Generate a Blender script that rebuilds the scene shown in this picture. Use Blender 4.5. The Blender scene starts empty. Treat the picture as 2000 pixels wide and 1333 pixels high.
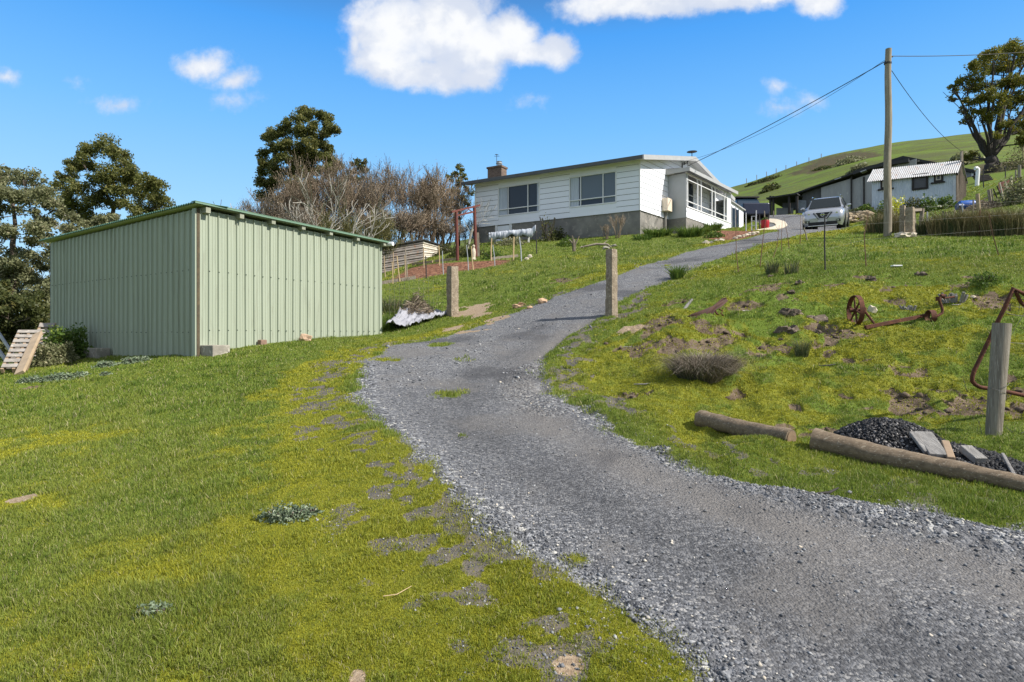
import bpy, bmesh, math, random
import numpy as np
from mathutils import Vector, Matrix
F = 1200.0; HZ = 655.0; EYE = 1.6
sc = bpy.context.scene
COL = sc.collection
rnd = random.Random(7)
NR = np.random.default_rng(11)

def P(px, py, d):
    return Vector(((px-1000.)/F*d, d, EYE+(HZ-py)/F*d))

# ---------------------------------------------------------------- noise
def _hash(ix, iy, seed):
    h = (ix.astype(np.int64)*374761393 + iy.astype(np.int64)*668265263 + seed*1442695041) & 0xffffffff
    h = ((h ^ (h >> 13))*1274126177) & 0xffffffff
    h = (h ^ (h >> 16)) & 0xffffffff
    return h/4294967295.0
def vnoise(x, y, seed=0):
    ix = np.floor(x); iy = np.floor(y); fx = x-ix; fy = y-iy
    fx = fx*fx*(3-2*fx); fy = fy*fy*(3-2*fy)
    a = _hash(ix, iy, seed); b = _hash(ix+1, iy, seed); c = _hash(ix, iy+1, seed); d = _hash(ix+1, iy+1, seed)
    return (a+(b-a)*fx)*(1-fy)+(c+(d-c)*fx)*fy
def fbm(x, y, scale, seed=0, octv=4, gain=.5):
    s = 0; a = 1; t = 0
    for k in range(octv):
        f = (2.03**k)/scale
        cx, sx = math.cos(k*.9), math.sin(k*.9)
        s = s+a*vnoise((x*cx-y*sx)*f+17.3*k, (x*sx+y*cx)*f-9.1*k, seed+k*31); t += a; a *= gain
    return s/t
def sstep(a, b, v):
    t = np.clip((v-a)/(b-a), 0, 1); return t*t*(3-2*t)

# ---------------------------------------------------------------- terrain: thin plate through surveyed points
CP = [(0,1333,2.45),(1000,1333,2.35),(2000,1333,2.35),
(0,1000,4.3),(500,1000,3.9),(1000,1000,3.8),(1500,1000,3.75),(2000,1010,3.65),
(0,850,6.5),(500,850,5.8),(1000,850,5.55),(1400,850,5.4),(2000,930,4.45),
(0,760,9.4),(250,740,9.6),(600,740,8.6),(900,760,7.7),(1200,790,6.7),
(385,697,10.7),(95,699,14.3),(745,652,15),(600,665,12.9),(0,735,10.8),(30,700,19),
(870,700,9.9),(1060,700,9.7),(900,645,13.1),(1100,640,12.0),
(885,617,16.2),(1195,612,12.6),(1370,752,7.5),(1500,700,8.4),(1700,760,7.0),(1945,855,5.45),(1945,700,7.5),
(1800,635,9.4),(1600,600,10.5),(1340,622,10.7),(1250,680,9.3),(1150,720,8.7),
(1500,545,13.6),(1750,519,13.2),(2000,511,11.8),(1400,560,13.6),(1620,525,13.4),(1870,515,12.5),
(1750,500,16),(2000,490,15),(1620,500,17),(1500,505,17.5),(1300,550,15.5),(1330,505,20.5),
(1400,485,23),(1450,480,22.5),(1620,470,24),(1735,462,24),(1780,461,23),(2000,462,21),(1870,462,22),(2000,475,17.5),
(1250,525,17.5),(1120,575,15),(1000,560,19),(1100,530,20),(770,560,21),(800,600,18),(760,605,17),(900,520,24.5),(1000,500,27),
(1100,490,28.5),(1050,478,31),(1130,480,30),(1090,468,34),(1250,458,31.5),(940,478,36),(1180,462,33),(1340,458,33.3),(1427,446,38),
(1300,465,30),(1420,466,28),(1500,452,28.5),(1560,450,30),(1615,452,31),(1660,449,31),(1612,437,36),
(1560,428,37.5),(1470,426,42),(1500,444,36),(1452,445,40),(1540,424,46),(1690,418,45),(1700,411,37),(1870,398,34.5),(1800,428,28.5),(1740,437,28),
(1905,430,26),(1940,402,30),(1985,370,33),(2010,342,38),(1935,336,48),(1890,350,44),(1880,372,38),(1800,375,47),
(1450,402,75),(1450,378,140),(1432,366,195),(1500,344,200),(1600,311,205),(1700,290,208),(1800,275,210),(1900,263,212),(2000,256,212),
(1600,380,75),(1750,350,75),(1900,310,75),(1700,330,130),(1300,400,200),(1100,445,200),(900,474,200),(700,520,190),(300,640,150),
(820,510,31),(880,490,33),(600,590,30),(500,640,40)]
ctrl = [tuple(P(*c)) for c in CP]
for _px,_cy in ((200,655),(500,590),(800,500),(1000,462),(1200,425),(1330,395),(1432,364),(1500,344),(1600,311),(1700,290),(1800,275),(1900,263),(2000,256),(2200,250),(2500,260),(2900,280)):
    _z=EYE+(HZ-_cy)/F*205; ctrl += [tuple(P(_px,_cy,205)), ((_px-1000)/F*290,290,_z-8), ((_px-1000)/F*400,400,_z-45), ((_px-1000)/F*120,120,max(.5,EYE+(HZ-_cy-25)/F*120))]
ctrl += [(0,0,0),(0,-4,-.5),(-5,-1,.1),(6,-1,-.2),(-25,-20,-1.5),(25,-20,-2.5),(0,-30,-3),(-25,15,.6),(-30,30,-.5),(-60,60,-3),(-110,150,-6),
 (60,20,9),(45,40,13),(90,80,24),(-16,8,.5),(15,3,.9),(12,8,2.7),(18,14,4.0),(22,22,6.0),
 (120,340,30),(60,360,22),(240,340,40),(-40,360,0),(-200,300,-5),(500,500,10),(0,650,0),(-500,400,-10),(500,0,40),(-500,-200,-10),(0,-500,-10),(400,-400,0)]
ctrl = np.array(ctrl)
def _w(x, y):      # compress distance so the plate behaves near and far alike
    r = np.hypot(x, y)+1e-9
    k = np.where(r > 30, (30+np.log(np.maximum(r, 30)/30)*30)/r, 1.0)
    return x*k/10, y*k/10
def _U(r2):
    return np.where(r2 > 1e-12, .5*r2*np.log(np.maximum(r2, 1e-12)), 0)
cx, cy = _w(ctrl[:,0], ctrl[:,1]); n = len(cx)
K = _U((cx[:,None]-cx[None])**2+(cy[:,None]-cy[None])**2)+np.eye(n)*.0006
PP = np.stack([np.ones(n), cx, cy], 1)
A = np.zeros((n+3, n+3)); A[:n,:n] = K; A[:n,n:] = PP; A[n:,:n] = PP.T
SOL = np.linalg.solve(A, np.concatenate([ctrl[:,2], [0,0,0]]))
def H0(x, y):
    x = np.atleast_1d(np.asarray(x, float)); y = np.atleast_1d(np.asarray(y, float)); out = np.empty_like(x)
    for i in range(0, len(x), 20000):
        a, b = _w(x[i:i+20000], y[i:i+20000])
        out[i:i+20000] = _U((a[:,None]-cx)**2+(b[:,None]-cy)**2)@SOL[:n]+SOL[n]+SOL[n+1]*a+SOL[n+2]*b
    return out
def h0(x, y): return float(H0([x],[y])[0])
_T = np.concatenate([np.arange(1.2, 60, .05), np.geomspace(60, 600, 400)])
import functools
@functools.lru_cache(None)
def at0(px, py):      # where the view ray of a photo pixel meets the smooth ground
    z = EYE+(HZ-py)/F*_T; x = (px-1000.)/F*_T
    g = H0(x, _T); k = np.argmax(z < g)
    if z[k] >= g[k]: k = len(_T)-1
    if k == 0: return x[0], _T[0]
    a, b = z[k-1]-g[k-1], z[k]-g[k]; t = a/(a-b)
    d = _T[k-1]+t*(_T[k]-_T[k-1]); return (px-1000.)/F*d, d
def poly(pts): return np.array([at0(*p) for p in pts])

road_L = [(1350,1333),(1265,1262),(1180,1205),(1110,1115),(1050,1085),(960,1040),(880,960),(815,895),(740,850),(705,812),(685,775),(687,743),(717,695),(775,675),(850,662),(905,645),(960,628),(1030,602),(1110,572),(1180,548),(1250,522),(1330,497),(1400,479),(1470,463),(1520,452),(1500,440),(1475,430)]
road_R = [(1465,420),(1560,420),(1640,420),(1650,448),(1575,456),(1530,466),(1470,483),(1410,505),(1340,533),(1270,562),(1215,590),(1185,612),(1110,650),(1092,662),(1068,692),(1058,725),(1068,757),(1116,778),(1175,815),(1260,860),(1345,905),(1475,932),(1615,950),(1755,978),(1895,1002),(1995,1022)]
ROAD = np.array([(-.1+1.2, 1.4),(1.1,.2),(1.6,-6)]+[(9,-6),(7,1.2),(4.6,2.8)])
ROAD = np.concatenate([np.array([(2.2,-8),(1.4,-1),(.85,1.6)]), poly(road_L), poly(road_R), np.array([(5.2,2.9),(9,1.5),(14,-8)])])
def seg_d(x, y, pl, closed=False):
    q = np.roll(pl, -1, 0) if closed else pl[1:]
    p = pl if closed else pl[:-1]
    best = np.full(x.shape, 1e9)
    for a, b in zip(p, q):
        dx, dy = b-a; L = dx*dx+dy*dy+1e-12
        t = np.clip(((x-a[0])*dx+(y-a[1])*dy)/L, 0, 1)
        best = np.minimum(best, (x-a[0]-t*dx)**2+(y-a[1]-t*dy)**2)
    return np.sqrt(best)
def inside(x, y, pl):
    c = np.zeros(x.shape, bool); q = np.roll(pl, -1, 0)
    for a, b in zip(pl, q):
        cond = (a[1] > y) != (b[1] > y)
        xi = (b[0]-a[0])*(y-a[1])/(b[1]-a[1]+1e-12)+a[0]
        c ^= cond & (x < xi)
    return c
def sdf(x, y, pl):   # positive inside
    d = seg_d(x, y, pl, True); return np.where(inside(x, y, pl), d, -d)
LOOSE = [(poly([(820,925),(900,985),(1000,1060),(1150,1170),(1300,1290),(1345,1333)]), .2),
         (poly([(1085,770),(1200,830),(1330,890),(1500,950),(1700,1000),(1990,1050)]), .22),
         (poly([(700,720),(690,790),(740,850),(820,925)]), .3),
         (poly([(1090,690),(1030,720),(1000,765),(1080,800)]), .3)]
TRK = [(poly([(1150,635),(1010,690),(905,750),(900,815),(990,880),(1150,965),(1350,1060),(1600,1180),(1850,1300),(1990,1333)]), .42), (poly([(1165,625),(1050,690),(1010,740),(1040,800),(1180,880),(1400,975),(1650,1050),(1990,1140)]), .30)]
MOSSL = poly([(690,690),(610,760),(620,850),(680,950),(800,1060),(980,1180),(1200,1290),(1300,1333)])
MULCH = poly([(745,556),(825,544),(870,536),(925,528),(990,518),(1015,507),(960,508),(890,512),(830,516),(790,527),(760,545)])
MULCH2 = poly([(1370,466),(1372,457),(1400,450),(1480,452),(1490,458),(1465,466),(1430,470),(1395,470)])
CLAY = [(990,1197,45,16),(1075,1270,32,16),(1110,1306,48,12),(925,612,38,16),(960,628,30,12),(890,645,40,10),(700,1330,25,8),(45,970,22,6),(1230,640,30,14),(800,630,40,10)]
DIRT = [(1510,565,60,22),(1280,640,60,22),(1390,640,50,18),(1240,590,25,8),(1760,535,35,7),(1690,540,22,5),(1890,540,20,5),(1880,780,95,45),(1800,790,60,30),(1760,715,60,18),(1640,770,30,10),(1440,760,35,14),(1230,715,40,10),
        (1600,665,50,10),(1215,620,40,14),(1320,690,40,12),(1970,730,50,30),(1560,600,60,22),(1030,580,22,7),(1100,548,40,8),(1440,650,60,12),(1700,700,60,10),(1330,590,30,10),(1590,640,40,10),(1910,745,40,14),(60,755,25,6),(150,710,25,5),(1555,790,30,8)]
SCRUB = [(1640,318,70,7),(1670,345,45,8),(1790,318,50,5),(1500,351,16,4),(1950,330,60,16),(1860,345,25,8),(1560,336,18,3)]
def gm(x, y, lst, seed):
    if len(x) < 50: lst = [q for q in lst if abs(at0(q[0], q[1])[0]-x[0]) < q[2]/F*at0(q[0], q[1])[1]*3+1]
    out = np.zeros_like(x)
    for (px, py, rx, ry) in lst:
        c = np.array(at0(px, py)); ex = rx/F*c[1]
        far = np.array(at0(px, py-ry)); nr = np.array(at0(px, py+ry)); ey = max(.08, abs(far[1]-nr[1])/2)
        u = np.array([c[0], c[1]]); u /= np.hypot(*u)
        dx = x-c[0]; dy = y-c[1]
        a = (dx*u[1]-dy*u[0])/ex; b = (dx*u[0]+dy*u[1])/ey
        out = np.maximum(out, 1-(a*a+b*b)*.5)
    return out
BANKC = poly([(1130,660),(1500,560),(2050,540),(2100,900),(1960,900),(1700,870),(1560,880),(1500,920),(1300,860),(1100,760)])
def masks(x, y):
    m = {}
    n1 = fbm(x, y, .7, 3, 4); n2 = fbm(x, y, 2.2, 5, 4); n3 = fbm(x, y, .18, 9, 3)
    rd = sdf(x, y, ROAD); m['rd'] = rd
    g = sstep(-.16, .14, rd+(n1-.5)*.42*np.clip(1-(y-10)/16, .3, 1)+(n3-.5)*.22)
    # grass islands on the road
    isl = np.maximum(gm(x, y, [(910,702,30,8),(880,770,55,12),(860,672,30,6),(760,700,40,8),(1130,1090,40,12),(900,850,18,5),(1300,520,30,5)], 1), 0)
    g = g*(1-sstep(.66, .95, isl*.62+n3*.5+(n1-.5)*.7)*.75)
    gc_ = gm(x, y, CLAY, 2); cl = sstep(.42, .58, gc_*.62+(n1-.5)*1.1+(n3-.5)*.5+.05)*sstep(0, .3, gc_)
    dirt = gm(x, y, DIRT, 2); bank = sstep(-.6, .5, sdf(x, y, BANKC))
    m['bank'] = bank
    dd = sstep(.55, .78, np.maximum(dirt, 0)*.55+(n1-.5)*1.2+(n3-.5)*.7+.13)
    dd = np.maximum(dd, bank*sstep(.575, .65, fbm(x, y, .7, 41, 5, .6))*.85)
    m['loose'] = np.zeros_like(x)
    for pl, w in LOOSE:
        m['loose'] = np.maximum(m['loose'], np.exp(-(seg_d(x, y, pl)/w)**2))
    m['track'] = np.zeros_like(x); m['dusty'] = np.zeros_like(x)
    for i_, (pl, w) in enumerate(TRK):
        v_ = np.exp(-(seg_d(x, y, pl)/w)**2)
        if i_ == 1: m['dusty'] = v_
        else: m['track'] = np.maximum(m['track'], v_)
    ml = np.exp(-(seg_d(x, y, MOSSL)/.8)**2)*1.12
    moss = np.maximum(ml*1.0, .58*bank)+(n2-.5)*1.1+(n1-.5)*1.1+(n3-.5)*.5
    moss = np.maximum(moss, .55*np.exp(-((rd+.6)/1.1)**2)+(n2-.5)*.9)
    moss = np.maximum(moss, .15+(n2-.5)*1.2+(n1-.5)*.8+(n3-.5)*.5)
    m['moss'] = sstep(.3, .75, moss)+.0
    # thin scattered soil and stones between the moss beside the drive
    edge = np.exp(-((rd+.35)/.5)**2)*(y < 16)*np.where(x > .25*y-.3, .62, 1.0)
    m['thin'] = sstep(.42, .58, edge*.5+(n1-.5)*.7+(n3-.5)*1.7+.0)*edge
    bb = sstep(.0, .5, sdf(x, y, MULCH)*1.2+(n1-.5)*.3); b2 = sstep(.0, .4, sdf(x, y, MULCH2)+(n1-.5)*.4)
    m['mulch'] = np.maximum(bb, b2)
    m['gravel'] = g; m['clay'] = cl; m['dirt'] = np.maximum(dd*(1-g), 0)
    m['scrub'] = sstep(.35, .7, gm(x, y, SCRUB, 2)+(n2-.5)*.8)
    m['n1'] = n1; m['n2'] = n2; m['n3'] = n3
    return m
def Hfull(x, y, m=None):
    m = m or masks(x, y)
    z = H0(x, y)
    r = np.hypot(x, y); near = np.clip(1.6-r/40, 0, 1)
    amp = .03+.2*m['bank']
    z = z+near*(fbm(x, y, 1.3, 21, 3)-.5)*amp*1.6*(1-.8*m['gravel'])
    z = z+near*(fbm(x, y, .28, 22, 3)-.5)*(.02+.15*m['bank'])*(1-.6*m['gravel'])
    z = z-near*m['dirt']*.06*(.5+m['n3'])
    z = z+m['gravel']*near*((m['n1']-.5)*.03+(m['n3']-.5)*.018)+m['loose']*.035*near-(m['track']+m['dusty'])*m['gravel']*.03*near
    # drive is cut a little into the bank on its uphill edge
    z = z-.05*np.exp(-((m['rd']-.05)/.12)**2)*near*(x > 0)*(y < 12)
    big = np.clip((r-60)/60, 0, 1)
    z = z+big*(fbm(x, y, 30, 51, 3)-.5)*1.6
    return z
@functools.lru_cache(None)
def hf(x, y): return float(Hfull(np.array([float(x)]), np.array([float(y)]))[0])
def at(px, py):
    x, y = at0(px, py); return Vector((x, y, hf(x, y)))
def gnd(px, d):      # ground point in the direction of pixel column px at depth d
    x = (px-1000.)/F*d; return Vector((x, d, hf(x, d)))

# ---------------------------------------------------------------- materials
def lin(c):
    return tuple(((v/255.)/12.92 if v/255. <= .04045 else (((v/255.)+.055)/1.055)**2.4) for v in c)
class NT:
    def __init__(s, nt): s.t = nt
    def n(s, ty, ins=None, **kw):
        nd = s.t.nodes.new(ty)
        for k, v in kw.items(): setattr(nd, k, v)
        for k, v in (ins or {}).items():
            so = nd.inputs[k]
            if isinstance(v, bpy.types.NodeSocket): s.t.links.new(v, so)
            else: so.default_value = v
        return nd
    def math(s, op, a, b=0., c=0., clamp=False):
        nd = s.n('ShaderNodeMath', operation=op, use_clamp=clamp)
        for i, v in enumerate((a, b, c)):
            if isinstance(v, bpy.types.NodeSocket): s.t.links.new(v, nd.inputs[i])
            else: nd.inputs[i].default_value = v
        return nd.outputs[0]
    def mix(s, f, a, b, bt='MIX'):
        nd = s.n('ShaderNodeMix', data_type='RGBA', blend_type=bt)
        for i, v in ((0, f), (6, a), (7, b)):
            if isinstance(v, bpy.types.NodeSocket): s.t.links.new(v, nd.inputs[i])
            elif i == 0: nd.inputs[0].default_value = v
            else: nd.inputs[i].default_value = (*v[:3], 1)
        return nd.outputs[2]
    def noise(s, vec, scale, detail=4, rough=.55, dist=0):
        return s.n('ShaderNodeTexNoise', {'Vector': vec, 'Scale': scale, 'Detail': detail, 'Roughness': rough, 'Distortion': dist}).outputs[0]
    def ramp(s, f, stops):
        nd = s.n('ShaderNodeValToRGB', {'Fac': f}); cr = nd.color_ramp
        while len(cr.elements) < len(stops): cr.elements.new(.5)
        for e, (p, c) in zip(cr.elements, stops): e.position = p; e.color = (*c[:3], 1)
        return nd.outputs[0]
    def maprange(s, v, a, b, c=0., d=1., smooth=True):
        return s.n('ShaderNodeMapRange', {0: v, 1: a, 2: b, 3: c, 4: d}, interpolation_type='SMOOTHSTEP' if smooth else 'LINEAR').outputs[0]
def newmat(name):
    m = bpy.data.materials.new(name); m.use_nodes = True
    t = NT(m.node_tree); b = m.node_tree.nodes['Principled BSDF']
    return m, t, b
MATS = {}
def mat(name, c1, c2=None, rough=.7, metal=0., scale=6., bump=.2, bscale=None, spec=.4, stretch=(1,1,1), c3=None, detail=5, contrast=.25, transl=0, alpha=None, dist=.01, spots=None):
    """weathered surface: two or three tones mixed by noise, with bump"""
    if name in MATS: return MATS[name]
    m, t, b = newmat(name)
    co = t.n('ShaderNodeTexCoord').outputs['Object']
    mp = t.n('ShaderNodeMapping', {'Vector': co, 'Scale': stretch}).outputs[0]
    c2 = c2 or tuple(v*.7 for v in c1)
    f = t.maprange(t.noise(mp, scale, detail, .6), .5-contrast, .5+contrast)
    col = t.mix(f, c1, c2)
    if c3:
        f3 = t.maprange(t.noise(mp, scale*2.7, 4, .6, .4), .56, .68)
        col = t.mix(f3, col, c3)
    t.t.links.new(col, b.inputs['Base Color'])
    b.inputs['Roughness'].default_value = rough; b.inputs['Metallic'].default_value = metal
    b.inputs['Specular IOR Level'].default_value = spec
    if bump:
        bn = t.n('ShaderNodeBump', {'Height': t.noise(mp, bscale or scale*3, 5, .65), 'Strength': bump, 'Distance': dist})
        t.t.links.new(bn.outputs[0], b.inputs['Normal'])
    if transl:
        tr = t.n('ShaderNodeBsdfTranslucent', {'Color': t.mix(.35, col, (.5,.6,.05))})
        mx = t.n('ShaderNodeMixShader', {0: transl, 1: b.outputs[0], 2: tr.outputs[0]})
        t.t.links.new(mx.outputs[0], m.node_tree.nodes['Material Output'].inputs[0])
    MATS[name] = m; return m

# ---------------------------------------------------------------- object helpers
ORG = {}
def props(o, label=None, cat=None, group=None, kind=None):
    if label: o['label'] = label
    if cat: o['category'] = cat
    if group: o['group'] = group
    if kind: o['kind'] = kind
    return o
def thing(name, label, cat, loc=(0,0,0), group=None):
    o = bpy.data.objects.new(name, None); COL.objects.link(o); o.location = loc; o.empty_display_size = .2
    ORG[o.name] = Vector(loc); return props(o, label, cat, group)
def link_mesh(name, me, m, parent=None, org=None):
    o = bpy.data.objects.new(name, me); COL.objects.link(o)
    if m: me.materials.append(m)
    if parent: o.parent = parent; ORG[o.name] = ORG[parent.name]
    else: o.location = org or (0,0,0); ORG[o.name] = Vector(org or (0,0,0))
    return o
class MB:
    def __init__(s): s.v = []; s.f = []
    def quad(s, *ps):
        i = len(s.v); s.v += [Vector(p) for p in ps]; s.f.append(tuple(range(i, i+len(ps)))); return s
    def hexa(s, c):      # eight corners: bottom ring, top ring
        i = len(s.v); s.v += [Vector(p) for p in c]
        for q in ((3,2,1,0),(4,5,6,7),(0,1,5,4),(1,2,6,5),(2,3,7,6),(3,0,4,7)): s.f.append(tuple(i+k for k in q))
        return s
    def box(s, c, d, M=None):
        c = Vector(c); x, y, z = d[0]/2, d[1]/2, d[2]/2
        ps = [Vector(p) for p in ((-x,-y,-z),(x,-y,-z),(x,y,-z),(-x,y,-z),(-x,-y,z),(x,-y,z),(x,y,z),(-x,y,z))]
        if M: ps = [M@p for p in ps]
        return s.hexa([c+p for p in ps])
    def bar(s, p, q, w, h, up=(0,0,1)):
        p = Vector(p); q = Vector(q); d = (q-p).normalized(); u = Vector(up)
        if abs(d.dot(u)) > .97: u = Vector((0,1,0)) if abs(d.y) < .9 else Vector((1,0,0))
        a = d.cross(u).normalized()*w/2; b = a.cross(d).normalized()*h/2
        return s.hexa([p-a-b, q-a-b, q+a-b, p+a-b, p-a+b, q-a+b, q+a+b, p+a+b])
    def tube(s, pts, r, n=8, caps=True):
        pts = [Vector(p) for p in pts]; m = len(pts)
        rs = r if isinstance(r, (list, tuple)) else [r]*m
        i0 = len(s.v); ref = None
        for k, p in enumerate(pts):
            t = (pts[min(k+1, m-1)]-pts[max(k-1, 0)])
            t = t.normalized() if t.length > 1e-9 else Vector((0,0,1))
            if ref is None:
                ref = Vector((1,0,0)) if abs(t.x) < .8 else Vector((0,1,0))
            a = (ref-t*ref.dot(t)).normalized(); ref = a; b = t.cross(a)
            for j in range(n):
                g = 2*math.pi*j/n; s.v.append(p+(a*math.cos(g)+b*math.sin(g))*rs[k])
        for k in range(m-1):
            for j in range(n):
                a = i0+k*n+j; b = i0+k*n+(j+1) % n; s.f.append((a, b, b+n, a+n))
        if caps:
            s.f.append(tuple(i0+j for j in reversed(range(n)))); s.f.append(tuple(i0+(m-1)*n+j for j in range(n)))
        return s
    def rock(s, c, r, seed=0, sub=2, rough=.3, flat=1.0):
        bm = bmesh.new(); bmesh.ops.create_icosphere(bm, subdivisions=sub, radius=1); R = random.Random(seed)
        ph = [R.uniform(0, 6.28) for _ in range(9)]; i = len(s.v); c = Vector(c)
        r = r if isinstance(r, (list, tuple)) else (r, r, r*flat)
        pl = [(Vector((R.gauss(0,1), R.gauss(0,1), R.gauss(0,1))).normalized(), R.uniform(.55,.85)) for _ in range(7)]
        for v in bm.verts:
            p = v.co.copy()
            for nn, dd in pl:
                e = p.dot(nn)-dd
                if e > 0: p -= nn*e*.85
            k = 1+rough*.3*(math.sin(p.x*5+ph[0])*math.sin(p.y*6+ph[1])+math.sin(p.z*7+ph[2]+p.x*3))+R.uniform(-1,1)*rough*.13
            s.v.append(c+Vector((p.x*k*r[0], p.y*k*r[1], p.z*k*r[2])))
        for f in bm.faces: s.f.append(tuple(i+v.index for v in f.verts))
        bm.free(); return s
    def xf(s, M):
        s.v = [M@v for v in s.v]; return s
    def build(s, name, m, parent=None, org=None, smooth=False, bevel=0):
        if parent: o0 = ORG[parent.name]
        else: o0 = Vector(org) if org is not None else Vector((0,0,0))
        me = bpy.data.meshes.new(name); me.from_pydata([v-o0 for v in s.v], [], s.f); me.update()
        if smooth:
            me.polygons.foreach_set('use_smooth', [True]*len(me.polygons))
            if smooth != 'all': me.set_sharp_from_angle(angle=math.radians(40))
        o = link_mesh(name, me, m, parent, o0)
        if bevel:
            bv = o.modifiers.new('b', 'BEVEL'); bv.width = bevel; bv.segments = 2; bv.limit_method = 'ANGLE'
        return o
def npmesh(name, V, faces_n, m, parent=None, org=None, attrs=None, smooth=False):
    """V (n,3) vertices, consecutive runs of faces_n vertices form the faces"""
    o0 = np.array(ORG[parent.name] if parent else (org if org is not None else (0,0,0)), float)
    me = bpy.data.meshes.new(name); nv = len(V); nf = nv//faces_n
    me.vertices.add(nv); me.vertices.foreach_set('co', (V-o0).astype(np.float32).ravel())
    me.loops.add(nf*faces_n); me.loops.foreach_set('vertex_index', np.arange(nf*faces_n, dtype=np.int32))
    me.polygons.add(nf); me.polygons.foreach_set('loop_start', np.arange(0, nf*faces_n, faces_n, dtype=np.int32))
    me.update()
    for k, a in (attrs or {}).items():
        at_ = me.attributes.new(k, 'FLOAT', 'POINT'); at_.data.foreach_set('value', a.astype(np.float32))
    me.validate()
    return link_mesh(name, me, m, parent, tuple(o0))
def idxmesh(name, V, Fc, m, parent=None, org=None, attrs=None, smooth=False):
    o0 = np.array(ORG[parent.name] if parent else (org if org is not None else (0,0,0)), float)
    me = bpy.data.meshes.new(name); k = Fc.shape[1]; nf = len(Fc)
    me.vertices.add(len(V)); me.vertices.foreach_set('co', (V-o0).astype(np.float32).ravel())
    me.loops.add(nf*k); me.loops.foreach_set('vertex_index', Fc.astype(np.int32).ravel())
    me.polygons.add(nf); me.polygons.foreach_set('loop_start', np.arange(0, nf*k, k, dtype=np.int32))
    if smooth: me.polygons.foreach_set('use_smooth', np.ones(nf, bool))
    me.update()
    for kk, a in (attrs or {}).items():
        at_ = me.attributes.new(kk, 'FLOAT', 'POINT'); at_.data.foreach_set('value', a.astype(np.float32))
    return link_mesh(name, me, m, parent, tuple(o0))
def copy_tree(o, parent=None):
    c = o.copy(); COL.objects.link(c)
    if parent: c.parent = parent
    for ch in list(o.children): copy_tree(ch, c)
    return c
# ---------------------------------------------------------------- camera, sun, sky
cam = bpy.data.cameras.new('camera'); co_ = bpy.data.objects.new('camera', cam); COL.objects.link(co_)
co_.location = (0, 0, EYE); co_.rotation_euler = (math.pi/2, 0, 0)
cam.sensor_width = 36; cam.lens = 36*F/2000; cam.shift_y = (HZ-666.5)/2000; cam.clip_end = 3000; cam.clip_start = .05
sc.camera = co_
EL = math.radians(43); AZ = Vector((.93, -.37, 0)).normalized()
SUN = Vector((AZ.x*math.cos(EL), AZ.y*math.cos(EL), math.sin(EL)))
sl = bpy.data.lights.new('sun', 'SUN'); sl.energy = 4.6; sl.angle = math.radians(.53); sl.color = (1, .955, .88)
so = bpy.data.objects.new('sun', sl); COL.objects.link(so); so.rotation_euler = SUN.to_track_quat('Z', 'Y').to_euler(); so.location = (20,-10,30)
sc.view_settings.view_transform = 'Standard'; sc.view_settings.look = 'None'; sc.view_settings.exposure = .6; sc.view_settings.gamma = 1
try: sc.cycles.use_denoising = True
except Exception: pass
sc.cycles.max_bounces = 8; sc.cycles.transparent_max_bounces = 12
w = bpy.data.worlds.new('World'); sc.world = w; w.use_nodes = True
t = NT(w.node_tree); bg = w.node_tree.nodes['Background']
sky = t.n('ShaderNodeTexSky', sky_type='NISHITA', sun_disc=False, sun_elevation=EL, sun_rotation=math.atan2(AZ.x, AZ.y), altitude=100, air_density=1.0, dust_density=.3, ozone_density=2.5)
dirv = t.n('ShaderNodeTexCoord').outputs['Generated']
sp = t.n('ShaderNodeSeparateXYZ', {0: dirv})
grad = t.ramp(t.maprange(sp.outputs[2], 0., .62, 0, 1, False), [(0,(3.9,5.6,7.0)),(.26,(2.7,4.9,7.1)),(.5,(1.35,3.7,6.9)),(.70,(.55,2.6,6.5)),(.84,(.5,1.3,3.0)),(1,(.9,1.2,1.9))])
hs = t.mix(.92, t.n('ShaderNodeHueSaturation', {'Saturation': 1.2, 'Value': 1.3, 'Color': sky.outputs[0]}).outputs[0], grad)
yy = t.math('MAXIMUM', sp.outputs[1], .02)
u = t.math('DIVIDE', sp.outputs[0], yy); v = t.math('DIVIDE', sp.outputs[2], yy)
uv = t.n('ShaderNodeCombineXYZ', {0: u, 1: v, 2: 0.}).outputs[0]
wn = t.n('ShaderNodeTexNoise', {'Vector': uv, 'Scale': 9., 'Detail': 6., 'Roughness': .6})
uvw = t.n('ShaderNodeVectorMath', {0: uv, 1: t.n('ShaderNodeVectorMath', {0: t.n('ShaderNodeVectorMath', {0: wn.outputs[1], 1: (.5,.5,.5)}, operation='SUBTRACT').outputs[0], 1: (.05,.045,0)}, operation='MULTIPLY').outputs[0]}, operation='ADD').outputs[0]
CL = [(775,55,100,85,1),(865,50,115,95,1),(760,115,85,48,.9),(925,95,90,70,1),(995,72,58,52,1),(1088,98,46,40,.85),(1035,105,85,32,.85),(935,148,60,30,.8),(850,140,120,38,.8),(692,85,16,34,.5),
 (1180,12,95,30,.75),(1290,5,120,28,.9),(1400,2,120,22,.85),(1595,6,48,26,.7),(1500,-10,70,20,.7),
 (400,125,58,30,.52),(462,148,42,22,.4),(460,190,34,16,.2),(228,203,52,15,.24),(0,150,34,14,.25),(1515,170,24,14,.24),(1585,198,30,16,.26),(1530,212,34,14,.16),(1045,203,28,10,.12),(150,160,14,9,.1),
 (-300,60,160,60,1),(2350,120,200,60,1),(1200,-300,260,60,1)]
acc = None
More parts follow.
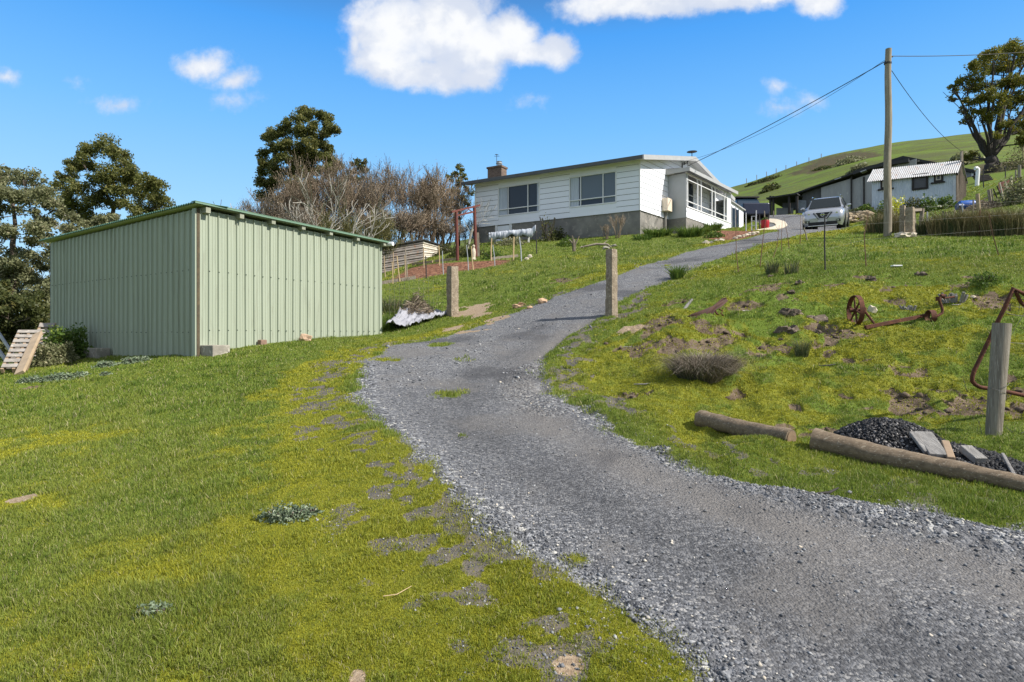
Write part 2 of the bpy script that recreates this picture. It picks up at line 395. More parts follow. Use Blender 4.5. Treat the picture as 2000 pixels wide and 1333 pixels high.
for (px, py, rx, ry, st) in CL:
    d = t.n('ShaderNodeVectorMath', {0: uvw, 1: ((px-1000)/F, (HZ-py)/F, 0)}, operation='SUBTRACT').outputs[0]
    d = t.n('ShaderNodeVectorMath', {0: d, 1: (F/rx/1.15, F/ry/1.15, 0)}, operation='MULTIPLY').outputs[0]
    L = t.n('ShaderNodeVectorMath', {0: d}, operation='LENGTH').outputs[1]
    e = t.math('MULTIPLY', t.math('SUBTRACT', 1., L), st)
    acc = e if acc is None else t.math('SMOOTH_MAX', acc, e, .12)
fn = t.noise(uv, 34., 7, .62)
fn2 = t.noise(uv, 10., 4, .6)
den = t.math('ADD', acc, t.math('MULTIPLY', t.math('SUBTRACT', fn, .5), .62))
den = t.math('ADD', den, t.math('MULTIPLY', t.math('SUBTRACT', fn2, .5), .35))
al = t.maprange(den, -.08, .42)
al = t.math('MULTIPLY', al, t.maprange(sp.outputs[1], .05, .2))
al = t.math('MULTIPLY', al, .97)
shf = t.n('ShaderNodeVectorMath', {0: uvw, 1: (.035,.05,0)}, operation='ADD').outputs[0]
lt = t.maprange(t.math('SUBTRACT', t.noise(uvw, 8., 5, .55), t.noise(shf, 8., 5, .55)), -.10, .12)
ccol0 = t.mix(t.maprange(t.math('ADD', den, t.math('MULTIPLY', t.math('SUBTRACT', fn2, .5), .9)), .15, .75), (5.0,5.4,6.2), (6.6,6.65,6.7))
ccol = t.mix(t.math('MULTIPLY', t.math('SUBTRACT', 1., lt), .75), ccol0, (4.3,4.75,5.7))
bk = t.math('MAXIMUM', t.maprange(sp.outputs[1], .12, -.25), t.maprange(sp.outputs[2], .6, .8))  # unseen clouds overhead and behind the camera, added to fill the shadows
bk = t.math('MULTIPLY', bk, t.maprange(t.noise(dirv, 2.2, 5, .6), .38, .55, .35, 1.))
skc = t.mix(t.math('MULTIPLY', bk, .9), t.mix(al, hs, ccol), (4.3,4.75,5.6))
skc = t.mix(t.maprange(sp.outputs[2], -.06, .0), (1.1,1.4,.7), skc)
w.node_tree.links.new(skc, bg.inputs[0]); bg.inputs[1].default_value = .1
# ---------------------------------------------------------------- ground mesh
FAST = False
ang = np.concatenate([np.linspace(-180, -62, 40, endpoint=False), np.linspace(-62, -45, 40, endpoint=False), np.linspace(-45, 45, 850, endpoint=False), np.linspace(45, 62, 40, endpoint=False), np.linspace(62, 180, 41)])
rad = [.35]
while rad[-1] < 900: rad.append(rad[-1]*(1.0068 if rad[-1] < 45 else 1.02)+.002)
rad = np.array(rad); A_, R_ = np.meshgrid(np.radians(ang), rad)
gx = (R_*np.sin(A_)).ravel(); gy = (R_*np.cos(A_)).ravel()
GM = masks(gx, gy); gz = Hfull(gx, gy, GM)
nr_, na_ = len(rad), len(ang)
I, J = np.meshgrid(np.arange(nr_-1), np.arange(na_-1), indexing='ij'); a_ = (I*na_+J).ravel()
FC = np.stack([a_, a_+1, a_+na_+1, a_+na_], 1)[:, ::-1]
m_g, t, b = newmat('ground_surface')
geo = t.n('ShaderNodeNewGeometry').outputs['Position']
def att(k): return t.n('ShaderNodeAttribute', attribute_name=k).outputs['Fac']
nf = t.noise(geo, 1.1, 6, .62); nm = t.noise(geo, 7., 5, .65); nn_ = t.noise(geo, 42., 4, .7); nb = t.noise(geo, .09, 4, .6)
grass = t.mix(t.maprange(nf, .35, .65), (.055,.082,.014), (.095,.125,.02))
grass = t.mix(t.maprange(nm, .42, .62), grass, (.14,.165,.03))
grass = t.mix(t.maprange(nb, .4, .62), grass, (.115,.165,.022))
grass = t.mix(t.maprange(nn_, .56, .7), grass, (.03,.045,.010))
moss = t.mix(t.maprange(nm, .38, .64), (.20,.20,.022), (.12,.145,.02))
moss = t.mix(t.maprange(nn_, .55, .7), moss, (.09,.085,.02))
soil = t.mix(t.maprange(nm, .35, .65), (.075,.052,.033), (.17,.125,.085)); soil = t.mix(t.maprange(nn_, .5, .72), soil, (.24,.19,.14))
# crushed blue metal gravel
vo = t.n('ShaderNodeTexVoronoi', {'Vector': geo, 'Scale': 70., 'Randomness': 1.}); vo2 = t.n('ShaderNodeTexVoronoi', {'Vector': geo, 'Scale': 27., 'Randomness': 1.})
cr = t.n('ShaderNodeSeparateColor', {0: vo.outputs['Color']}).outputs[0]; cr2 = t.n('ShaderNodeSeparateColor', {0: vo2.outputs['Color']}).outputs[1]
fine = t.ramp(cr, [(0,(.060,.061,.066)),(.5,(.140,.142,.150)),(.85,(.235,.237,.247)),(1,(.42,.40,.37))])
coarse = t.ramp(cr2, [(0,(.077,.079,.085)),(.55,(.165,.168,.178)),(.9,(.30,.305,.318)),(1,(.55,.53,.48))])
gl = t.math('ADD', att('loose'), t.math('MULTIPLY', t.math('SUBTRACT', nm, .5), .8))
grav = t.mix(t.maprange(gl, .25, .6), fine, coarse)
dust = t.mix(t.maprange(nn_, .35, .7), (.135,.125,.117), (.215,.20,.185))
grav = t.mix(t.math('MULTIPLY', att('track'), t.maprange(nf, .3, .6, .45, .9)), grav, t.mix(t.maprange(cr, .3, .9), (.07,.07,.073), (.145,.144,.147)))
grav = t.mix(t.math('MULTIPLY', att('dusty'), t.maprange(nf, .3, .6, .4, .85)), grav, dust)
grav = t.mix(t.maprange(t.math('ADD', t.noise(geo, .8, 5, .6), t.math('MULTIPLY', att('loose'), -.25)), .48, .62, 0, .5), grav, dust)
grav = t.mix(t.maprange(t.noise(geo, .55, 4, .6), .5, .64, 0, .6), grav, (.055,.055,.06))
clay = t.mix(t.maprange(nn_, .35, .7), (.24,.17,.11), (.42,.33,.23))
mv = t.n('ShaderNodeTexVoronoi', {'Vector': geo, 'Scale': 16.})
mul = t.ramp(t.n('ShaderNodeSeparateColor', {0: mv.outputs['Color']}).outputs[0], [(0,(.07,.03,.02)),(.6,(.19,.08,.045)),(1,(.36,.2,.12))])
hn = t.noise(t.n('ShaderNodeMapping', {'Vector': geo, 'Scale': (.05,.22,.3)}).outputs[0], 1., 7, .68)
scr = t.mix(t.maprange(nf, .4, .6), (.09,.065,.035), (.05,.052,.018))
grass = t.mix(t.math('MULTIPLY', t.maprange(hn, .47, .6), t.maprange(t.n('ShaderNodeVectorMath', {0: geo}, operation='LENGTH').outputs[1], 45, 70)), grass, (.085,.095,.03))
c = t.mix(t.maprange(t.math('ADD', att('moss'), t.math('MULTIPLY', t.math('SUBTRACT', nm, .5), .9)), .35, .75), grass, moss)
c = t.mix(t.maprange(t.math('ADD', att('dirt'), t.math('MULTIPLY', t.math('SUBTRACT', nm, .5), 1.0)), .4, .6), c, soil)
c = t.mix(t.maprange(t.math('ADD', att('thin'), t.math('MULTIPLY', t.math('SUBTRACT', nn_, .5), .9)), .35, .6), c, t.mix(t.maprange(nm, .4, .6), (.15,.13,.105), (.10,.095,.085)))
gm_ = t.maprange(t.math('ADD', att('gravel'), t.math('MULTIPLY', t.math('SUBTRACT', nn_, .5), .7)), .38, .62)
c = t.mix(gm_, c, grav)
c = t.mix(t.maprange(t.math('ADD', att('clay'), t.math('MULTIPLY', t.math('SUBTRACT', nn_, .5), .7)), .4, .6), c, clay)
c = t.mix(att('mulch'), c, mul); c = t.mix(att('scrub'), c, scr)
t.t.links.new(c, b.inputs['Base Color']); b.inputs['Roughness'].default_value = .92; b.inputs['Specular IOR Level'].default_value = .15
hgt = t.math('ADD', t.math('MULTIPLY', nn_, 1.0), t.math('MULTIPLY', nm, .8))
hg = t.math('MULTIPLY', t.math('ADD', t.math('MULTIPLY', vo.outputs['Distance'], -.55), t.math('MULTIPLY', vo2.outputs['Distance'], t.maprange(gl, .25, .6, -.15, -1.7))), gm_)
bp = t.n('ShaderNodeBump', {'Height': t.math('ADD', hgt, hg), 'Strength': .8, 'Distance': .022})
t.t.links.new(bp.outputs[0], b.inputs['Normal'])
gr_ = idxmesh('ground', np.stack([gx, gy, gz], 1), FC, m_g, smooth=True, attrs={k: GM[k] for k in ('gravel','moss','dirt','clay','loose','thin','mulch','scrub','track','dusty')})
props(gr_, 'grassy hillside with a grey gravel drive winding up through it', None, None, 'structure')
del GM

# ---------------------------------------------------------------- grass blades (countless: one object)
def scatter(n, r0, r1, a0=-42., a1=42., power=1.0):
    uu = NR.random(n)
    if power == 1: r = r0*(r1/r0)**uu            # density ~ 1/r^2
    else: r = np.sqrt(r0*r0+(r1*r1-r0*r0)*uu)
    a = NR.uniform(a0, a1, n)
    if a0 < -40: a = np.where(NR.random(n) < .13, np.where(a < 0, -42-20*NR.random(n), 42+20*NR.random(n)), a)
    a = np.radians(a); return r*np.sin(a), r*np.cos(a), r
EXCL = []      # footprints without grass, filled as polygons
EXCL.append(np.array([(-5.35,10.9),(-3.2,14.9),(-7.5,19),(-10.7,14.4)]))
EXCL.append(np.array([(-2.1,36.6),(6.5,31.7),(14,40),(6,46)]))
def blades(n, r0, r1, hmul):
    x, y, r = scatter(n, r0, r1)
    m = masks(x, y)
    keep = np.ones(n, bool)
    for e in EXCL: keep &= ~inside(x, y, e)
    q = NR.random(n)
    bare = np.maximum.reduce([m['gravel'], m['dirt']*.8, m['clay'], m['thin']*.85, m['mulch'], m['scrub']*.2])
    keep &= q > bare*1.03+.0
    x, y, r = x[keep], y[keep], r[keep]; m = {k: v[keep] for k, v in m.items()}
    z = Hfull(x, y, m); k = len(x)
    mo = np.clip(m['moss']+NR.normal(0, .3, k)+(m['n3']-.5)*1.2*(m['moss'] > .05), 0, 1)
    tuft = sstep(.45, .75, fbm(x, y, .5, 77, 3)); 
    lng = sstep(.55, .8, fbm(x, y, .32, 78, 2))
    h = (.017+.014*tuft+.011*lng)*(1-.72*mo)*NR.uniform(.5, 1.35, k)*hmul*(1-.35*m['bank'])
    wd = np.maximum(.0018, r*.00055)*NR.uniform(.7, 1.5, k)*(1+.5*mo)
    h = np.maximum(h, wd*1.7)
    ph = NR.uniform(0, 2*math.pi, k); le = NR.uniform(.1, 1.1, k)*h; la = NR.uniform(0, 2*math.pi, k)
    b0 = np.stack([x, y, z-.008], 1); side = np.stack([np.cos(ph), np.sin(ph), 0*ph], 1)*wd[:,None]
    tip = b0+np.stack([np.cos(la)*le, np.sin(la)*le, h+.008], 1)
    mid = b0+np.stack([np.cos(la)*le*.3, np.sin(la)*le*.3, h*.62+.008], 1)
    V = np.empty((k, 4, 3)); V[:,0] = b0-side; V[:,1] = b0+side; V[:,2] = tip+side*.2; V[:,3] = tip-side*.2
    rr = NR.random(k)
    return V.reshape(-1,3), np.repeat(mo, 4), np.repeat(rr, 4), np.repeat(m['n2']*.6+m['n1']*.4, 4), np.tile([0,0,1.,1.], k)
def tufts(nc, r0, r1, per, h, rad, w, dry=.0):
    x, y, r = scatter(nc, r0, r1); m = masks(x, y); kp = (np.maximum.reduce([m['gravel'], m['dirt'], m['clay'], m['mulch']]) < .4)
    for e in EXCL: kp &= ~inside(x, y, e)
    x, y, mo = x[kp], y[kp], m['moss'][kp]; k = len(x); sz = NR.uniform(.5, 1.2, k)*(1-.5*mo)
    a = NR.uniform(0, 6.28, (k, per)); q = np.sqrt(NR.random((k, per)))*rad*sz[:,None]
    bx = (x[:,None]+np.cos(a)*q).ravel(); by = (y[:,None]+np.sin(a)*q).ravel(); mm = masks(bx, by); bz = Hfull(bx, by, mm)-.006
    hh = (h*sz[:,None]*NR.uniform(.5, 1.1, (k, per))).ravel(); la = (a+NR.normal(0, .6, (k, per))).ravel(); le = hh*NR.uniform(.2, 1.0, k*per)
    ph = NR.uniform(0, 6.28, k*per); s = np.stack([np.cos(ph), np.sin(ph), 0*ph], 1)*w; b0 = np.stack([bx, by, bz], 1); dr = np.stack([np.cos(la), np.sin(la), 0*la], 1)
    mid = b0+dr*(le*.3)[:,None]+np.array([0,0,1.])*(hh*.65)[:,None]; tip = b0+dr*le[:,None]+np.array([0,0,1.])*(hh*NR.uniform(.7,1,k*per))[:,None]
    V = np.stack([b0-s, b0+s, mid+s*.75, mid-s*.75, mid-s*.75, mid+s*.75, tip+s*.15, tip-s*.15], 1).reshape(-1,3); n_ = k*per
    rr = np.where(NR.random(n_) < dry, .97, np.repeat(NR.uniform(0,.55,k), per)*NR.uniform(.6,1.3,n_))
    return V, np.repeat(np.clip(np.repeat(mo*.5, per)*(rr < .9), 0, 1), 8), np.repeat(rr, 8), np.repeat(mm['n2']*.6+mm['n1']*.4-.1, 8), np.tile([0,0,.6,.6,.6,.6,1.,1.], n_)
m_b, t, b = newmat('grass_blades')
mo = att('moss'); r1_ = att('rnd'); n2_ = att('tone'); tp = att('tip')
g1 = t.mix(r1_, (.085,.148,.018), (.235,.305,.05)); g1 = t.mix(t.maprange(n2_, .38, .62, 0, .6), g1, (.23,.26,.045))
g1 = t.mix(t.maprange(r1_, .90, .95), g1, (.42,.37,.2))
g2 = t.mix(r1_, (.23,.235,.018), (.43,.405,.033))
gc = t.mix(mo, g1, g2); gc = t.mix(t.maprange(tp, .2, 1., 0, .25), gc, t.mix(.5, gc, (.3,.33,.06)))
t.t.links.new(gc, b.inputs['Base Color']); b.inputs['Roughness'].default_value = .6; b.inputs['Specular IOR Level'].default_value = .25
tr = t.n('ShaderNodeBsdfTranslucent', {'Color': gc}); mx = t.n('ShaderNodeMixShader', {0: .3, 1: b.outputs[0], 2: tr.outputs[0]})
t.t.links.new(mx.outputs[0], m_b.node_tree.nodes['Material Output'].inputs[0])
parts_ = [blades(1000000, 1.6, 6.5, 1.1), blades(600000, 6.5, 17, 1.15), blades(250000, 17, 48, 1.4)]
parts_ += [tufts(3000, 1.9, 9, 38, .060, .05, .0018, .05), tufts(2200, 8, 20, 26, .09, .09, .0045, .08), tufts(6500, 1.9, 9, 2, .07, .03, .0010, 1.), tufts(2600, 1.9, 7, 9, .028, .022, .0040, .0), tufts(1500, 16, 40, 20, .14, .2, .011, .1)]
V = np.concatenate([p[0] for p in parts_]); 
gb = npmesh('grass', V, 4, m_b, attrs={'moss': np.concatenate([p[1] for p in parts_]), 'rnd': np.concatenate([p[2] for p in parts_]), 'tone': np.concatenate([p[3] for p in parts_]), 'tip': np.concatenate([p[4] for p in parts_])})
props(gb, 'short green and yellow mossy grass over the slopes', None, None, 'stuff')
del V, parts_
# ---------------------------------------------------------------- loose stones (countless: one object)
bm = bmesh.new(); bmesh.ops.create_icosphere(bm, subdivisions=1, radius=1); ICO = np.array([v.co[:] for v in bm.verts]); ICF = np.array([[v.index for v in f.verts] for f in bm.faces]); bm.free()
OCT = np.array([(1,0,0),(-1,0,0),(0,1,0),(0,-1,0),(0,0,1),(0,0,-1)], float); OCF = np.array([(0,2,4),(2,1,4),(1,3,4),(3,0,4),(2,0,5),(1,2,5),(3,1,5),(0,3,5)])
def stones(n, r0, r1, s0, s1, keepf, base=ICO, faces=ICF, a0=-42, a1=42):
    x, y, r = scatter(n, r0, r1, a0, a1); m = masks(x, y); kp = keepf(m, NR.random(n), x, y)
    for e in EXCL: kp &= ~inside(x, y, e)
    x, y, r = x[kp], y[kp], r[kp]; m = {k: v[kp] for k, v in m.items()}; z = Hfull(x, y, m); k = len(x)
    s = np.exp(NR.uniform(math.log(s0), math.log(s1), k)**1); s = s0*(s1/s0)**(NR.random(k)**2.2)
    jit = base[None]*(1+NR.normal(0, .16, (k, len(base), 1)))
    sc3 = np.stack([NR.uniform(.7,1.3,k), NR.uniform(.6,1.1,k), NR.uniform(.4,.8,k)], 1)*s[:,None]
    V = jit*sc3[:,None,:]
    ph = NR.uniform(0, 6.28, k); c_, s_ = np.cos(ph), np.sin(ph)
    tl = NR.normal(0, .35, k); ct, st_ = np.cos(tl), np.sin(tl)
    X, Y, Z = V[...,0], V[...,1], V[...,2]
    X, Z = X*ct[:,None]-Z*st_[:,None], X*st_[:,None]+Z*ct[:,None]
    X, Y = X*c_[:,None]-Y*s_[:,None], X*s_[:,None]+Y*c_[:,None]
    V = np.stack([X+x[:,None], Y+y[:,None], Z+z[:,None]+s[:,None]*.18], 2).reshape(-1,3)
    Fq = (faces[None]+(np.arange(k)*len(base))[:,None,None]).reshape(-1,3)
    return V, Fq, np.repeat(NR.random(k), len(base))
def join_st(lst):
    off = 0; Vs, Fs, Rs = [], [], []
    for V, Fq, r in lst: Vs.append(V); Fs.append(Fq+off); Rs.append(r); off += len(V)
    return np.concatenate(Vs), np.concatenate(Fs), np.concatenate(Rs)
m_s, t, b = newmat('crushed_stone')
rr_ = att('rnd'); sc_ = t.ramp(rr_, [(0,(.077,.079,.084)),(.45,(.14,.143,.151)),(.8,(.25,.255,.265)),(.94,(.40,.40,.40)),(.97,(.55,.47,.36)),(1,(.66,.62,.55))])
sc_ = t.mix(t.maprange(t.noise(t.n('ShaderNodeNewGeometry').outputs['Position'], 90., 3), .4, .6, 0, .3), sc_, (.1,.1,.1))
t.t.links.new(sc_, b.inputs['Base Color']); b.inputs['Roughness'].default_value = .85
kg = lambda m, q, x, y: (m['gravel'] > .5) & (q < (.10+.95*m['loose']**1.1+.10*(m['n1'] > .55))*(1-.85*np.clip(m['track']+m['dusty'],0,1)*(1-m['loose'])))
kt = lambda m, q, x, y: (m['gravel'] < .6) & ((m['thin'] > .3) & (q < .55) | (np.abs(m['rd']) < .2) & (q < .35))
kb = lambda m, q, x, y: (m['rd'] > -.45) & (m['rd'] < .1) & (q < .8)
V, Fq, rr = join_st([stones(190000, 1.9, 8, .0035, .016, kg, OCT, OCF), stones(40000, 8, 30, .012, .035, kg, OCT, OCF), stones(60000, 1.9, 14, .004, .013, kt, OCT, OCF), stones(260, 2, 30, .009, .024, lambda m,q,x,y: m['rd'] > -.2),
  stones(1300, 9, 34, .018, .05, kb)])
st = idxmesh('gravel', V, Fq, m_s, attrs={'rnd': rr}); props(st, 'loose crushed grey stones on and beside the drive', None, None, 'stuff')
m_c = mat('soil_clod', (.12,.085,.058), (.06,.042,.03), .95, scale=9, bump=.6, c3=(.22,.17,.12))
V, Fq, rr = join_st([stones(9000, 5, 20, .015, .07, lambda m,q,x,y: (m['dirt'] > .5) & (q < .5), ICO, ICF, -5, 42), stones(2500, 16, 34, .015, .045, lambda m,q,x,y: (m['mulch'] > .5), ICO, ICF)])
st = idxmesh('soil_clods', V, Fq, m_c); props(st, 'crumbled brown soil lumps on the bare patches of the bank', None, None, 'stuff')
# ---------------------------------------------------------------- building materials
M_green = mat('green_steel', (.35,.385,.295), (.32,.355,.272), .5, scale=1.6, bump=.06, bscale=4, c3=(.29,.315,.24), spec=.35, stretch=(2.5,2.5,.22), contrast=.2)
M_dgreen = mat('dark_green_flashing', (.07,.16,.10), (.055,.125,.08), .5, scale=3, bump=.05)
M_timber = mat('weathered_timber', (.30,.25,.19), (.17,.14,.11), .9, scale=7, bump=.5, stretch=(3,3,.35), c3=(.42,.38,.32))
M_pine = mat('pale_timber', (.42,.32,.20), (.30,.22,.14), .85, scale=8, bump=.4)
M_conc = mat('old_concrete', (.36,.33,.27), (.22,.20,.165), .95, scale=5, bump=.7, c3=(.5,.46,.38), bscale=24)
M_found = mat('grey_concrete_base', (.25,.235,.21), (.16,.15,.135), .95, scale=1.6, bump=.25, c3=(.31,.28,.24))
M_white = mat('white_board', (.83,.845,.885), (.80,.815,.855), .55, scale=1.5, bump=.03)
M_whitep = mat('white_paint', (.78,.78,.77), (.70,.70,.69), .5, scale=4, bump=.05)
M_fascia = mat('grey_fascia', (.42,.42,.41), (.36,.36,.355), .5, scale=3, bump=.03)
M_gutter = mat('dark_grey_gutter', (.10,.105,.115), (.08,.085,.09), .4, scale=3, bump=.03)
M_roof = mat('grey_roof_sheet', (.20,.20,.21), (.15,.15,.16), .45, scale=3, bump=.05)
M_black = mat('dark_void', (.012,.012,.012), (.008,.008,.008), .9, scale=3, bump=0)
M_rust = mat('rusty_iron', (.14,.05,.028), (.075,.032,.022), .85, .25, scale=14, bump=.6, c3=(.22,.09,.04), bscale=50)
M_rustred = mat('red_brown_steel', (.16,.045,.03), (.10,.03,.025), .7, .1, scale=8, bump=.3)
M_steel = mat('galvanised_steel', (.50,.51,.52), (.38,.39,.40), .45, .5, scale=9, bump=.1)
M_wire = mat('fence_wire', (.17,.165,.155), (.10,.09,.08), .7, 0, scale=20, bump=0)
M_blackst = mat('black_steel', (.02,.02,.022), (.035,.028,.024), .6, scale=9, bump=.2)
M_brick = None
def wallpt(px, py, A, B):      # a photo pixel dropped on the upright plane through A, B -> distance along, height
    ax, ay = A[0], A[1]; dx, dy = B[0]-ax, B[1]-ay; L = math.hypot(dx, dy); dx /= L; dy /= L
    k = (px-1000.)/F; s = (k*ay-ax)/(dx-k*dy); d = ay+s*dy
    return s, EYE+(HZ-py)/F*d
class Wall:
    def __init__(s, A, B):
        s.A = Vector((A[0], A[1], 0)); s.B = Vector((B[0], B[1], 0)); s.u = (s.B-s.A).normalized(); s.L = (s.B-s.A).length
        n = Vector((s.u.y, -s.u.x, 0)); s.n = n if n.dot(-s.A) > 0 else -n      # outward = towards the drive
    def p(s, a, z, o=0.): q = s.A+s.u*a+s.n*o; return Vector((q.x, q.y, z))
    def px(s, px, py): return wallpt(px, py, s.A, s.B)
    def box(s, mb, a0, a1, z0, z1, o0, o1):
        mb.hexa([s.p(a0,z0,o1), s.p(a1,z0,o1), s.p(a1,z0,o0), s.p(a0,z0,o0), s.p(a0,z1,o1), s.p(a1,z1,o1), s.p(a1,z1,o0), s.p(a0,z1,o0)]); return mb
def profile_wall(W, a0, a1, zb, zt, pitch, depth, kind='rib', lap=None, seed=0):
    """folded steel sheet standing along wall W; zb, zt give heights along it"""
    R = random.Random(seed); mb = MB(); pts = []
    if kind == 'rib':
        x = a0; k = 0; sh = 0.
        while x < a1:
            if lap and k % lap == 0: sh = R.uniform(-.006, .010)
            for dx_, o in ((0, 0), (.30, 0), (.335, .25), (.365, 0), (.62, 0), (.655, .25), (.685, 0), (.84, 0), (.885, 1), (.955, 1)):
                xx = x+dx_*pitch
                if xx < a1: pts.append((xx, sh+o*depth, k//(lap or 4)))
            x += pitch; k += 1
        pts.append((a1, sh, 99))
    else:
        n = int((a1-a0)/pitch*8)
        for i in range(n+1):
            xx = a0+(a1-a0)*i/n; pts.append((xx, depth*.5*(1+math.sin(2*math.pi*xx/pitch)), 0))
    nz = 5
    for i, (a, o, q) in enumerate(pts):
        b_, t_ = zb(a), zt(a)
        for j in range(nz):
            f = j/(nz-1); wob = .006*math.sin(f*3.1+q*2.3)+.004*math.sin(q*5.1+a*1.3)
            mb.v.append(W.p(a, b_+(t_-b_)*f, o+(wob if kind == 'rib' else 0)))
    for i in range(len(pts)-1):
        for j in range(nz-1):
            k0 = i*nz+j; mb.f.append((k0, k0+nz, k0+nz+1, k0+1))
    return mb
# ---------------------------------------------------------------- green shed
gC = P(385,697,10.7); gR = P(746,652,15.0); gL = P(95,699,14.3)
WR = Wall(gC, gR); WL = Wall(gC, gL)
zt = 3.80
shed = thing('farm_shed', 'pale green ribbed steel shed with flat roof left of the drive', 'shed', (gC.x, gC.y, hf(gC.x, gC.y)))
zbR = lambda a: hf(*WR.p(a, 0).xy)-.07
zbL = lambda a: hf(*WL.p(a, 0).xy)-.05
zr0 = WR.px(385, 405)[1]; zr1 = WR.px(746, 477)[1]; zl1 = WL.px(95, 474)[1]
ztR = lambda a: zr0+(zr1-zr0)*a/WR.L-.03
ztL = lambda a: zr0+(zl1-zr0)*a/WL.L-.03
wl_ = []
for W_, zt_, rows, mbw in ((WR, ztR, ((396,529),(396,645)), profile_wall(WR, .04, WR.L, zbR, ztR, .19, .03, lap=4, seed=3)), (WL, ztL, ((376,528),(370,649)), profile_wall(WL, .04, WL.L-.12, zbL, ztL, .19, .03, lap=4, seed=8))):
    nf0 = len(mbw.f)      # screw heads on the girt lines are part of the sheet
    for (qx, qy) in rows:
        z0 = W_.px(qx, qy)[1]
        x = .04+.165
        while x < W_.L-.15:
            c0 = W_.p(x+.01, z0+rnd.uniform(-.006,.006), .034); mbw.box(c0, (.014,.014,.014)); x += .19
    wo = mbw.build('wall', M_green, shed); wo.data.materials.append(mat('screw_head', (.05,.07,.06), rough=.5, bump=0))
    for pg_ in wo.data.polygons[nf0:]: pg_.material_index = 1
WB = Wall(gR, gR+(gL-gC)); WD = Wall(gL, gL+(gR-gC))
mb = MB()
BK = gR+(gL-gC)
for W_ in (Wall(gR, BK),):
    W_.box(mb, 0, W_.L, .9, zr1-.06, .0, .04)
mb.build('rear_wall', M_green, shed)
# roof sheet: shallow corrugations running from the right wall to the left
uR = WR.u; uL = WL.u
mb = MB(); nC = 110; ov = .12
e0 = gC-uL*ov-uR*.10; LR = WR.L+.22; LL = WL.L+.32
for i in range(nC*4+1):
    a = LR*i/(nC*4); zz = zr0+(zr1-zr0)*max(0, min(1, (a-.1)/WR.L))+.035+.016*math.sin(i*math.pi/2)
    for j in (0, 1):
        p = e0+uR*a+uL*LL*j; mb.v.append(Vector((p.x, p.y, zz+(zl1-zr0)*j)))
for i in range(nC*4): mb.f.append((i*2, i*2+1, i*2+3, i*2+2))
o = mb.build('roof', M_green, shed); sm = o.modifiers.new('s', 'SOLIDIFY'); sm.thickness = .004
# scalloped sheet ends along the long left eave
mb = MB(); nC = int(WL.L/.076)
for i in range(nC*6+1):
    a = -.14+(WL.L+.34)*i/(nC*6); zz = zr0+(zl1-zr0)*max(0,a)/WL.L+.05+.012*math.sin(i*math.pi/3)
    for o1, dz in ((.13, -.016), (.13, 0), (-.5, .02)): mb.v.append(WL.p(a, zz+dz, o1))
for i in range(nC*6):
    for j in (0, 1): mb.f.append((i*3+j, i*3+3+j, i*3+4+j, i*3+1+j))
mb.build('roof_edge', M_dgreen, shed)
mb = MB(); p0, p1 = WR.p(-.14, zr0+.05, .15), WR.p(WR.L+.15, zr1+.04, .15)
mb.bar(p0, p1, .012, .032); mb.bar(p0+Vector((0,0,.02))-WR.n*.05, p1+Vector((0,0,.02))-WR.n*.05, .12, .008)
mb.build('barge_flashing', mat('barge_green', (.17,.27,.19), (.14,.23,.16), .5, scale=3, bump=.03), shed)
for (qx, qy) in ((398,412),(464,423),(526,434),(585,445),(639,456),(692,467),(744,477)):
    a, z = WR.px(qx, qy); mb = MB(); WR.box(mb, a-.045, a+.045, z-.05, z+.045, -.1, .125)
    mb.build('rafter_end', M_conc if False else mat('rafter_timber', (.33,.34,.26), (.24,.25,.19), .9, scale=10, bump=.4), shed)
mb = MB(); g0 = WR.p(WR.L+.10, zr1+.0, .26); g1 = g0-WR.n*WL.L
mb.tube([g0, g1], .05, 8); mb.build('gutter', M_whitep, shed)
mb = MB(); WR.box(mb, -.01, .045, hf(gC.x,gC.y)+.0, zr0-.02, -.03, .012)
mb.build('corner_post', mat('dark_rusty_edge', (.06,.05,.035), (.12,.09,.05), .8, scale=9), shed)
mb = MB(); WL.box(mb, .0, .10, zbL(0)+.05, zr0-.02, .0, .036); mb.build('corner_flashing', M_green, shed)
for a_, w_ in ((WL.L-.02, .10), (WL.L-.6, .08)):
    mb = MB(); WL.box(mb, a_-w_/2, a_+w_/2, hf(*WL.p(a_,0).xy)-.1, zl1-.02, -.14, -.04); mb.build('frame_post', mat('dark_blue_steel', (.02,.035,.05), (.04,.04,.04), .6, scale=4), shed)
for z_ in (1.25, 2.3, 3.55):
    mb = MB(); WL.box(mb, .15, WL.L, z_, z_+.07, -.16, -.06); mb.build('girt', M_timber, shed)
# footing blocks and rubble at its foot
def block(name, label, cat, px0, px1, pyt, pyb, W, o0, o1, m, rough=0, group=None):
    a0, _ = W.px(px0, pyb); a1, zt_ = W.px(px1, pyt); 
    if a0 > a1: a0, a1 = a1, a0
    base = W.p((a0+a1)/2, 0, (o0+o1)/2); base.z = hf(base.x, base.y)
    mb = MB(); W.box(mb, a0, a1, base.z-.08, zt_, o0, o1)
    o = mb.build(name, m, org=base, bevel=.012); props(o, label, cat, group); return o
block('concrete_block', 'rough square concrete block against the shaded green shed wall', 'block', 195, 221, 680, 702, WL, .05, .3, M_conc)
block('concrete_block', 'large mossy concrete block under the near corner of the green shed', 'block', 391, 425, 674, 702, WR, -.06, .34, M_conc)
block('brick', 'small brown brick against the lit green shed wall', 'brick', 500, 512, 664, 672, WR, .04, .14, mat('old_brick', (.28,.17,.12), (.2,.13,.1), .9, scale=12, bump=.4))
p = at(595, 668); mb = MB(); mb.rock(p+Vector((-.02,.12,.05)), (.15,.09,.10), 4, 2, .5)
props(mb.build('rock', mat('pink_rock', (.55,.38,.26), (.40,.27,.18), .9, scale=9, bump=.5), org=p), 'pinkish pointed rock leaning on the green shed wall', 'rock')
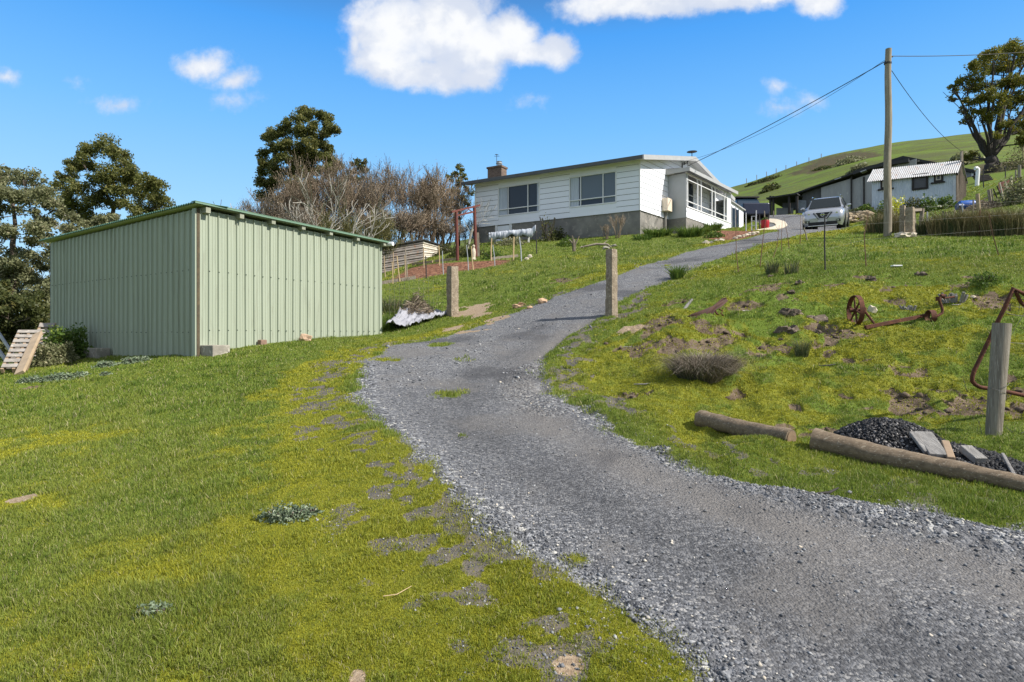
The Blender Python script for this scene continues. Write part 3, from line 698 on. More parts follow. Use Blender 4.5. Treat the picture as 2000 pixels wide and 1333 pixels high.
# ---------------------------------------------------------------- white house
hC = P(1250,411,31.5); hL = P(928,446,36.6); 
HLw = Wall(hC, hL); vr = Vector((.64,.77,0)).normalized(); hR = Vector((hC.x, hC.y, 0))+vr*11.6; HRw = Wall(hC, hR)
zF = hC.z; zE = EYE+(HZ-311)/F*31.5; gH = hf(hC.x, hC.y)
HLw.n = Vector((-HLw.u.y, HLw.u.x, 0)); HLw.n = HLw.n if HLw.n.y < 0 else -HLw.n
HRw.n = Vector((vr.y, -vr.x, 0))
house = thing('house', 'white weatherboard house on a grey concrete base with wide front windows', 'house', (hC.x, hC.y, gH))
def ridge(a): return zE+1.2*(1-abs(a-5.8)/5.8)
bh = .298
def boards(W, L, topf, holes=(), a_off=0., zf=None, zmax=None, o=0.):
    mb = MB(); z = zf or zF; k = 0
    while z < (zmax or zE+1.3):
        z1 = z+bh
        segs = [(a_off, L)]
        for (h0_, h1_, hz0, hz1) in holes:
            if z1 > hz0+.01 and z < hz1-.01:
                ns = []
                for s0, s1 in segs:
                    if h1_ <= s0 or h0_ >= s1: ns.append((s0, s1)); continue
                    if h0_ > s0: ns.append((s0, h0_))
                    if h1_ < s1: ns.append((h1_, s1))
                segs = ns
        for s0, s1 in segs:
            N = 1 if topf is None else 40
            for i in range(N):
                x0 = s0+(s1-s0)*i/N; x1 = s0+(s1-s0)*(i+1)/N
                t0 = z1 if topf is None else min(z1, topf(x0)); t1 = z1 if topf is None else min(z1, topf(x1))
                if max(t0, t1) <= z+.002: continue
                t0 = max(t0, z); t1 = max(t1, z)
                if t0 > z1-.001: t0 -= .017
                if t1 > z1-.001: t1 -= .017
                mb.quad(W.p(x0, z, o+.030), W.p(x1, z, o+.030), W.p(x1, t1, o+.008), W.p(x0, t0, o+.008))
                mb.quad(W.p(x0, z, o+.0), W.p(x1, z, o+.0), W.p(x1, z, o+.030), W.p(x0, z, o+.030))
        z = z1; k += 1
    return mb
def rect(W, x0, yt0, yb0, x1):      # left edge pixel x, top, bottom; right edge pixel x -> along/height
    a0, z1 = W.px(x0, yt0); _, z0 = W.px(x0, yb0); a1, _ = W.px(x1, yt0)
    return min(a0, a1), max(a0, a1), z0, z1
win = [rect(HLw, 1203.3, 335, 395.5, 1113), rect(HLw, 1053.6, 356.5, 413.5, 974)]
_, _, dz0, dz1 = rect(HLw, 972, 440, 459, 994)
boards(HLw, HLw.L, None, [(w0, w1, z0, z1) for (w0, w1, z0, z1) in win], zmax=zE-.05).build('wall', M_white, house)
boards(HRw, 11.6, lambda a: ridge(a)+.0).build('wall', M_white, house)
mb = MB(); HLw.box(mb, .02, HLw.L, zF, zE-.1, -.1, -.075); HRw.box(mb, .02, 11.6, zF, zE-.1, -.1, -.075); mb.build('backing', M_black, house)  # black sheet behind the board gaps, stands in for shade under the laps
# close boards above and below the windows exactly with strips
mb = MB()
for (w0, w1, z0, z1) in win:
    q0, q1 = (z1+.03, z1+.36), (z0-.34, z0-.03)
    for q_ in (q0, q1):
        mb = MB(); HLw.box(mb, w0, w1, q_[0], q_[1], -.03, .018); mb.build('window_board', M_white, house)
m_gl, t, b = newmat('window_glass'); b.inputs['Base Color'].default_value = (.02,.035,.055,1); b.inputs['Roughness'].default_value = .06; b.inputs['Specular IOR Level'].default_value = .4
m_gl2, t, b = newmat('blind_behind_glass'); b.inputs['Base Color'].default_value = (.10,.135,.17,1); b.inputs['Roughness'].default_value = .2
M_curt = mat('curtain', (.55,.60,.66), (.38,.42,.48), .8, scale=3, bump=.1, stretch=(8,8,.4))
for wi, (w0, w1, z0, z1) in enumerate(win):
    fr = MB(); 
    for (a0, a1, b0, b1) in ((w0, w1, z0-.03, z0+.03), (w0, w1, z1-.03, z1+.03), (w0-.03, w0+.03, z0, z1), (w1-.03, w1+.03, z0, z1)): HLw.box(fr, a0, a1, b0, b1, -.02, .05)
    m1 = w0+(w1-w0)*.27; m2 = w0+(w1-w0)*.755; zt2 = z0+(z1-z0)*.215
    for a_ in (m1, m2): HLw.box(fr, a_-.025, a_+.025, z0+.03, z1-.03, -.015, .045)
    HLw.box(fr, w0+.03, w1-.03, zt2-.025, zt2+.025, -.016, .047)
    f = fr.build('window', M_whitep, house)
    g = MB(); HLw.box(g, w0, w1, z0, z1, -.05, -.022); g.build('pane', m_gl, f)
    ## curtain folds behind glass would vanish: hung on the inner face, glass kept behind reads dark
    ww = w1-w0
    for (c0, c1) in (((.80, .985),) if wi == 0 else ((.79, .985), (.0, .06))):
        n_ = 9; cu = MB()
        for i in range(n_):
            x0 = w0+ww*(c0+(c1-c0)*i/n_); x1 = w0+ww*(c0+(c1-c0)*(i+1)/n_); oo = -.018+.006*(i % 2); o2 = -.018+.006*((i+1) % 2)
            fl = .05*ww*(1-(i/n_)) if c0 > .5 else 0
            cu.quad(HLw.p(x0-fl*.0, z0+.02, oo), HLw.p(x1, z0+.02, o2), HLw.p(x1, z1-.02, o2), HLw.p(x0, z1-.02, oo))
        cu.build('curtain', M_curt, f)
    if wi == 0:
        bl = MB(); HLw.box(bl, w0+.03, m1-.02, z0+.03, z1-.03, -.03, -.016); bl.build('blind', m_gl2, f)
        bl = MB(); HLw.box(bl, m1+.02, m2-.02, z0+.3, z1-.03, -.03, -.017); bl.build('blind', m_gl2, f)
mb = MB(); HLw.box(mb, 0, HLw.L, gH-1.0, zF+.0, -.25, -.03); 
HRw.box(mb, .03, 11.6, gH-.6, zF, -.25, -.032); mb.build('foundation', M_found, house)
mb = MB(); HLw.box(mb, -.03, .05, zF, zE, -.03, .04); mb.build('corner_trim', M_whitep, house)
# garage-like white door and pillars under the floor
a0, a1 = HLw.px(994, 450)[0], HLw.px(972, 450)[0]
f = MB(); HLw.box(f, a0, a1, gH-.3, zF-.06, -.04, -.015); f.build('cellar_door', M_white, house)
for (x0, x1) in ((967, 971.5), (994.5, 999.5)):
    b0, b1 = HLw.px(x1, 450)[0], HLw.px(x0, 450)[0]; f = MB(); HLw.box(f, b0, b1, gH-.3, zF, -.035, .0); f.build('pillar', M_whitep, house)
# roof: two planes with ridge running back, fascias and gutter
ov = .55; og = .45
def rp(a, z, b): q = HRw.p(a, z, 0); q = q+HLw.u*b; return q      # a: along gable, b: towards the left end
mb = MB(); Lh = HLw.L
sl_ = 1.2/5.8
for (x0, x1) in ((-ov, 5.8), (12.15, 5.8)):
    zz0 = zE+(-ov*sl_); zz1 = zE+1.2
    q = [rp(x0, zz0+.16, -og), rp(x1, zz1+.16, -og), rp(x1, zz1+.16, Lh+.4), rp(x0, zz0+.16, Lh+.4)]
    mb.quad(*q); mb.quad(*[p-Vector((0,0,.10)) for p in q])
    for i in range(4): mb.quad(q[i], q[(i+1) % 4], q[(i+1) % 4]-Vector((0,0,.10)), q[i]-Vector((0,0,.10)))
mb.build('roof', M_roof, house)
mb = MB()
for (x0, x1) in ((-ov-.02, 5.8), (5.8, 12.17)):
    za = ridge(max(x0, -9))-(0 if x0 > 0 else 0); f0 = zE+1.2*(1-abs(x0-5.8)/5.8); f1 = zE+1.2*(1-abs(x1-5.8)/5.8)
    mb.hexa([rp(x0, f0-.09, -og-.03), rp(x1, f1-.09, -og-.03), rp(x1, f1-.09, -og), rp(x0, f0-.09, -og), rp(x0, f0+.15, -og-.03), rp(x1, f1+.15, -og-.03), rp(x1, f1+.15, -og), rp(x0, f0+.15, -og)])
mb.build('fascia', M_fascia, house)
mb = MB()
for (x0, x1) in ((-ov, 5.8), (5.8, 12.1)):
    f0 = ridge(x0); f1 = ridge(x1)
    mb.quad(rp(x0, f0-.05, -og), rp(x1, f1-.05, -og), rp(x1, f1-.05, .0), rp(x0, f0-.05, .0))
mb.quad(rp(-ov, zE-.12, -og), rp(0, zE-.06, -og), rp(0, zE-.06, Lh+.4), rp(-ov, zE-.12, Lh+.4))
mb.build('soffit', mat('white_soffit', (.62,.62,.6), (.55,.55,.53), .6, scale=3, bump=.02), house)
mb = MB(); z_ = zE-ov*sl_
mb.hexa([rp(-ov-.13, z_-.06, -og-.02), rp(-ov-.02, z_-.06, -og-.02), rp(-ov-.02, z_-.06, Lh+.42), rp(-ov-.13, z_-.06, Lh+.42), rp(-ov-.15, z_+.11, -og-.02), rp(-ov-.02, z_+.11, -og-.02), rp(-ov-.02, z_+.11, Lh+.42), rp(-ov-.15, z_+.11, Lh+.42)])
mb.build('gutter', M_gutter, house)
mb = MB(); q = HLw.p(Lh+.02, z_-.05, .35); mb.tube([q, q+Vector((0,0,-.2)), HLw.p(Lh-.05, z_-.42, .06), HLw.p(Lh-.05, zF, .06), HLw.p(Lh-.05, zF-1.1, .06)], .04, 8); mb.build('downpipe', M_whitep, house)
# porch on the right-hand face
zP = EYE+(HZ-331)/F*33.2
def hp(a, z, o): return HRw.p(a, z, o)
pa0 = HRw.px(1304, 420)[0]; po = 1.05
# outer corner from photo
kx = (1340-1000)/F; q = hp(pa0, 0, 0); po = (kx*q.y-q.x)/(HRw.n.x-kx*HRw.n.y); PW = Wall(hp(pa0, 0, po), hp(pa0, 0, po)+vr*7); PW.n = HRw.n
pL = PW.px(1427, 440)[0]
sillz = PW.px(1340, 402)[1]
gray_panel = mat('grey_panel', (.40,.41,.42), (.37,.38,.39), .6, scale=2, bump=.02)
mb = MB(); mb.hexa([hp(pa0, zF-.02, 0), hp(pa0, zF-.02, po), hp(pa0+.06, zF-.02, po), hp(pa0+.06, zF-.02, 0), hp(pa0, zP-.18, 0), hp(pa0, zP-.18, po), hp(pa0+.06, zP-.18, po), hp(pa0+.06, zP-.18, 0)]); mb.build('porch_end', gray_panel, house)
mb = MB(); mb.hexa([hp(pa0, gH-.4, -.02), hp(pa0, gH-.4, po+.0), hp(pa0+pL, gH-.4, po), hp(pa0+pL, gH-.4, -.02), hp(pa0, zF-.02, -.02), hp(pa0, zF-.02, po), hp(pa0+pL, zF-.02, po), hp(pa0+pL, zF-.02, -.02)]); mb.build('porch_base', M_found, house)
boards(PW, pL, None, a_off=0, zf=zF-.02, zmax=sillz-.2, o=.0).build('porch_wall', M_white, house)
mb = MB(); PW.box(mb, 0, pL, sillz-.06, sillz, -.06, .05); PW.box(mb, pL-.55, pL, zF, zP-.14, -.05, .02)
PW.box(mb, 0, pL, zP-.22, zP-.14, -.04, .03); mb.build('porch_trim', M_whitep, house)
for qx in (1342, 1362, 1369, 1390, 1396.5, 1414.5, 1419.5):
    a_ = PW.px(qx, 400)[0]; mb = MB(); PW.box(mb, a_-.035, a_+.035, sillz, zP-.2, -.035, .035); mb.build('porch_post', M_whitep, house)
mb = MB()
for z_ in (sillz+.28, zP-.5): PW.box(mb, 0, pL-.5, z_-.02, z_+.02, -.02, .02)
mb.build('porch_rail', M_whitep, house)
mb = MB()   # porch roof
z0 = zP
mb.hexa([hp(pa0-.25, z0+.12, -.01), hp(pa0-.25, z0-.02, po+.3), hp(pa0+pL+.4, z0-.02, po+.3), hp(pa0+pL+.4, z0+.12, -.01), hp(pa0-.25, z0+.17, -.01), hp(pa0-.25, z0+.03, po+.3), hp(pa0+pL+.4, z0+.03, po+.3), hp(pa0+pL+.4, z0+.17, -.01)]); mb.build('porch_roof', M_roof, house)
mb = MB()
mb.hexa([hp(pa0-.25, z0-.17, po+.3), hp(pa0+pL+.4, z0-.17, po+.3), hp(pa0+pL+.4, z0-.17, po+.33), hp(pa0-.25, z0-.17, po+.33), hp(pa0-.25, z0+.02, po+.3), hp(pa0+pL+.4, z0+.02, po+.3), hp(pa0+pL+.4, z0+.02, po+.33), hp(pa0-.25, z0+.02, po+.33)])
mb.hexa([hp(pa0-.28, z0-.17, 0), hp(pa0-.28, z0-.17, po+.33), hp(pa0-.25, z0-.17, po+.33), hp(pa0-.25, z0-.17, 0), hp(pa0-.28, z0+.13, 0), hp(pa0-.28, z0+.03, po+.33), hp(pa0-.25, z0+.03, po+.33), hp(pa0-.25, z0+.13, 0)])
mb.build('porch_fascia', M_fascia, house)
for (x0, x1, yt, yb) in ((1343, 1352, 357, 405), (1384, 1391, 376, 415)):      # windows behind the posts
    a0, z1 = HRw.px(x0, yt); a1, _ = HRw.px(x1, yt); z0_ = HRw.px(x0, yb)[1]
    mb = MB()
    for (u0, u1, v0, v1) in ((a0, a1, z0_-.04, z0_), (a0, a1, z1, z1+.05), (a0-.05, a0, z0_, z1), (a1, a1+.05, z0_, z1), (a0, a1, (z0_+z1)/2-.02, (z0_+z1)/2+.02)): HRw.box(mb, u0, u1, v0, v1, .0, .07)
    f = mb.build('window', M_whitep, house); g = MB(); HRw.box(g, a0, a1, z0_, z1, .031, .05); g.build('pane', m_gl, f)
# lean-to beyond the porch
LW = Wall(PW.p(pL+.02, 0, -.15), PW.p(pL+4, 0, -.15)); LW.n = HRw.n
l1, zl_ = LW.px(1452, 412); l0, zh_ = 0, LW.px(1427.5, 394)[1]; gz_ = LW.px(1452, 447)[1]
mb = MB(); mb.hexa([LW.p(0, gz_-.6, -.1), LW.p(l1, gz_-.6, -.1), LW.p(l1, gz_-.6, 0), LW.p(0, gz_-.6, 0), LW.p(0, zh_, -.1), LW.p(l1, zl_, -.1), LW.p(l1, zl_, 0), LW.p(0, zh_, 0)]); mb.build('lean_to_wall', M_white, house)
mb = MB(); mb.hexa([LW.p(0, zh_, -2.5), LW.p(l1+.1, zl_, -2.5), LW.p(l1+.1, zl_, .12), LW.p(0, zh_, .12), LW.p(0, zh_+.07, -2.5), LW.p(l1+.1, zl_+.07, -2.5), LW.p(l1+.1, zl_+.07, .12), LW.p(0, zh_+.07, .12)]); mb.build('lean_to_roof', M_fascia, house)
d0 = LW.px(1428, 430)[0]; d1, zd = LW.px(1442, 411); f = MB(); LW.box(f, d0, d1, gz_-.6, zd, 0, .02); f = f.build('door', m_gl, house)
mb = MB()
for a_ in (d0, d0+(d1-d0)*.5, d1): LW.box(mb, a_-.05, a_+.05, gz_-.6, zd+.06, .02, .05)
mb.build('door_frame', M_steel, f)
# chimney with flue and weather vane
cb = P(971, 345, 36.2); M_brk = None
m_bk, t, b = newmat('chimney_brick'); cc = t.n('ShaderNodeTexCoord').outputs['Object']
mp = t.n('ShaderNodeMapping', {'Vector': cc, 'Rotation': (math.pi/2, 0, 0)}).outputs[0]
bk = t.n('ShaderNodeTexBrick', {'Vector': mp, 'Color1': (.085,.055,.04,1), 'Color2': (.17,.11,.075,1), 'Mortar': (.17,.15,.13,1), 'Scale': 4.5, 'Mortar Size': .02}); t.t.links.new(bk.outputs[0], b.inputs['Base Color']); b.inputs['Roughness'].default_value = .9
Mh = Matrix.Rotation(math.atan2(HLw.u.y, HLw.u.x), 3, 'Z')
ch = MB(); zc1 = EYE+(HZ-329)/F*36.2; ch.box((cb.x, cb.y, zc1-.9), (.95, .6, 1.8), Mh); ch.box((cb.x, cb.y, zc1+.0), (1.05, .7, .1), Mh); ch = ch.build('chimney', m_bk, house)
mb = MB(); q = Vector((cb.x+.12, cb.y, zc1)); mb.tube([q, q+Vector((0,0,.25))], .12, 12); mb.tube([q+Vector((0,0,.25)), q+Vector((0,0,.3)), q+Vector((0,0,.31)), q+Vector((0,0,.38))], [.19,.19,.12,.16], 12); mb.tube([q+Vector((0,0,.38)), q+Vector((0,0,.42))], [.18,.05], 12); mb.build('flue', M_steel, ch)
mb = MB(); q = Vector((cb.x-.02, cb.y-.3, zc1)); mb.tube([q, q+Vector((0,0,.75))], .015, 5); mb.tube([q+Vector((-.14,0,.62)), q+Vector((.16,0,.62))], .012, 4); mb.tube([q+Vector((-.1,0,.72)), q+Vector((.1,0,.7))], .02, 4); mb.build('weather_vane', M_blackst, ch)
# satellite dish on the ridge, service bracket, meter box
q = rp(5.7, zE+1.36, -.3); mb = MB(); mb.tube([q, q+Vector((0,0,.22))], .025, 6)
mb.tube([q+Vector((0,0,.22)), q+Vector((0,0,.27))], [.05, .3], 16); mb.build('satellite_dish', mat('dish_grey', (.12,.12,.13), rough=.5, bump=0), house)
bp_ = HRw.p(HRw.px(1331, 327)[0], HRw.px(1331, 327)[1], .05); mb = MB(); mb.bar(bp_+Vector((0,0,-.35)), bp_+Vector((0,0,.25)), .05, .05); mb.bar(bp_+Vector((0,0,.15)), bp_+HRw.n*.35+Vector((0,0,.2)), .04, .04)
for k_ in (0, .2): mb.tube([bp_+HRw.n*(.12+k_)+Vector((0,0,.1)), bp_+HRw.n*(.12+k_)+Vector((0,0,.28))], .05, 8)
mb.build('cable_bracket', mat('porcelain_dark', (.12,.12,.12), rough=.4, bump=0), house)
a0, z1 = HRw.px(1292, 388); z0_ = HRw.px(1292, 412)[1]; a1 = a0+.62; mb = MB(); HRw.box(mb, a0, a1, z0_-.02, z1, .03, .36); mb = mb.build('meter_box', mat('cream_box', (.74,.62,.48), (.70,.58,.45), .5, scale=3, bump=.02), house, bevel=.01)
mb = MB(); HRw.box(mb, a0+.25, a0+.36, zF-.9, z0_-.02, .03, .12); mb.build('conduit', M_found, house)
# ---------------------------------------------------------------- vegetation
def foliage_mat(name, c1, c2, c3, tr=.38, rough=.55):
    m, t, b = newmat(name); r = att2(t, 'rnd')
    col = t.mix(r, c1, c2); col = t.mix(t.maprange(r, .86, .93), col, c3)
    t.t.links.new(col, b.inputs['Base Color']); b.inputs['Roughness'].default_value = rough; b.inputs['Specular IOR Level'].default_value = .3
    tb = t.n('ShaderNodeBsdfTranslucent', {'Color': col}); mx = t.n('ShaderNodeMixShader', {0: tr, 1: b.outputs[0], 2: tb.outputs[0]})
    t.t.links.new(mx.outputs[0], m.node_tree.nodes['Material Output'].inputs[0]); return m
def att2(t, k): return t.n('ShaderNodeAttribute', attribute_name=k).outputs['Fac']
F_gum = foliage_mat('gum_leaves', (.095,.11,.03), (.19,.19,.052), (.31,.27,.09))
F_dark = foliage_mat('dark_leaves', (.055,.070,.022), (.11,.12,.034), (.18,.165,.05))
F_wattle = foliage_mat('wattle_leaves', (.15,.16,.075), (.27,.275,.14), (.40,.36,.22))
F_ochre = foliage_mat('ochre_leaves', (.10,.115,.02), (.21,.20,.03), (.36,.27,.035))
F_green = foliage_mat('green_leaves', (.06,.11,.018), (.13,.20,.03), (.22,.27,.05))
F_silver = foliage_mat('silver_leaves', (.11,.15,.085), (.22,.27,.17), (.33,.37,.26), .15)
F_rush = foliage_mat('rush_stems', (.12,.12,.05), (.26,.20,.10), (.40,.31,.17), .15)
F_rushg = foliage_mat('green_rush', (.05,.075,.03), (.11,.12,.05), (.25,.2,.1), .15)
F_dry = foliage_mat('dry_stems', (.18,.14,.10), (.34,.27,.20), (.46,.39,.30), .05, .8)
F_twig = foliage_mat('brown_twigs', (.165,.122,.082), (.31,.235,.162), (.42,.34,.25), 0, .8)
F_olive = foliage_mat('olive_twigs', (.10,.10,.035), (.20,.18,.07), (.27,.23,.11), .1, .8)
F_twigd = foliage_mat('dark_twigs', (.12,.098,.072), (.235,.19,.145), (.34,.29,.23), 0, .8)
F_white = foliage_mat('pale_flowers', (.75,.74,.6), (.8,.8,.7), (.6,.6,.3), .3)
F_yel = foliage_mat('yellow_flowers', (.45,.46,.03), (.62,.58,.05), (.6,.6,.3), .3)
B_gum = mat('gum_bark', (.13,.10,.075), (.07,.055,.045), .9, scale=3, bump=.4, stretch=(3,3,.5), c3=(.26,.22,.18))
B_dark = mat('dark_bark', (.055,.045,.038), (.032,.027,.024), .9, scale=3, bump=.5, stretch=(3,3,.5), c3=(.11,.095,.08))
B_pale = mat('pale_bark', (.45,.42,.36), (.31,.285,.24), .9, scale=5, bump=.3, stretch=(3,3,.7))
def frand(n): return NR.random(n)
def cards(C, size, n_upr=.0, asp=.5):
    """one diamond leaf card per centre"""
    k = len(C); a = NR.normal(0, 1, (k,3)); a /= np.linalg.norm(a, axis=1)[:,None]+1e-9; a[:,2] *= (1-n_upr)
    b = NR.normal(0, 1, (k,3)); b -= a*(a*b).sum(1)[:,None]; b /= np.linalg.norm(b, axis=1)[:,None]+1e-9
    s = (size*NR.uniform(.6, 1.35, k))[:,None]
    V = np.stack([C-a*s, C+b*s*asp, C+a*s, C-b*s*asp], 1).reshape(-1,3)
    return V
def clump_pts(c, r, n, sub=7, flat=.75):
    c = np.array(c); S = NR.normal(0, 1, (sub,3)); S /= np.linalg.norm(S, axis=1)[:,None]; S *= NR.uniform(.25, .78, (sub,1))*r; S[:,2] *= flat
    w_ = NR.integers(0, sub, n); d = NR.normal(0, 1, (n,3)); d /= np.linalg.norm(d, axis=1)[:,None]
    d *= (r*NR.uniform(.3,.66,sub)[w_]*NR.random(n)**.55)[:,None]; d[:,2] *= .8
    return c+S[w_]+d, w_
def limb_tree(mb, base, targets, r0, multi=0, fork=.25, wig=.06, minr=.012, trunks=1, lean=None):
    """grow limbs from the ground to each target, branching off what already stands"""
    base = Vector(base); nodes = []; R = rnd
    tg = sorted([Vector(q) for q in targets], key=lambda q: (q-base).length)
    top = sum(tg, Vector())/len(tg); top.z = max(q.z for q in tg)*.8+base.z*.2
    H = top.z-base.z; segs = []
    if multi: top = base+(top-base)*multi
    trunk = []
    for i in range(9):
        f = i/8; q = base.lerp(top, f)+Vector((R.gauss(0, wig*H*.25*f), R.gauss(0, wig*H*.25*f), 0)) if i else base.copy()
        trunk.append(q)
    radii = [r0*(1-(.8 if not multi else .3)*i/8) for i in range(9)]
    mb.tube(trunk, radii, 9)
    for i, q in enumerate(trunk):
        if i/8 > fork*.6: nodes.append((q, radii[i]))
    trunk_nodes = list(nodes)
    if multi:
        bx_ = sorted([q for q in tg if q.z > base.z+.45*H], key=lambda q: q.x); ft_ = bx_[::max(1, len(bx_)//11)]; tg = ft_+[q for q in tg if q not in ft_]
    for qi, q in enumerate(tg):
        best = min((trunk_nodes if multi and qi < len(ft_) else nodes), key=lambda nd: (nd[0]-q).length+max(0, nd[0].z-q.z+.15*(nd[0]-q).length)*2.5)
        s, rs = best; L = (q-s).length
        if L < .1: continue
        c1 = s+(q-s)*.45+Vector((R.gauss(0,.08)*L, R.gauss(0,.08)*L, (.02-R.random()*.14)*L if q.z > s.z else .05*L))
        pts = []
        for i in range(8):
            f = i/7; p = s*(1-f)**2+c1*2*f*(1-f)+q*f*f; 
            if 0 < i < 7: p += Vector((R.gauss(0,.012), R.gauss(0,.012), R.gauss(0,.012)))*L
            pts.append(p)
        ra = min(rs*.6 if multi else rs*.8, r0*.12+L*(.019 if multi else .022)); rr = [max(minr, ra*(1-.8*i/7)) for i in range(8)]
        mb.tube(pts, rr, 6)
        for i in (2, 3, 4, 5, 6): nodes.append((pts[i], rr[i]))
        for k in range(4):      # twigs fanning into the clump
            e = q+Vector((R.gauss(0,1), R.gauss(0,1), R.random()))*min(L*.16, .32); j = R.choice((4,5,6)); mb.tube([pts[j], (pts[j]+e)/2+Vector((0,0,.02*L)), e], [rr[j]*.5, minr*.9, minr*.5], 4, False)
def make_tree(name, label, bx, d, clumps, fm, bm_, leaf, dens, r0, zb=None, depth=.5, group=None, cat='tree', fork=.25, flat=.75, minr=.012, sub=7, rmul=1., multi=0):
    base = gnd(bx, d)
    if zb is not None: base.z = zb
    o = thing(name, label, cat, base, group); T = []; C_ = []; Rr = []
    xs = [q[0] for q in clumps]; wpx = (max(xs)-min(xs))/2+20
    for (px, py, r) in clumps:
        rel = (px-sum(xs)/len(xs))/wpx; dd = math.sqrt(max(.05, 1-rel*rel))*wpx/F*d*depth
        r *= rmul; dz = rnd.uniform(-dd, dd); q = P(px, py, d); k = (d+dz)/d; q = Vector((q.x*k, d+dz, EYE+(q.z-EYE)*k)); rw = r/F*d
        T.append(q-Vector((0,0,rw*.35))); n = int(dens*rw*rw); pts, w_ = clump_pts(q, rw, n, sub, flat); C_.append(pts); Rr.append(np.clip(frand(n)*.75+frand(sub)[w_]*.3, 0, 1))
    mb = MB(); limb_tree(mb, base-Vector((0,0,.2)), T, r0, multi, fork, minr=minr); mb.build('trunk', bm_, o, smooth='all')
    C_ = np.concatenate(C_); V = cards(C_, leaf*np.ones(len(C_)))
    npmesh('crown', V, 4, fm, o, attrs={'rnd': np.repeat(np.concatenate(Rr), 4)})
    return o
G1 = 'trees behind the green shed'
# broad gum left
make_tree('gum_tree', 'broad dark olive gum tree rising behind the left half of the green shed', 225, 33,
 [(205,285,22),(180,290,18),(168,302,14),(225,300,18),(245,305,14),(150,322,20),(170,322,16),(183,330,12),(140,335,14),(128,345,14),(120,365,14),(240,325,18),(255,335,16),(215,345,22),(190,350,16),(230,352,22),(262,350,20),(290,355,20),(305,362,16),(158,368,22),(135,385,18),(200,375,20),(235,372,18),(275,375,24),(300,385,22),(318,395,16),(180,395,22),(150,405,22),(220,398,16),(255,400,18),(290,410,22),(322,412,14),(130,420,20),(175,425,22),(210,430,18),(270,425,20),(120,400,12),(245,320,10),(240,300,9),(160,310,12)],
 F_gum, B_gum, .065, 2300, .34, zb=1.0, group=G1, fork=.3, rmul=1.32, sub=10)
make_tree('gum_tree', 'tall round-topped gum tree behind the brown bare thicket', 588, 41,
 [(600,222,16),(620,224,16),(585,232,13),(637,233,13),(645,250,14),(655,255,10),(560,240,10),(613,245,12),(632,262,12),(532,262,14),(523,272,12),(550,262,14),(575,258,16),(596,258,18),(560,285,16),(535,290,12),(518,302,12),(512,315,10),(580,290,18),(605,285,16),(625,280,16),(640,290,14),(545,305,14),(525,320,14),(565,312,18),(595,310,18),(622,305,18),(642,312,14),(515,335,12),(540,335,18),(575,338,20),(605,335,20),(640,335,16),(655,325,12),(510,355,14),(535,358,18),(570,365,18),(600,360,18),(520,385,18),(555,385,18),(590,385,18)],
 F_gum, B_gum, .072, 3300, .4, zb=3.0, group=G1, fork=.3, rmul=1.32, sub=10)
# feathery wattle mass at the left edge
cl = []
R_ = random.Random(5)
for i in range(125):
    px = R_.uniform(-70, 128); top = 325+max(0, px-20)*.55+R_.uniform(0,18); py = R_.uniform(top, 660); cl.append((px, py, R_.uniform(12, 25)))
cl += [(8,328,9),(20,335,9),(45,345,8),(70,340,7),(85,352,7),(62,358,9),(95,372,8),(30,350,12)]
make_tree('wattle_tree', 'feathery grey-green wattle at the left edge beyond the shed', 10, 21.5, cl, F_wattle, B_gum, .05, 3000, .22, zb=.6, group=G1, depth=.7, flat=.6, sub=14, rmul=1.25)
cl = [(R_.uniform(-60, 92), R_.uniform(560, 722), R_.uniform(14, 24)) for i in range(60)]
make_tree('shrub_thicket', 'dark green understorey bush below the left wattle, behind the pallets', 20, 18.5, cl, F_dark, B_gum, .055, 3000, .12, zb=.9, group=G1, depth=.8, sub=12, rmul=1.3, cat='bush')
cl = [(R_.uniform(105, 230), R_.uniform(415, 470), R_.uniform(12, 22)) for i in range(26)]+[(140,425,14),(170,440,14),(200,450,12)]
make_tree('olive_shrub', 'low rusty olive shrub showing just over the left shed roof', 165, 22, cl, F_wattle, B_pale, .05, 2500, .12, zb=1.0, group=G1, cat='bush')
make_tree('young_gum', 'thin young gum with a pointed crown at the left end of the house', 897, 39, [(895,325,9),(902,332,9),(890,340,11),(905,345,12),(880,350,9),(896,358,14),(912,368,9),(920,378,8),(875,345,7),(890,375,14),(905,388,11),(883,395,11),(897,410,11),(915,400,8),(890,430,10)], F_gum, B_gum, .075, 1500, .12, zb=5, group=G1)
make_tree('young_gum', 'small dark gum top peeping over the middle of the bare thicket', 703, 40, [(700,318,11),(712,314,8),(692,322,9),(706,328,12),(695,335,10),(715,335,9),(700,350,14)], F_dark, B_gum, .085, 1500, .14, zb=4, group=G1)
# bare twiggy hedgerow
def tubes3(segs, n=3):
    """segs: list of (p, q, r0, r1) -> triangular tubes as numpy quads"""
    A_ = np.array([s[0] for s in segs], float); B_ = np.array([s[1] for s in segs], float); ra = np.array([s[2] for s in segs]); rb = np.array([s[3] for s in segs])
    d = B_-A_; d /= np.linalg.norm(d, axis=1)[:,None]+1e-9; ref = np.where(np.abs(d[:,:1]) < .8, [[1.,0,0]], [[0,1.,0]])
    u_ = np.cross(d, ref); u_ /= np.linalg.norm(u_, axis=1)[:,None]; v_ = np.cross(d, u_); V = []
    for k in range(n):
        g0, g1 = 2*math.pi*k/n, 2*math.pi*(k+1)/n
        o0 = u_*math.cos(g0)+v_*math.sin(g0); o1 = u_*math.cos(g1)+v_*math.sin(g1)
        V.append(np.stack([A_+o0*ra[:,None], A_+o1*ra[:,None], B_+o1*rb[:,None], B_+o0*rb[:,None]], 1))
    return np.concatenate(V, 0).reshape(-1,3)
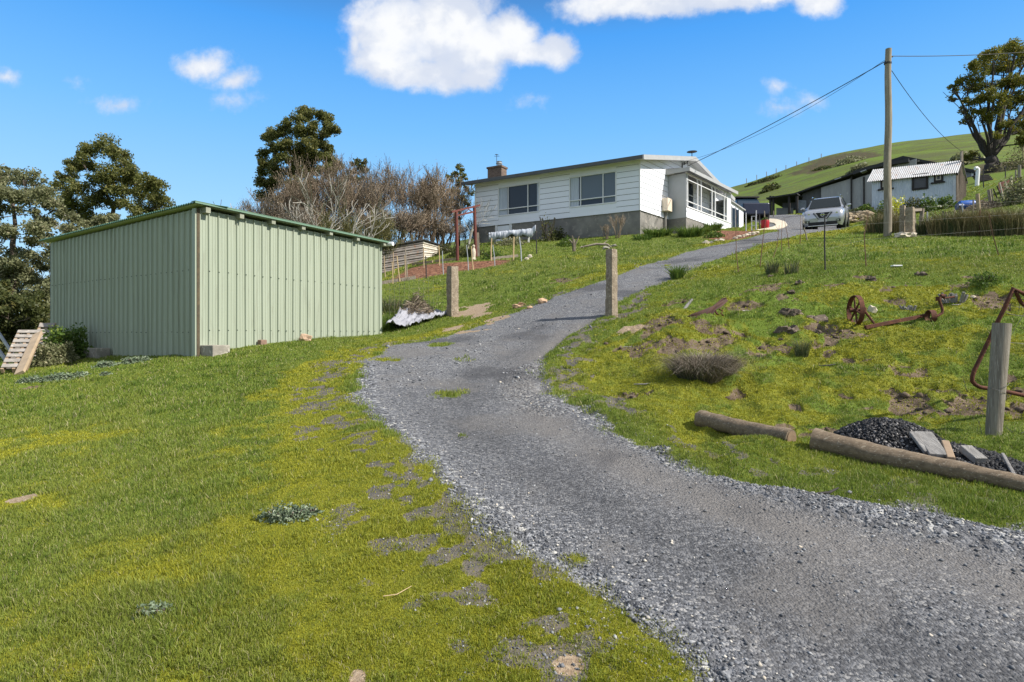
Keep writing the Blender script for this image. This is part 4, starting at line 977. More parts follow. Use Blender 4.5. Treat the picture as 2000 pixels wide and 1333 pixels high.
def grow(p, d, L, r, lev, out, R, up=.25, spread=.5, kids=(3,4), minr=.006, shr=.68, nseg=3):
    for i in range(nseg):
        q = p+d*(L/nseg); r2 = max(minr, r*.82); out.append((tuple(p), tuple(q), r, r2)); p = q; r = r2
        d = (d+Vector((R.gauss(0,.13), R.gauss(0,.13), R.gauss(0,.08)+up*.15))).normalized()
        if lev > 0 and i > 0:
            for k in range(R.randint(*kids)-1 if i == nseg-1 else R.randint(1,2)):
                dd = (d+Vector((R.gauss(0,spread), R.gauss(0,spread), R.gauss(0,spread*.5)+up))).normalized()
                grow(p.copy(), dd, L*shr*R.uniform(.7,1.15), max(minr, r*.62), lev-1, out, R, up, spread, kids, minr, shr, nseg)
def bare_tree(name, label, bx, d, zb, h, fm, seed, stems=4, lev=4, spread=.42, up=.35, r=.06, minr=.007, lean=(0,0), group=None, cat='tree', kids=(3,4), haze=0, hz=None, w0=.5, bark=None):
    R = random.Random(seed); base = gnd(bx, d)
    if zb is not None: base.z = zb
    o = thing(name, label, cat, base, group); out = []
    cut = []
    for s_ in range(stems):
        cut.append(len(out)); a = R.uniform(0, 6.28); q = base+Vector((math.cos(a), math.sin(a), 0))*R.uniform(0, w0)
        dd = Vector((math.cos(a)*spread*.7+lean[0], math.sin(a)*spread*.7+lean[1], 1)).normalized()
        grow(q, dd, h*.40, r, lev, out, R, up, spread, kids, minr)
    top = max(s[1][2] for s in out); k = h/(top-base.z)
    out = [((base.x+(a[0]-base.x), base.y+(a[1]-base.y), base.z+(a[2]-base.z)*k), (b[0], b[1], base.z+(b[2]-base.z)*k), c, e) for a, b, c, e in out]
    cut.append(len(out)); thin = [s for s in out if s[2] <= minr*2.2]
    for s_ in range(stems):
        thick = [s for s in out[cut[s_]:cut[s_+1]] if s[2] > minr*2.2]
        if thick: npmesh('stem' if stems > 1 else 'trunk', tubes3(thick, 5), 4, bark or fm, o, attrs={'rnd': np.full(len(thick)*20, .35)})
    rr = np.tile(np.repeat(NR.random(len(thin)), 4), 3); V = tubes3(thin, 3)
    if haze:
        E = np.array([s[1] for s in thin]); idx = NR.integers(0, len(E), haze); Cc = E[idx]+NR.normal(0, .12, (haze,3)); Vh = cards(Cc, .045*np.ones(haze), asp=.22)
        V = np.concatenate([V, Vh]); rr = np.concatenate([rr, np.repeat(NR.random(haze), 4)])
    npmesh('twigs', V, 4, fm, o, attrs={'rnd': rr}); return o
GB = 'bare winter trees behind the green shed'
for i, (bx, d, py, fm, lb) in enumerate([(560,33,372,F_twig,'low brown bare tree just right of the tall gum trunk'),(620,35,335,F_twig,'brown bare tree with reddish twigs right of the tall gum'),(665,34,322,F_twig,'densely twigged brown tree in the middle of the thicket'),(715,36,330,F_twigd,'olive-brown twiggy tree below the small dark gum top'),
     (768,37,318,F_twigd,'open grey bare tree letting the sky through, second from the house side'),(815,35,333,F_twig,'dense brown rounded bare tree left of the steel arch'),(855,37,345,F_twig,'brown bare tree nearest the house end'),(520,34,400,F_twigd,'dark brown bare tree low beside the white-limbed one')]):
    zb = EYE+(HZ-(560 if bx < 700 else 500))/F*d; h = EYE+(HZ-py+14)/F*d-zb
    bare_tree('bare_tree', lb, bx, d, zb, h, fm, 40+i, stems=9 if i != 4 else 6, lev=4, spread=.34, up=.42, r=.07, minr=.0085, group=GB, w0=1.0, haze=9000 if i != 4 else 0)
for i, (bx, d, py) in enumerate([(500,30.5,425),(570,31,405),(640,31,400),(745,33,405),(790,34,410),(835,35,415),(880,36,430)]):
    zb = EYE+(HZ-(530 if bx < 720 else 490))/F*d; h = EYE+(HZ-py)/F*d-zb
    bare_tree('brown_shrub', ('leftmost brown shrub under the pale sweeping tree','brown shrub low behind the shed roof ridge line','brown shrub behind the middle of the shed roof','brown shrub above the gutter end of the shed roof','dark shrub above the tin garden shed','dark shrub right of the tin garden shed','brown shrub behind the steel arch')[i], bx, d, zb, h, (F_twigd, F_twig)[i % 2], 140+i, stems=12, lev=3, spread=.5, up=.2, r=.03, minr=.009, group='brown shrubs filling the thicket', w0=1.6, haze=9000, cat='shrub')
bare_tree('olive_bush', 'yellow-olive broom-like bush at the foot of the bare thicket by the shed roof', 700, 30, 3.2, EYE+(HZ-408)/F*30-3.2, F_olive, 77, stems=10, lev=4, spread=.4, up=.3, r=.03, minr=.008, cat='bush', w0=.8, haze=9000)
for i, (bx, d, py, ln) in enumerate(((585,27,335,(.05,0)),(520,27,400,(-.45,0)),(625,28,345,(.1,0)),(690,27,385,(.15,0)))):
    zb = EYE+(HZ-560)/F*d; h = EYE+(HZ-py)/F*d-zb
    bare_tree('pale_limbed_tree', ('tall pale-limbed bare tree in front of the gum over the shed roof','pale bare tree sweeping out to the left over the shed corner','white-barked bare tree leaning right over the middle shed roof','short pale bare sapling above the lower end of the shed roof')[i], bx, d, zb, h, B_pale, 60+i, stems=(3,3,3,2)[i], lev=3, spread=.5, up=.12, r=.065, minr=.012, lean=ln, group='pale bare trees over the shed roof', kids=(2,3), w0=.3)
bare_tree('fruit_tree', 'small leafless grey fruit tree beside the steel arch', 912, 31, None, 2.6, B_pale, 91, stems=2, lev=3, spread=.6, up=.05, r=.04, minr=.006, kids=(2,3), w0=.1)
bare_tree('rose_bush', 'leafless rose bush against the sunlit house base', 1283, 31.2, None, 1.5, B_pale, 92, stems=4, lev=2, spread=.5, up=.1, r=.02, minr=.007, kids=(2,3), cat='bush', w0=.2)
# tree by the far yard, right edge
tr_c = [(1985,92,20),(1960,100,20),(1940,108,18),(1918,120,20),(1895,135,14),(1905,150,16),(1930,135,20),(1960,130,22),(1990,120,20),(2010,100,22),(2030,120,24),(1878,160,12),(1868,178,9),(1860,192,8),(1890,175,14),(1915,172,16),(1945,165,18),(1975,160,18),(2010,155,20),(1890,195,10),(1912,195,14),(1935,190,18),(1960,192,16),(1990,190,16),(2020,185,20),(1880,215,10),(1890,232,12),(1905,222,12),(1925,215,10),(1965,245,12),(1985,255,14),(1948,265,9),(2010,240,16),(2035,210,24),(1860,170,7),(1935,225,16),(1955,215,16),(1975,205,18),(1900,300,10),(1890,308,9),(2015,270,20)]
make_tree('spreading_tree', 'large spreading ochre-leaved tree on the right skyline with many dark limbs', 1938, 46, tr_c, F_ochre, B_dark, .08, 1150, .55, depth=.6, fork=.04, minr=.035, flat=.6, rmul=1.38, multi=.16)
mb = MB(); base = gnd(1938, 46)
cl = [(R_.uniform(1985, 2110), R_.uniform(205, 330), R_.uniform(14, 26)) for i in range(36)]
make_tree('dark_tree', 'dark leafless-looking tree mass behind the ochre tree at the right edge', 2050, 52, cl, F_dark, B_dark, .09, 700, .4, depth=.6)
# ---- strappy, tufty and leafy plants
def tuft(name, label, cat, base, n, h, w, rad, fm, droop=.35, spread=.5, group=None, tip=0., ell=(1,1)):
    base = Vector(base); k = n; a = NR.uniform(0, 2*math.pi, k); rr = rad*np.sqrt(NR.random(k)); bx = base.x+np.cos(a)*rr*ell[0]; by = base.y+np.sin(a)*rr*ell[1]
    bz = H0(bx, by) if base.length > .5 else np.zeros(k); bz = bz-h0(base.x, base.y)+base.z-.02
    hh = h*NR.uniform(.55, 1.1, k); la = a+NR.normal(0, .7, k); le = hh*spread*(.25+rr/rad*.9)*NR.uniform(.3, 1.2, k); ph = NR.uniform(0, 6.28, k)
    s_ = np.stack([np.cos(ph), np.sin(ph), 0*ph], 1)*w; b0 = np.stack([bx, by, bz], 1); dr = np.stack([np.cos(la), np.sin(la), 0*la], 1)
    up_ = np.array([0,0,1.])
    p1 = b0+dr*(le*.35)[:,None]+up_*(hh*.6)[:,None]; p2 = b0+dr*(le)[:,None]+up_*(hh*(1-droop*NR.random(k)))[:,None]
    V = np.stack([b0-s_, b0+s_, p1+s_*.8, p1-s_*.8, p1-s_*.8, p1+s_*.8, p2+s_*.12, p2-s_*.12], 1).reshape(-1,3)
    o = npmesh(name, V, 4, fm, org=base, attrs={'rnd': np.repeat(NR.random(k), 8)}); props(o, label, cat, group); return o
def leafy(name, label, cat, base, r, h, n, size, fm, group=None, ell=(1,1), stemm=None, flowers=None):
    base = Vector(base); d = NR.normal(0, 1, (n,3)); d /= np.linalg.norm(d, axis=1)[:,None]; d[:,2] = np.abs(d[:,2])
    rr = NR.random(n)**.4; lump = 1+.28*np.sin(d[:,0]*5+base.x*3)*np.cos(d[:,1]*6+base.y)+.15*np.sin(d[:,2]*9)
    C_ = d*(rr*lump)[:,None]*np.array([r*ell[0], r*ell[1], h]); bx = base.x+C_[:,0]; by = base.y+C_[:,1]; gz = H0(bx, by)-h0(base.x, base.y)
    C_ = np.stack([bx, by, base.z+gz+C_[:,2]], 1); V = cards(C_, size*np.ones(n)); o = thing(name, label, cat, base, group)
    npmesh('foliage', V, 4, fm, o, attrs={'rnd': np.repeat(NR.random(n), 4)})
    mb = MB()
    for i in range(7):
        g = i*.9; mb.tube([base+Vector((0,0,-.05)), base+Vector((math.cos(g)*r*ell[0]*.6, math.sin(g)*r*ell[1]*.6, h*.7))], [.012+r*.02, .006], 5)
    mb.build('stems', stemm or B_gum, o)
    if flowers:
        fm2, nf_, sz = flowers; sel = NR.integers(0, n, nf_); q = C_[sel]+np.array([0,0,sz]); V = cards(q, sz*np.ones(nf_), asp=.8); npmesh('flowers', V, 4, fm2, o, attrs={'rnd': np.repeat(NR.random(nf_), 4)})
    return o
leafy('shrub', 'dark green rounded shrub against the left end of the green shed', 'shrub', at(126,706), .50, .62, 5200, .035, F_green)
leafy('shrub', 'grey-green low shrub at the foot of the darker one by the pallets', 'shrub', at(105,712), .42, .36, 3600, .03, F_wattle)
for (px, py, r, h, lb, n_) in ((557,1012,.17,.07,'silvery thistle-leaved weed in the lawn below the shed corner',1100),(600,1003,.08,.05,'small silvery weed just right of the largest lawn weed',350),(297,1200,.10,.04,'faint silvery weed low in the left lawn',450),(62,746,.24,.08,'silvery weed patch in front of the leaning pallets',700),(115,742,.3,.10,'bright silvery weed patch right of the pallets',900),(155,735,.16,.07,'small silvery weed patch below the green shrub',400),(205,716,.2,.09,'silvery weed patch in front of the small concrete block',1000),(262,708,.3,.09,'grey-green weed row along the shaded shed wall',800),(205,732,.1,.05,'lowest small weed patch below the shed wall',300)):
    leafy('silver_weed', lb, 'weed', at(px, py), r, h, n_, .011 if py > 900 else .022, F_silver, 'silvery weeds in the left lawn', ell=(1,.55))
GT = 'grass tussocks on the right bank'
tuft('tussock', 'smaller ragged dry tussock touching the right side of the large one', 'tussock', at(1405,738), 900, .26, .002, .2, F_dry, .7, 1.6, GT)
tuft('tussock', 'large dark grey-brown dry tussock on the middle of the right bank', 'tussock', at(1368,748), 3200, .40, .0022, .24, F_twigd, .75, 1.5, GT)
tuft('tussock', 'green core of the large dry tussock on the bank', 'tussock', at(1362,750), 1200, .30, .0026, .22, F_rushg, .6, 1.2, GT)
tuft('rush_tuft', 'small upright rush tuft in front of the brown clods', 'rush', at(1566,682), 260, .30, .003, .07, F_rushg, .2, .6, GT)
tuft('rush_tuft', 'thin rush tuft behind the dug soil near the saplings', 'rush', at(1508,536), 150, .38, .006, .12, F_rushg, .2, .4, GT)
tuft('rush_tuft', 'faint sparse rush tuft right of the sapling row', 'rush', at(1545,535), 90, .35, .006, .14, F_rushg, .2, .4, GT)
tuft('strappy_plant', 'green daffodil-like clump at the right edge of the upper drive', 'plant', at(1322,545), 170, .42, .011, .14, F_green, .2, .8)
leafy('green_weed', 'low grey-green bushy weed on top of the bank at right', 'weed', at(1925,560), .22, .17, 900, .02, F_green)
GA = 'agapanthus clumps along the house base'
for (px, py, n_, h, rd_, lb) in ((1278,462,380,.5,.45,'left agapanthus clump below the leafless rose bush'),(1297,460,300,.45,.3,'small agapanthus clump beside the meter box'),(1255,468,160,.35,.4,'low agapanthus row at the house corner'),(1350,462,520,.62,.55,'largest dark agapanthus clump in front of the grey porch base'),(1373,458,260,.5,.35,'pale green agapanthus clump just right of the largest one'),(1391,452,420,.62,.42,'agapanthus clump halfway along the porch')):
    tuft('agapanthus', lb, 'plant', at(px, py), n_, h, .022, rd_, F_green, .6, 1.0, GA)
GR = 'tall dry rushes along the wire fence'
k_ = 0
for i, (px, py, n_, h, rd_, fm, lb) in enumerate(((1716,455,500,1.0,.5,F_rush,'tawny rush clump left of the power pole'),(1733,456,400,.8,.45,F_rushg,'green rush clump at the foot of the power pole'),(1750,456,350,1.1,.3,F_rush,'tawny rush clump right behind the power pole foot'),
   (1822,460,600,.75,.6,F_rushg,'greyish rushes beside the timber post group'),(1845,461,800,.95,.6,F_rush,'tall pale rushes right of the timber posts'),(1868,461,800,1.0,.6,F_rushg,'dark green-grey rushes below the hut corner'),(1893,461,900,1.1,.65,F_rush,'arching tawny rushes left of the thin rusty stake'),(1915,461,900,1.05,.6,F_rush,'tawny rushes around the thin rusty stake'),
   (1945,461,900,1.1,.65,F_rush,'brown rushes right of the thin rusty stake'),(1970,461,800,.95,.6,F_rushg,'blue-green rushes near the right picture edge'),(1995,460,900,1.15,.7,F_rush,'rushes cut by the right picture edge'))):
    tuft('rush_clump', lb, 'rush', at(px, py-2), n_, h, .008, rd_, fm, .35, .5, GR, ell=(1,.6))
GF = 'flowering plants along the hut wall'
def pd(px, py, d): q = P(px, py, d); q.z = hf(q.x, q.y); return q
for (px, d, r, h, fm, fl, lb) in ((1722,33.5,.35,.8,F_green,(F_white,40,.05),'white-flowered plant left of the power pole at the hut'),(1749,33,.55,1.0,F_yel,(F_white,60,.06),'bright yellow-green flowering bush right of the power pole'),(1782,34,.6,.75,F_dark,None,'dark green bush under the hut window'),(1813,33.5,.55,.75,F_green,(F_white,60,.06),'white-flowered lily clump below the hut window'),(1848,33.5,.5,.6,F_green,None,'grassy green clump at the hut corner')):
    leafy('garden_bush', lb, 'bush', gnd(px, d), r, h, 900, .07, fm, GF, flowers=fl)
for (px, d, r, h, fm, lb) in ((1690,36,.5,.5,F_green,'green bush on the stony bank behind the silver car'),(1670,36.5,.4,.35,F_wattle,'low grey-green bush nearest the silver car roof'),(1990,29,.9,1.1,F_wattle,'brownish hedge bush by the right picture edge'),(2015,29,.9,1.2,F_rush,'second brownish hedge bush cut by the right picture edge'),(1998,44,1.6,1.4,F_olive,'brown bramble mass behind the spreading tree trunk'),(1880,70,1.8,1.2,F_wattle,'brown bramble bank on the hill foot left of the spreading tree'),(1680,90,1.6,1.2,F_wattle,'green scrub on the hillside above the dark sheds'),(1655,110,2.2,1.0,F_wattle,'low grey scrub further left on the hillside')):
    leafy('bush', lb, 'bush', gnd(px, d), r, h, 1500, .07 if d < 60 else .2, fm, 'bushes around the upper yard')
def hillpt(px, py): x, y = at0(px, py); return Vector((x, y, hf(x, y)))
for (px, py, r, h, lb) in ((1504,351,1.8,1.0,'dark gorse row on the left shoulder of the hill'),(1492,354,1.6,.8,'end of the gorse row at the hill shoulder'),(1468,361,.8,.7,'smallest gorse bush on the left skyline'),(1504,373,.9,1.2,'lone dark bush on the open hillside'),(1610,330,1.5,.6,'brown bracken bush high on the hill'),(1452,400,1.0,.5,'low brown gorse behind the porch roof end')):
    leafy('gorse_bush', lb, 'bush', hillpt(px, py), r, h, 700, .22, F_wattle if r > 2 else F_dark, 'bushes on the far hill', ell=(1.8,1))
# plants along the left lawn and under the house
for (px, py, r, h, fm, lb, n_) in ((1070,472,.55,1.3,F_dark,'stumpy pruned shrub in front of the house base',260),(1088,470,.6,.6,F_dark,'dark low shrub right of the pruned stumpy one',900),(1108,480,.5,.35,F_green,'bright green groundcover below the house wall',600),(960,505,.5,.35,F_green,'leafy plant left of the covered table',500),(898,500,.6,.4,F_dark,'dark bush behind the garden bed near the arch',700),(1395,464,.45,.28,F_green,'low dark green weed on the bank below the porch',500),(925,500,.5,.5,F_dark,'dark green shrub under the steel arch',700),(868,496,.5,.45,F_dark,'rounded dark shrub left of the steel arch',700),(820,505,1.0,.35,F_wattle,'grey-green herb bed in front of the tin garden shed',900),(1000,478,.8,.35,F_wattle,'grey-green border below the covered table',900)):
    leafy('garden_shrub', lb, 'shrub', at(px, py), r, h, n_, .055, fm, 'shrubs on the terrace below the house')
for (px, py, h_, lb, sd) in ((1206,466,1.25,'upright brown bare shrub against the house base near the corner',3),(1185,468,.8,'dark tangled bare shrub left of the upright one',4)):
    bare_tree('bare_shrub', lb, px, at(px, py).y, None, h_, F_twig, sd+200, stems=9, lev=2, spread=.35, up=.4, r=.018, minr=.006, cat='shrub', w0=.15)
tuft('rough_grass', 'rough tall grass beside the lower end of the green shed', 'grass clump', at(752,640), 600, .4, .004, .3, F_green, .6, .6, None)
tuft('rough_grass', 'rough brownish grass under the garden bed edge behind the shed end', 'grass clump', at(765,605), 500, .45, .005, .5, F_rushg, .5, .6, None)
# ---------------------------------------------------------------- upper yard: sheds, hut, pole, car
M_corr = mat('corrugated_zinc', (.52,.57,.62), (.42,.47,.52), .5, .15, scale=2, bump=.05, stretch=(3,3,.6), c3=(.62,.65,.68))
M_rzinc = mat('roof_zinc', (.47,.47,.475), (.38,.375,.37), .6, 0, scale=2, bump=.05, c3=(.33,.2,.15))
M_dtim = mat('dark_stained_timber', (.035,.028,.026), (.02,.018,.017), .8, scale=8, bump=.3)
M_slat = mat('split_timber', (.20,.16,.12), (.09,.07,.055), .95, scale=7, bump=.8, stretch=(4,4,.4), c3=(.3,.26,.2))
M_gshed = mat('grey_shed_sheet', (.34,.335,.34), (.27,.265,.27), .7, scale=1.5, bump=.08, stretch=(2,2,.4), c3=(.40,.39,.385))
M_dshed = mat('dark_shed_sheet', (.13,.13,.135), (.09,.09,.095), .7, scale=1.5, bump=.08, stretch=(2,2,.4))
M_droof = mat('dark_roof', (.022,.022,.024), (.035,.033,.032), .7, scale=2, bump=.1)
# hut
a_, b_ = P(1703,411,36.5), P(1866,398,34.2); HW = Wall(a_, b_); zb_ = lambda a: hf(*HW.p(a, 0).xy)-.1
hl, hr = HW.px(1703, 355)[1], HW.px(1866, 339)[1]
hut = thing('hut', 'small corrugated iron hut with dark window frames beside the power pole', 'hut', (a_.x, a_.y, zb_(0)))
profile_wall(HW, 0, HW.L, zb_, lambda a: hl+(hr-hl)*a/HW.L, .1, .02, 'corr').build('wall', M_corr, hut)
D_ = Vector((.72, .70, 0)).normalized()*2.4
ra, rb = HW.p(-.25, hl-.04, .3), HW.p(HW.L+.1, hr-.04, .3)
zr_l, zr_r = EYE+(HZ-334)/F*37.5, EYE+(HZ-318)/F*35.2
mb = MB(); n_ = int((HW.L+.35)/.1*6)
for i in range(n_+1):
    f = i/n_; w_ = .02*math.sin(i*math.pi/3)
    p0 = ra.lerp(rb, f)+Vector((0,0,w_)); p1 = p0+D_*.5; p1.z = zr_l+(zr_r-zr_l)*f+w_; p2 = p0+D_*1.12; p2.z = p0.z
    mb.v += [p0, p1, p2]
for i in range(n_):
    for j in (0, 1): mb.f.append((i*3+j, i*3+3+j, i*3+4+j, i*3+1+j))
mb.build('roof', M_rzinc, hut)
mb = MB(); e0 = HW.p(HW.L, 0, 0); g_ = zb_(HW.L)
mb.v = [Vector((e0.x, e0.y, g_)), Vector((e0.x, e0.y, hr))+Vector((0,0,-.05)), Vector((e0.x+D_.x*.5, e0.y+D_.y*.5, zr_r-.08)), Vector((e0.x+D_.x, e0.y+D_.y, hr-.05)), Vector((e0.x+D_.x, e0.y+D_.y, g_))]; mb.f = [(0,1,2,3,4)]
o = mb.build('end_wall', M_slat, hut); sd = o.modifiers.new('s', 'SOLIDIFY'); sd.thickness = .06
mb = MB(); 
for i in range(14):
    q = e0+D_*((i+.3)/14)+HW.u*.05; zt_ = hr+(zr_r-hr)*(1-abs((i+.3)/14*2-1))-.15; mb.bar((q.x, q.y, g_), (q.x+rnd.uniform(-.05,.05), q.y+rnd.uniform(-.05,.05), zt_), .07, .05)
mb.build('slab_cladding', M_slat, hut)
mb = MB()
q0 = e0+HW.u*.12; pe = [Vector((q0.x, q0.y, hr-.1))-D_*.06, Vector((q0.x+D_.x*.5, q0.y+D_.y*.5, zr_r)), Vector((q0.x+D_.x*1.08, q0.y+D_.y*1.08, hr-.12))]
mb.bar(pe[0], pe[1], .04, .14); mb.bar(pe[1], pe[2], .04, .14); mb.build('barge_board', M_dtim, hut)
mb = MB(); e1 = HW.p(0, 0, 0); mb.v = [Vector((e1.x, e1.y, zb_(0))), Vector((e1.x, e1.y, hl)), Vector((e1.x+D_.x*.5, e1.y+D_.y*.5, zr_l-.05)), Vector((e1.x+D_.x, e1.y+D_.y, hl)), Vector((e1.x+D_.x, e1.y+D_.y, zb_(0)))]; mb.f = [(0,1,2,3,4)]; mb.build('end_wall', M_corr, hut)
mb = MB(); HW.box(mb, HW.L-.12, HW.L+.02, zb_(HW.L), hr, .0, .04); mb.build('corner_board', M_steel, hut)
for (x0, x1, yt, yb, kind) in ((1781,1813,342,373,0),(1824,1842,340,357,1),(1720,1742,352,370,1)):
    q0, z1 = HW.px(x0, yt); q1 = HW.px(x1, yt)[0]; z0 = HW.px(x0, yb)[1]; fr = MB(); w_ = .11 if not kind else .09
    for (u0, u1, v0, v1) in ((q0, q1, z0, z0+w_), (q0, q1, z1-w_, z1), (q0, q0+w_, z0+w_, z1-w_), (q1-w_, q1, z0+w_, z1-w_)): HW.box(fr, u0, u1, v0, v1, .0, .08)
    f = fr.build('window', M_dtim, hut); g = MB(); HW.box(g, q0+w_, q1-w_, z0+w_, z1-w_, .0, .04); g.build('pane', mat('dusty_pane', (.07,.07,.075), (.05,.05,.055), .25, scale=3, bump=0), f)
    if kind:
        g = MB()
        for (u0, u1, v0, v1) in ((q0+w_, q1-w_, z0+w_, z0+w_+.06), (q0+w_, q1-w_, z1-w_-.06, z1-w_), (q0+w_, q0+w_+.06, z0+w_+.06, z1-w_-.06), (q1-w_-.06, q1-w_, z0+w_+.06, z1-w_-.06)): HW.box(g, u0, u1, v0, v1, .04, .07)
        g.build('frame', mat('cream_frame', (.5,.46,.4), (.4,.37,.32), .7, scale=4, bump=.1), f)
        g = MB(); HW.box(g, q0-.15, q1+.1, z0-.08, z0-.005, .0, .12); g.build('sill', M_dtim, f)
hm = Vector((rb.x+D_.x*.45, rb.y+D_.y*.45, zr_r-.1)); htop = EYE+(HZ-296)/F*hm.y; mb = MB(); mb.bar(hm, (hm.x, hm.y, htop), .10, .10); mb.build('service_post', M_timber, hut)
# long dark farm shed behind
def poly_wall(name, pts, m, parent, th=.06):
    mb = MB(); mb.quad(*pts); o = mb.build(name, m, parent); s = o.modifiers.new('s', 'SOLIDIFY'); s.thickness = th; s.offset = 0; return o
bs = thing('barn', 'long dark farm shed with stepped black roofs behind the car and hut', 'barn', tuple(gnd(1640, 45)))
BA, BB = P(1513,425,50), P(1780,404,44); BW = Wall(BA, BB)
def bz(px, py): return BW.px(px, py)
def panel(name, pts, m, off=0.):
    return poly_wall(name, [BW.p(*bz(x, y), off) for (x, y) in pts], m, bs)
panel('wall', [(1604,426),(1604,367),(1663,349),(1663,424)], M_gshed)
panel('wall', [(1663.4,424),(1663.4,352),(1687.5,343),(1687.5,420)], M_gshed, -.1)
panel('wall', [(1688,420),(1688,344),(1790,310),(1790,416)], M_gshed, -.02)
panel('wall', [(1565,428),(1565,372),(1604,357),(1604,426)], M_dshed, -.3)
for x in (1663.2, 1687.8): mb = MB(); q, z0 = bz(x, 424); z1 = bz(x, 346)[1]; BW.box(mb, q-.05, q+.05, z0-.3, z1, .03, .1); mb.build('post', M_dtim, bs)
def roofs(name, pts, m=M_droof, dep=-9, th=.12, off=.4, drop=0):
    mb = MB(); q = [bz(x, y) for (x, y) in pts]
    for (s0, z0), (s1, z1) in zip(q[:-1], q[1:]):
        mb.hexa([BW.p(s0, z0-th, off), BW.p(s1, z1-th, off), BW.p(s1, z1-th+drop, dep), BW.p(s0, z0-th+drop, dep), BW.p(s0, z0, off), BW.p(s1, z1, off), BW.p(s1, z1+drop, dep), BW.p(s0, z0+drop, dep)])
    return mb.build(name, m, bs)
roofs('roof', [(1543,383),(1602,362),(1668,339)])
roofs('roof', [(1668,337),(1700,326),(1745,317),(1776,312)], th=.25)
roofs('roof_sheet', [(1633,353),(1645,349)], M_steel, -2, .05, .5, .1)
roofs('roof_sheet', [(1683,338),(1694,334)], M_steel, -2, .05, .5, .1)
roofs('canopy_roof', [(1507,392),(1545,386),(1566,383)], dep=-5, th=.10, off=1.4)
for x in (1513, 1518.5, 1549, 1564):
    q, z0 = bz(x, 424); z1 = bz(x, 388)[1]; mb = MB(); BW.box(mb, q-.08, q+.08, z0-.6, z1, 1.0, 1.16); mb.build('post', M_dtim, bs)
panel('wall', [(1515,424),(1515,406),(1548,406),(1548,422)], mat('pale_tank_wall', (.33,.31,.29), (.2,.19,.18), .8, scale=2, bump=.1), -.2)
panel('wall', [(1522,406),(1522,393),(1548,392),(1548,406)], M_dshed, -.9)
panel('wall', [(1560,424),(1560,393),(1578,394),(1578,423)], mat('blue_grey_sheet', (.20,.22,.25), (.15,.165,.19), .6, scale=3, bump=.1), .5)
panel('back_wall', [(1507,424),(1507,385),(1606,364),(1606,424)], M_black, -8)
# high gable shed further back
GW = Wall(P(1690,412,52), P(1910,395,47)); gs = thing('back_shed', 'low-gabled dark roofed shed behind the corrugated hut', 'shed', tuple(gnd(1780, 50)))
def gpt(x, y, o=0): a, z = GW.px(x, y); return GW.p(a, z, o)
poly_wall('wall', [gpt(1690,410), gpt(1690,338), gpt(1768,313), gpt(1865,331), gpt(1865,400)], M_gshed, gs)
poly_wall('wall', [gpt(1862,384,.6), gpt(1862,331,.6), gpt(1902,337,.6), gpt(1902,366,.6)], M_gshed, gs)
q = [GW.px(x, y) for x, y in ((1690,334),(1768,310),(1905,337))]; mb = MB()
for (s0, z0), (s1, z1) in zip(q[:-1], q[1:]): mb.hexa([GW.p(s0, z0-.22, 1.0), GW.p(s1, z1-.22, 1.0), GW.p(s1, z1-.22, -7), GW.p(s0, z0-.22, -7), GW.p(s0, z0, 1.0), GW.p(s1, z1, 1.0), GW.p(s1, z1, -7), GW.p(s0, z0, -7)])
mb.build('roof', M_droof, gs)
for x, y in ((1778,315),(1798,318),(1822,323)):
    mb = MB(); a, z = GW.px(x, y); GW.box(mb, a-.07, a+.07, z-.16, z-.02, .9, 1.08); mb.build('rafter_end', M_timber, gs)
mb = MB(); a, z = GW.px(1901, 366); GW.box(mb, a-.07, a+.07, z-.3, GW.px(1901, 338)[1], .66, .78); mb.build('corner_trim', M_whitep, gs)
mb = MB(); q = P(1908,364,38.3); mb.tube([(q.x, q.y, hf(q.x,q.y)-.1), P(1908.5,355,38.3), P(1910,335,38.3), P(1910,330.5,38.3), P(1908,329,38.3), P(1904,329.5,38.3)], .11, 10)
props(mb.build('white_pipe', M_whitep, org=q, smooth=True), 'white bent drainpipe standing beside the sheds right of the hut', 'pipe')
mb = MB(); q = gnd(1922, 39.5); 
for i in range(4): mb.bar(q+Vector((-.5, .1*i, .12*i+.05)), q+Vector((.45, .1*i-.1, .12*i+.1)), .2, .08)
props(mb.build('timber_stack', M_dtim, org=q), 'dark low stack of boards right of the white pipe', 'timber stack')
# rough bank of stones behind the car
mb = MB()
for i in range(60):
    px = R_.uniform(1655, 1704); q = gnd(px, R_.uniform(34.5, 36.8)); mb.rock(q+Vector((0,0,R_.uniform(0,.25))), R_.uniform(.10,.28), i, 1, .4, .7)
props(mb.build('stone_rubble', mat('tan_rubble', (.42,.33,.21), (.27,.21,.14), .95, scale=3, bump=.5), org=gnd(1680,35.6)), 'bank of tan rubble stones behind the silver car', None, None, 'stuff')
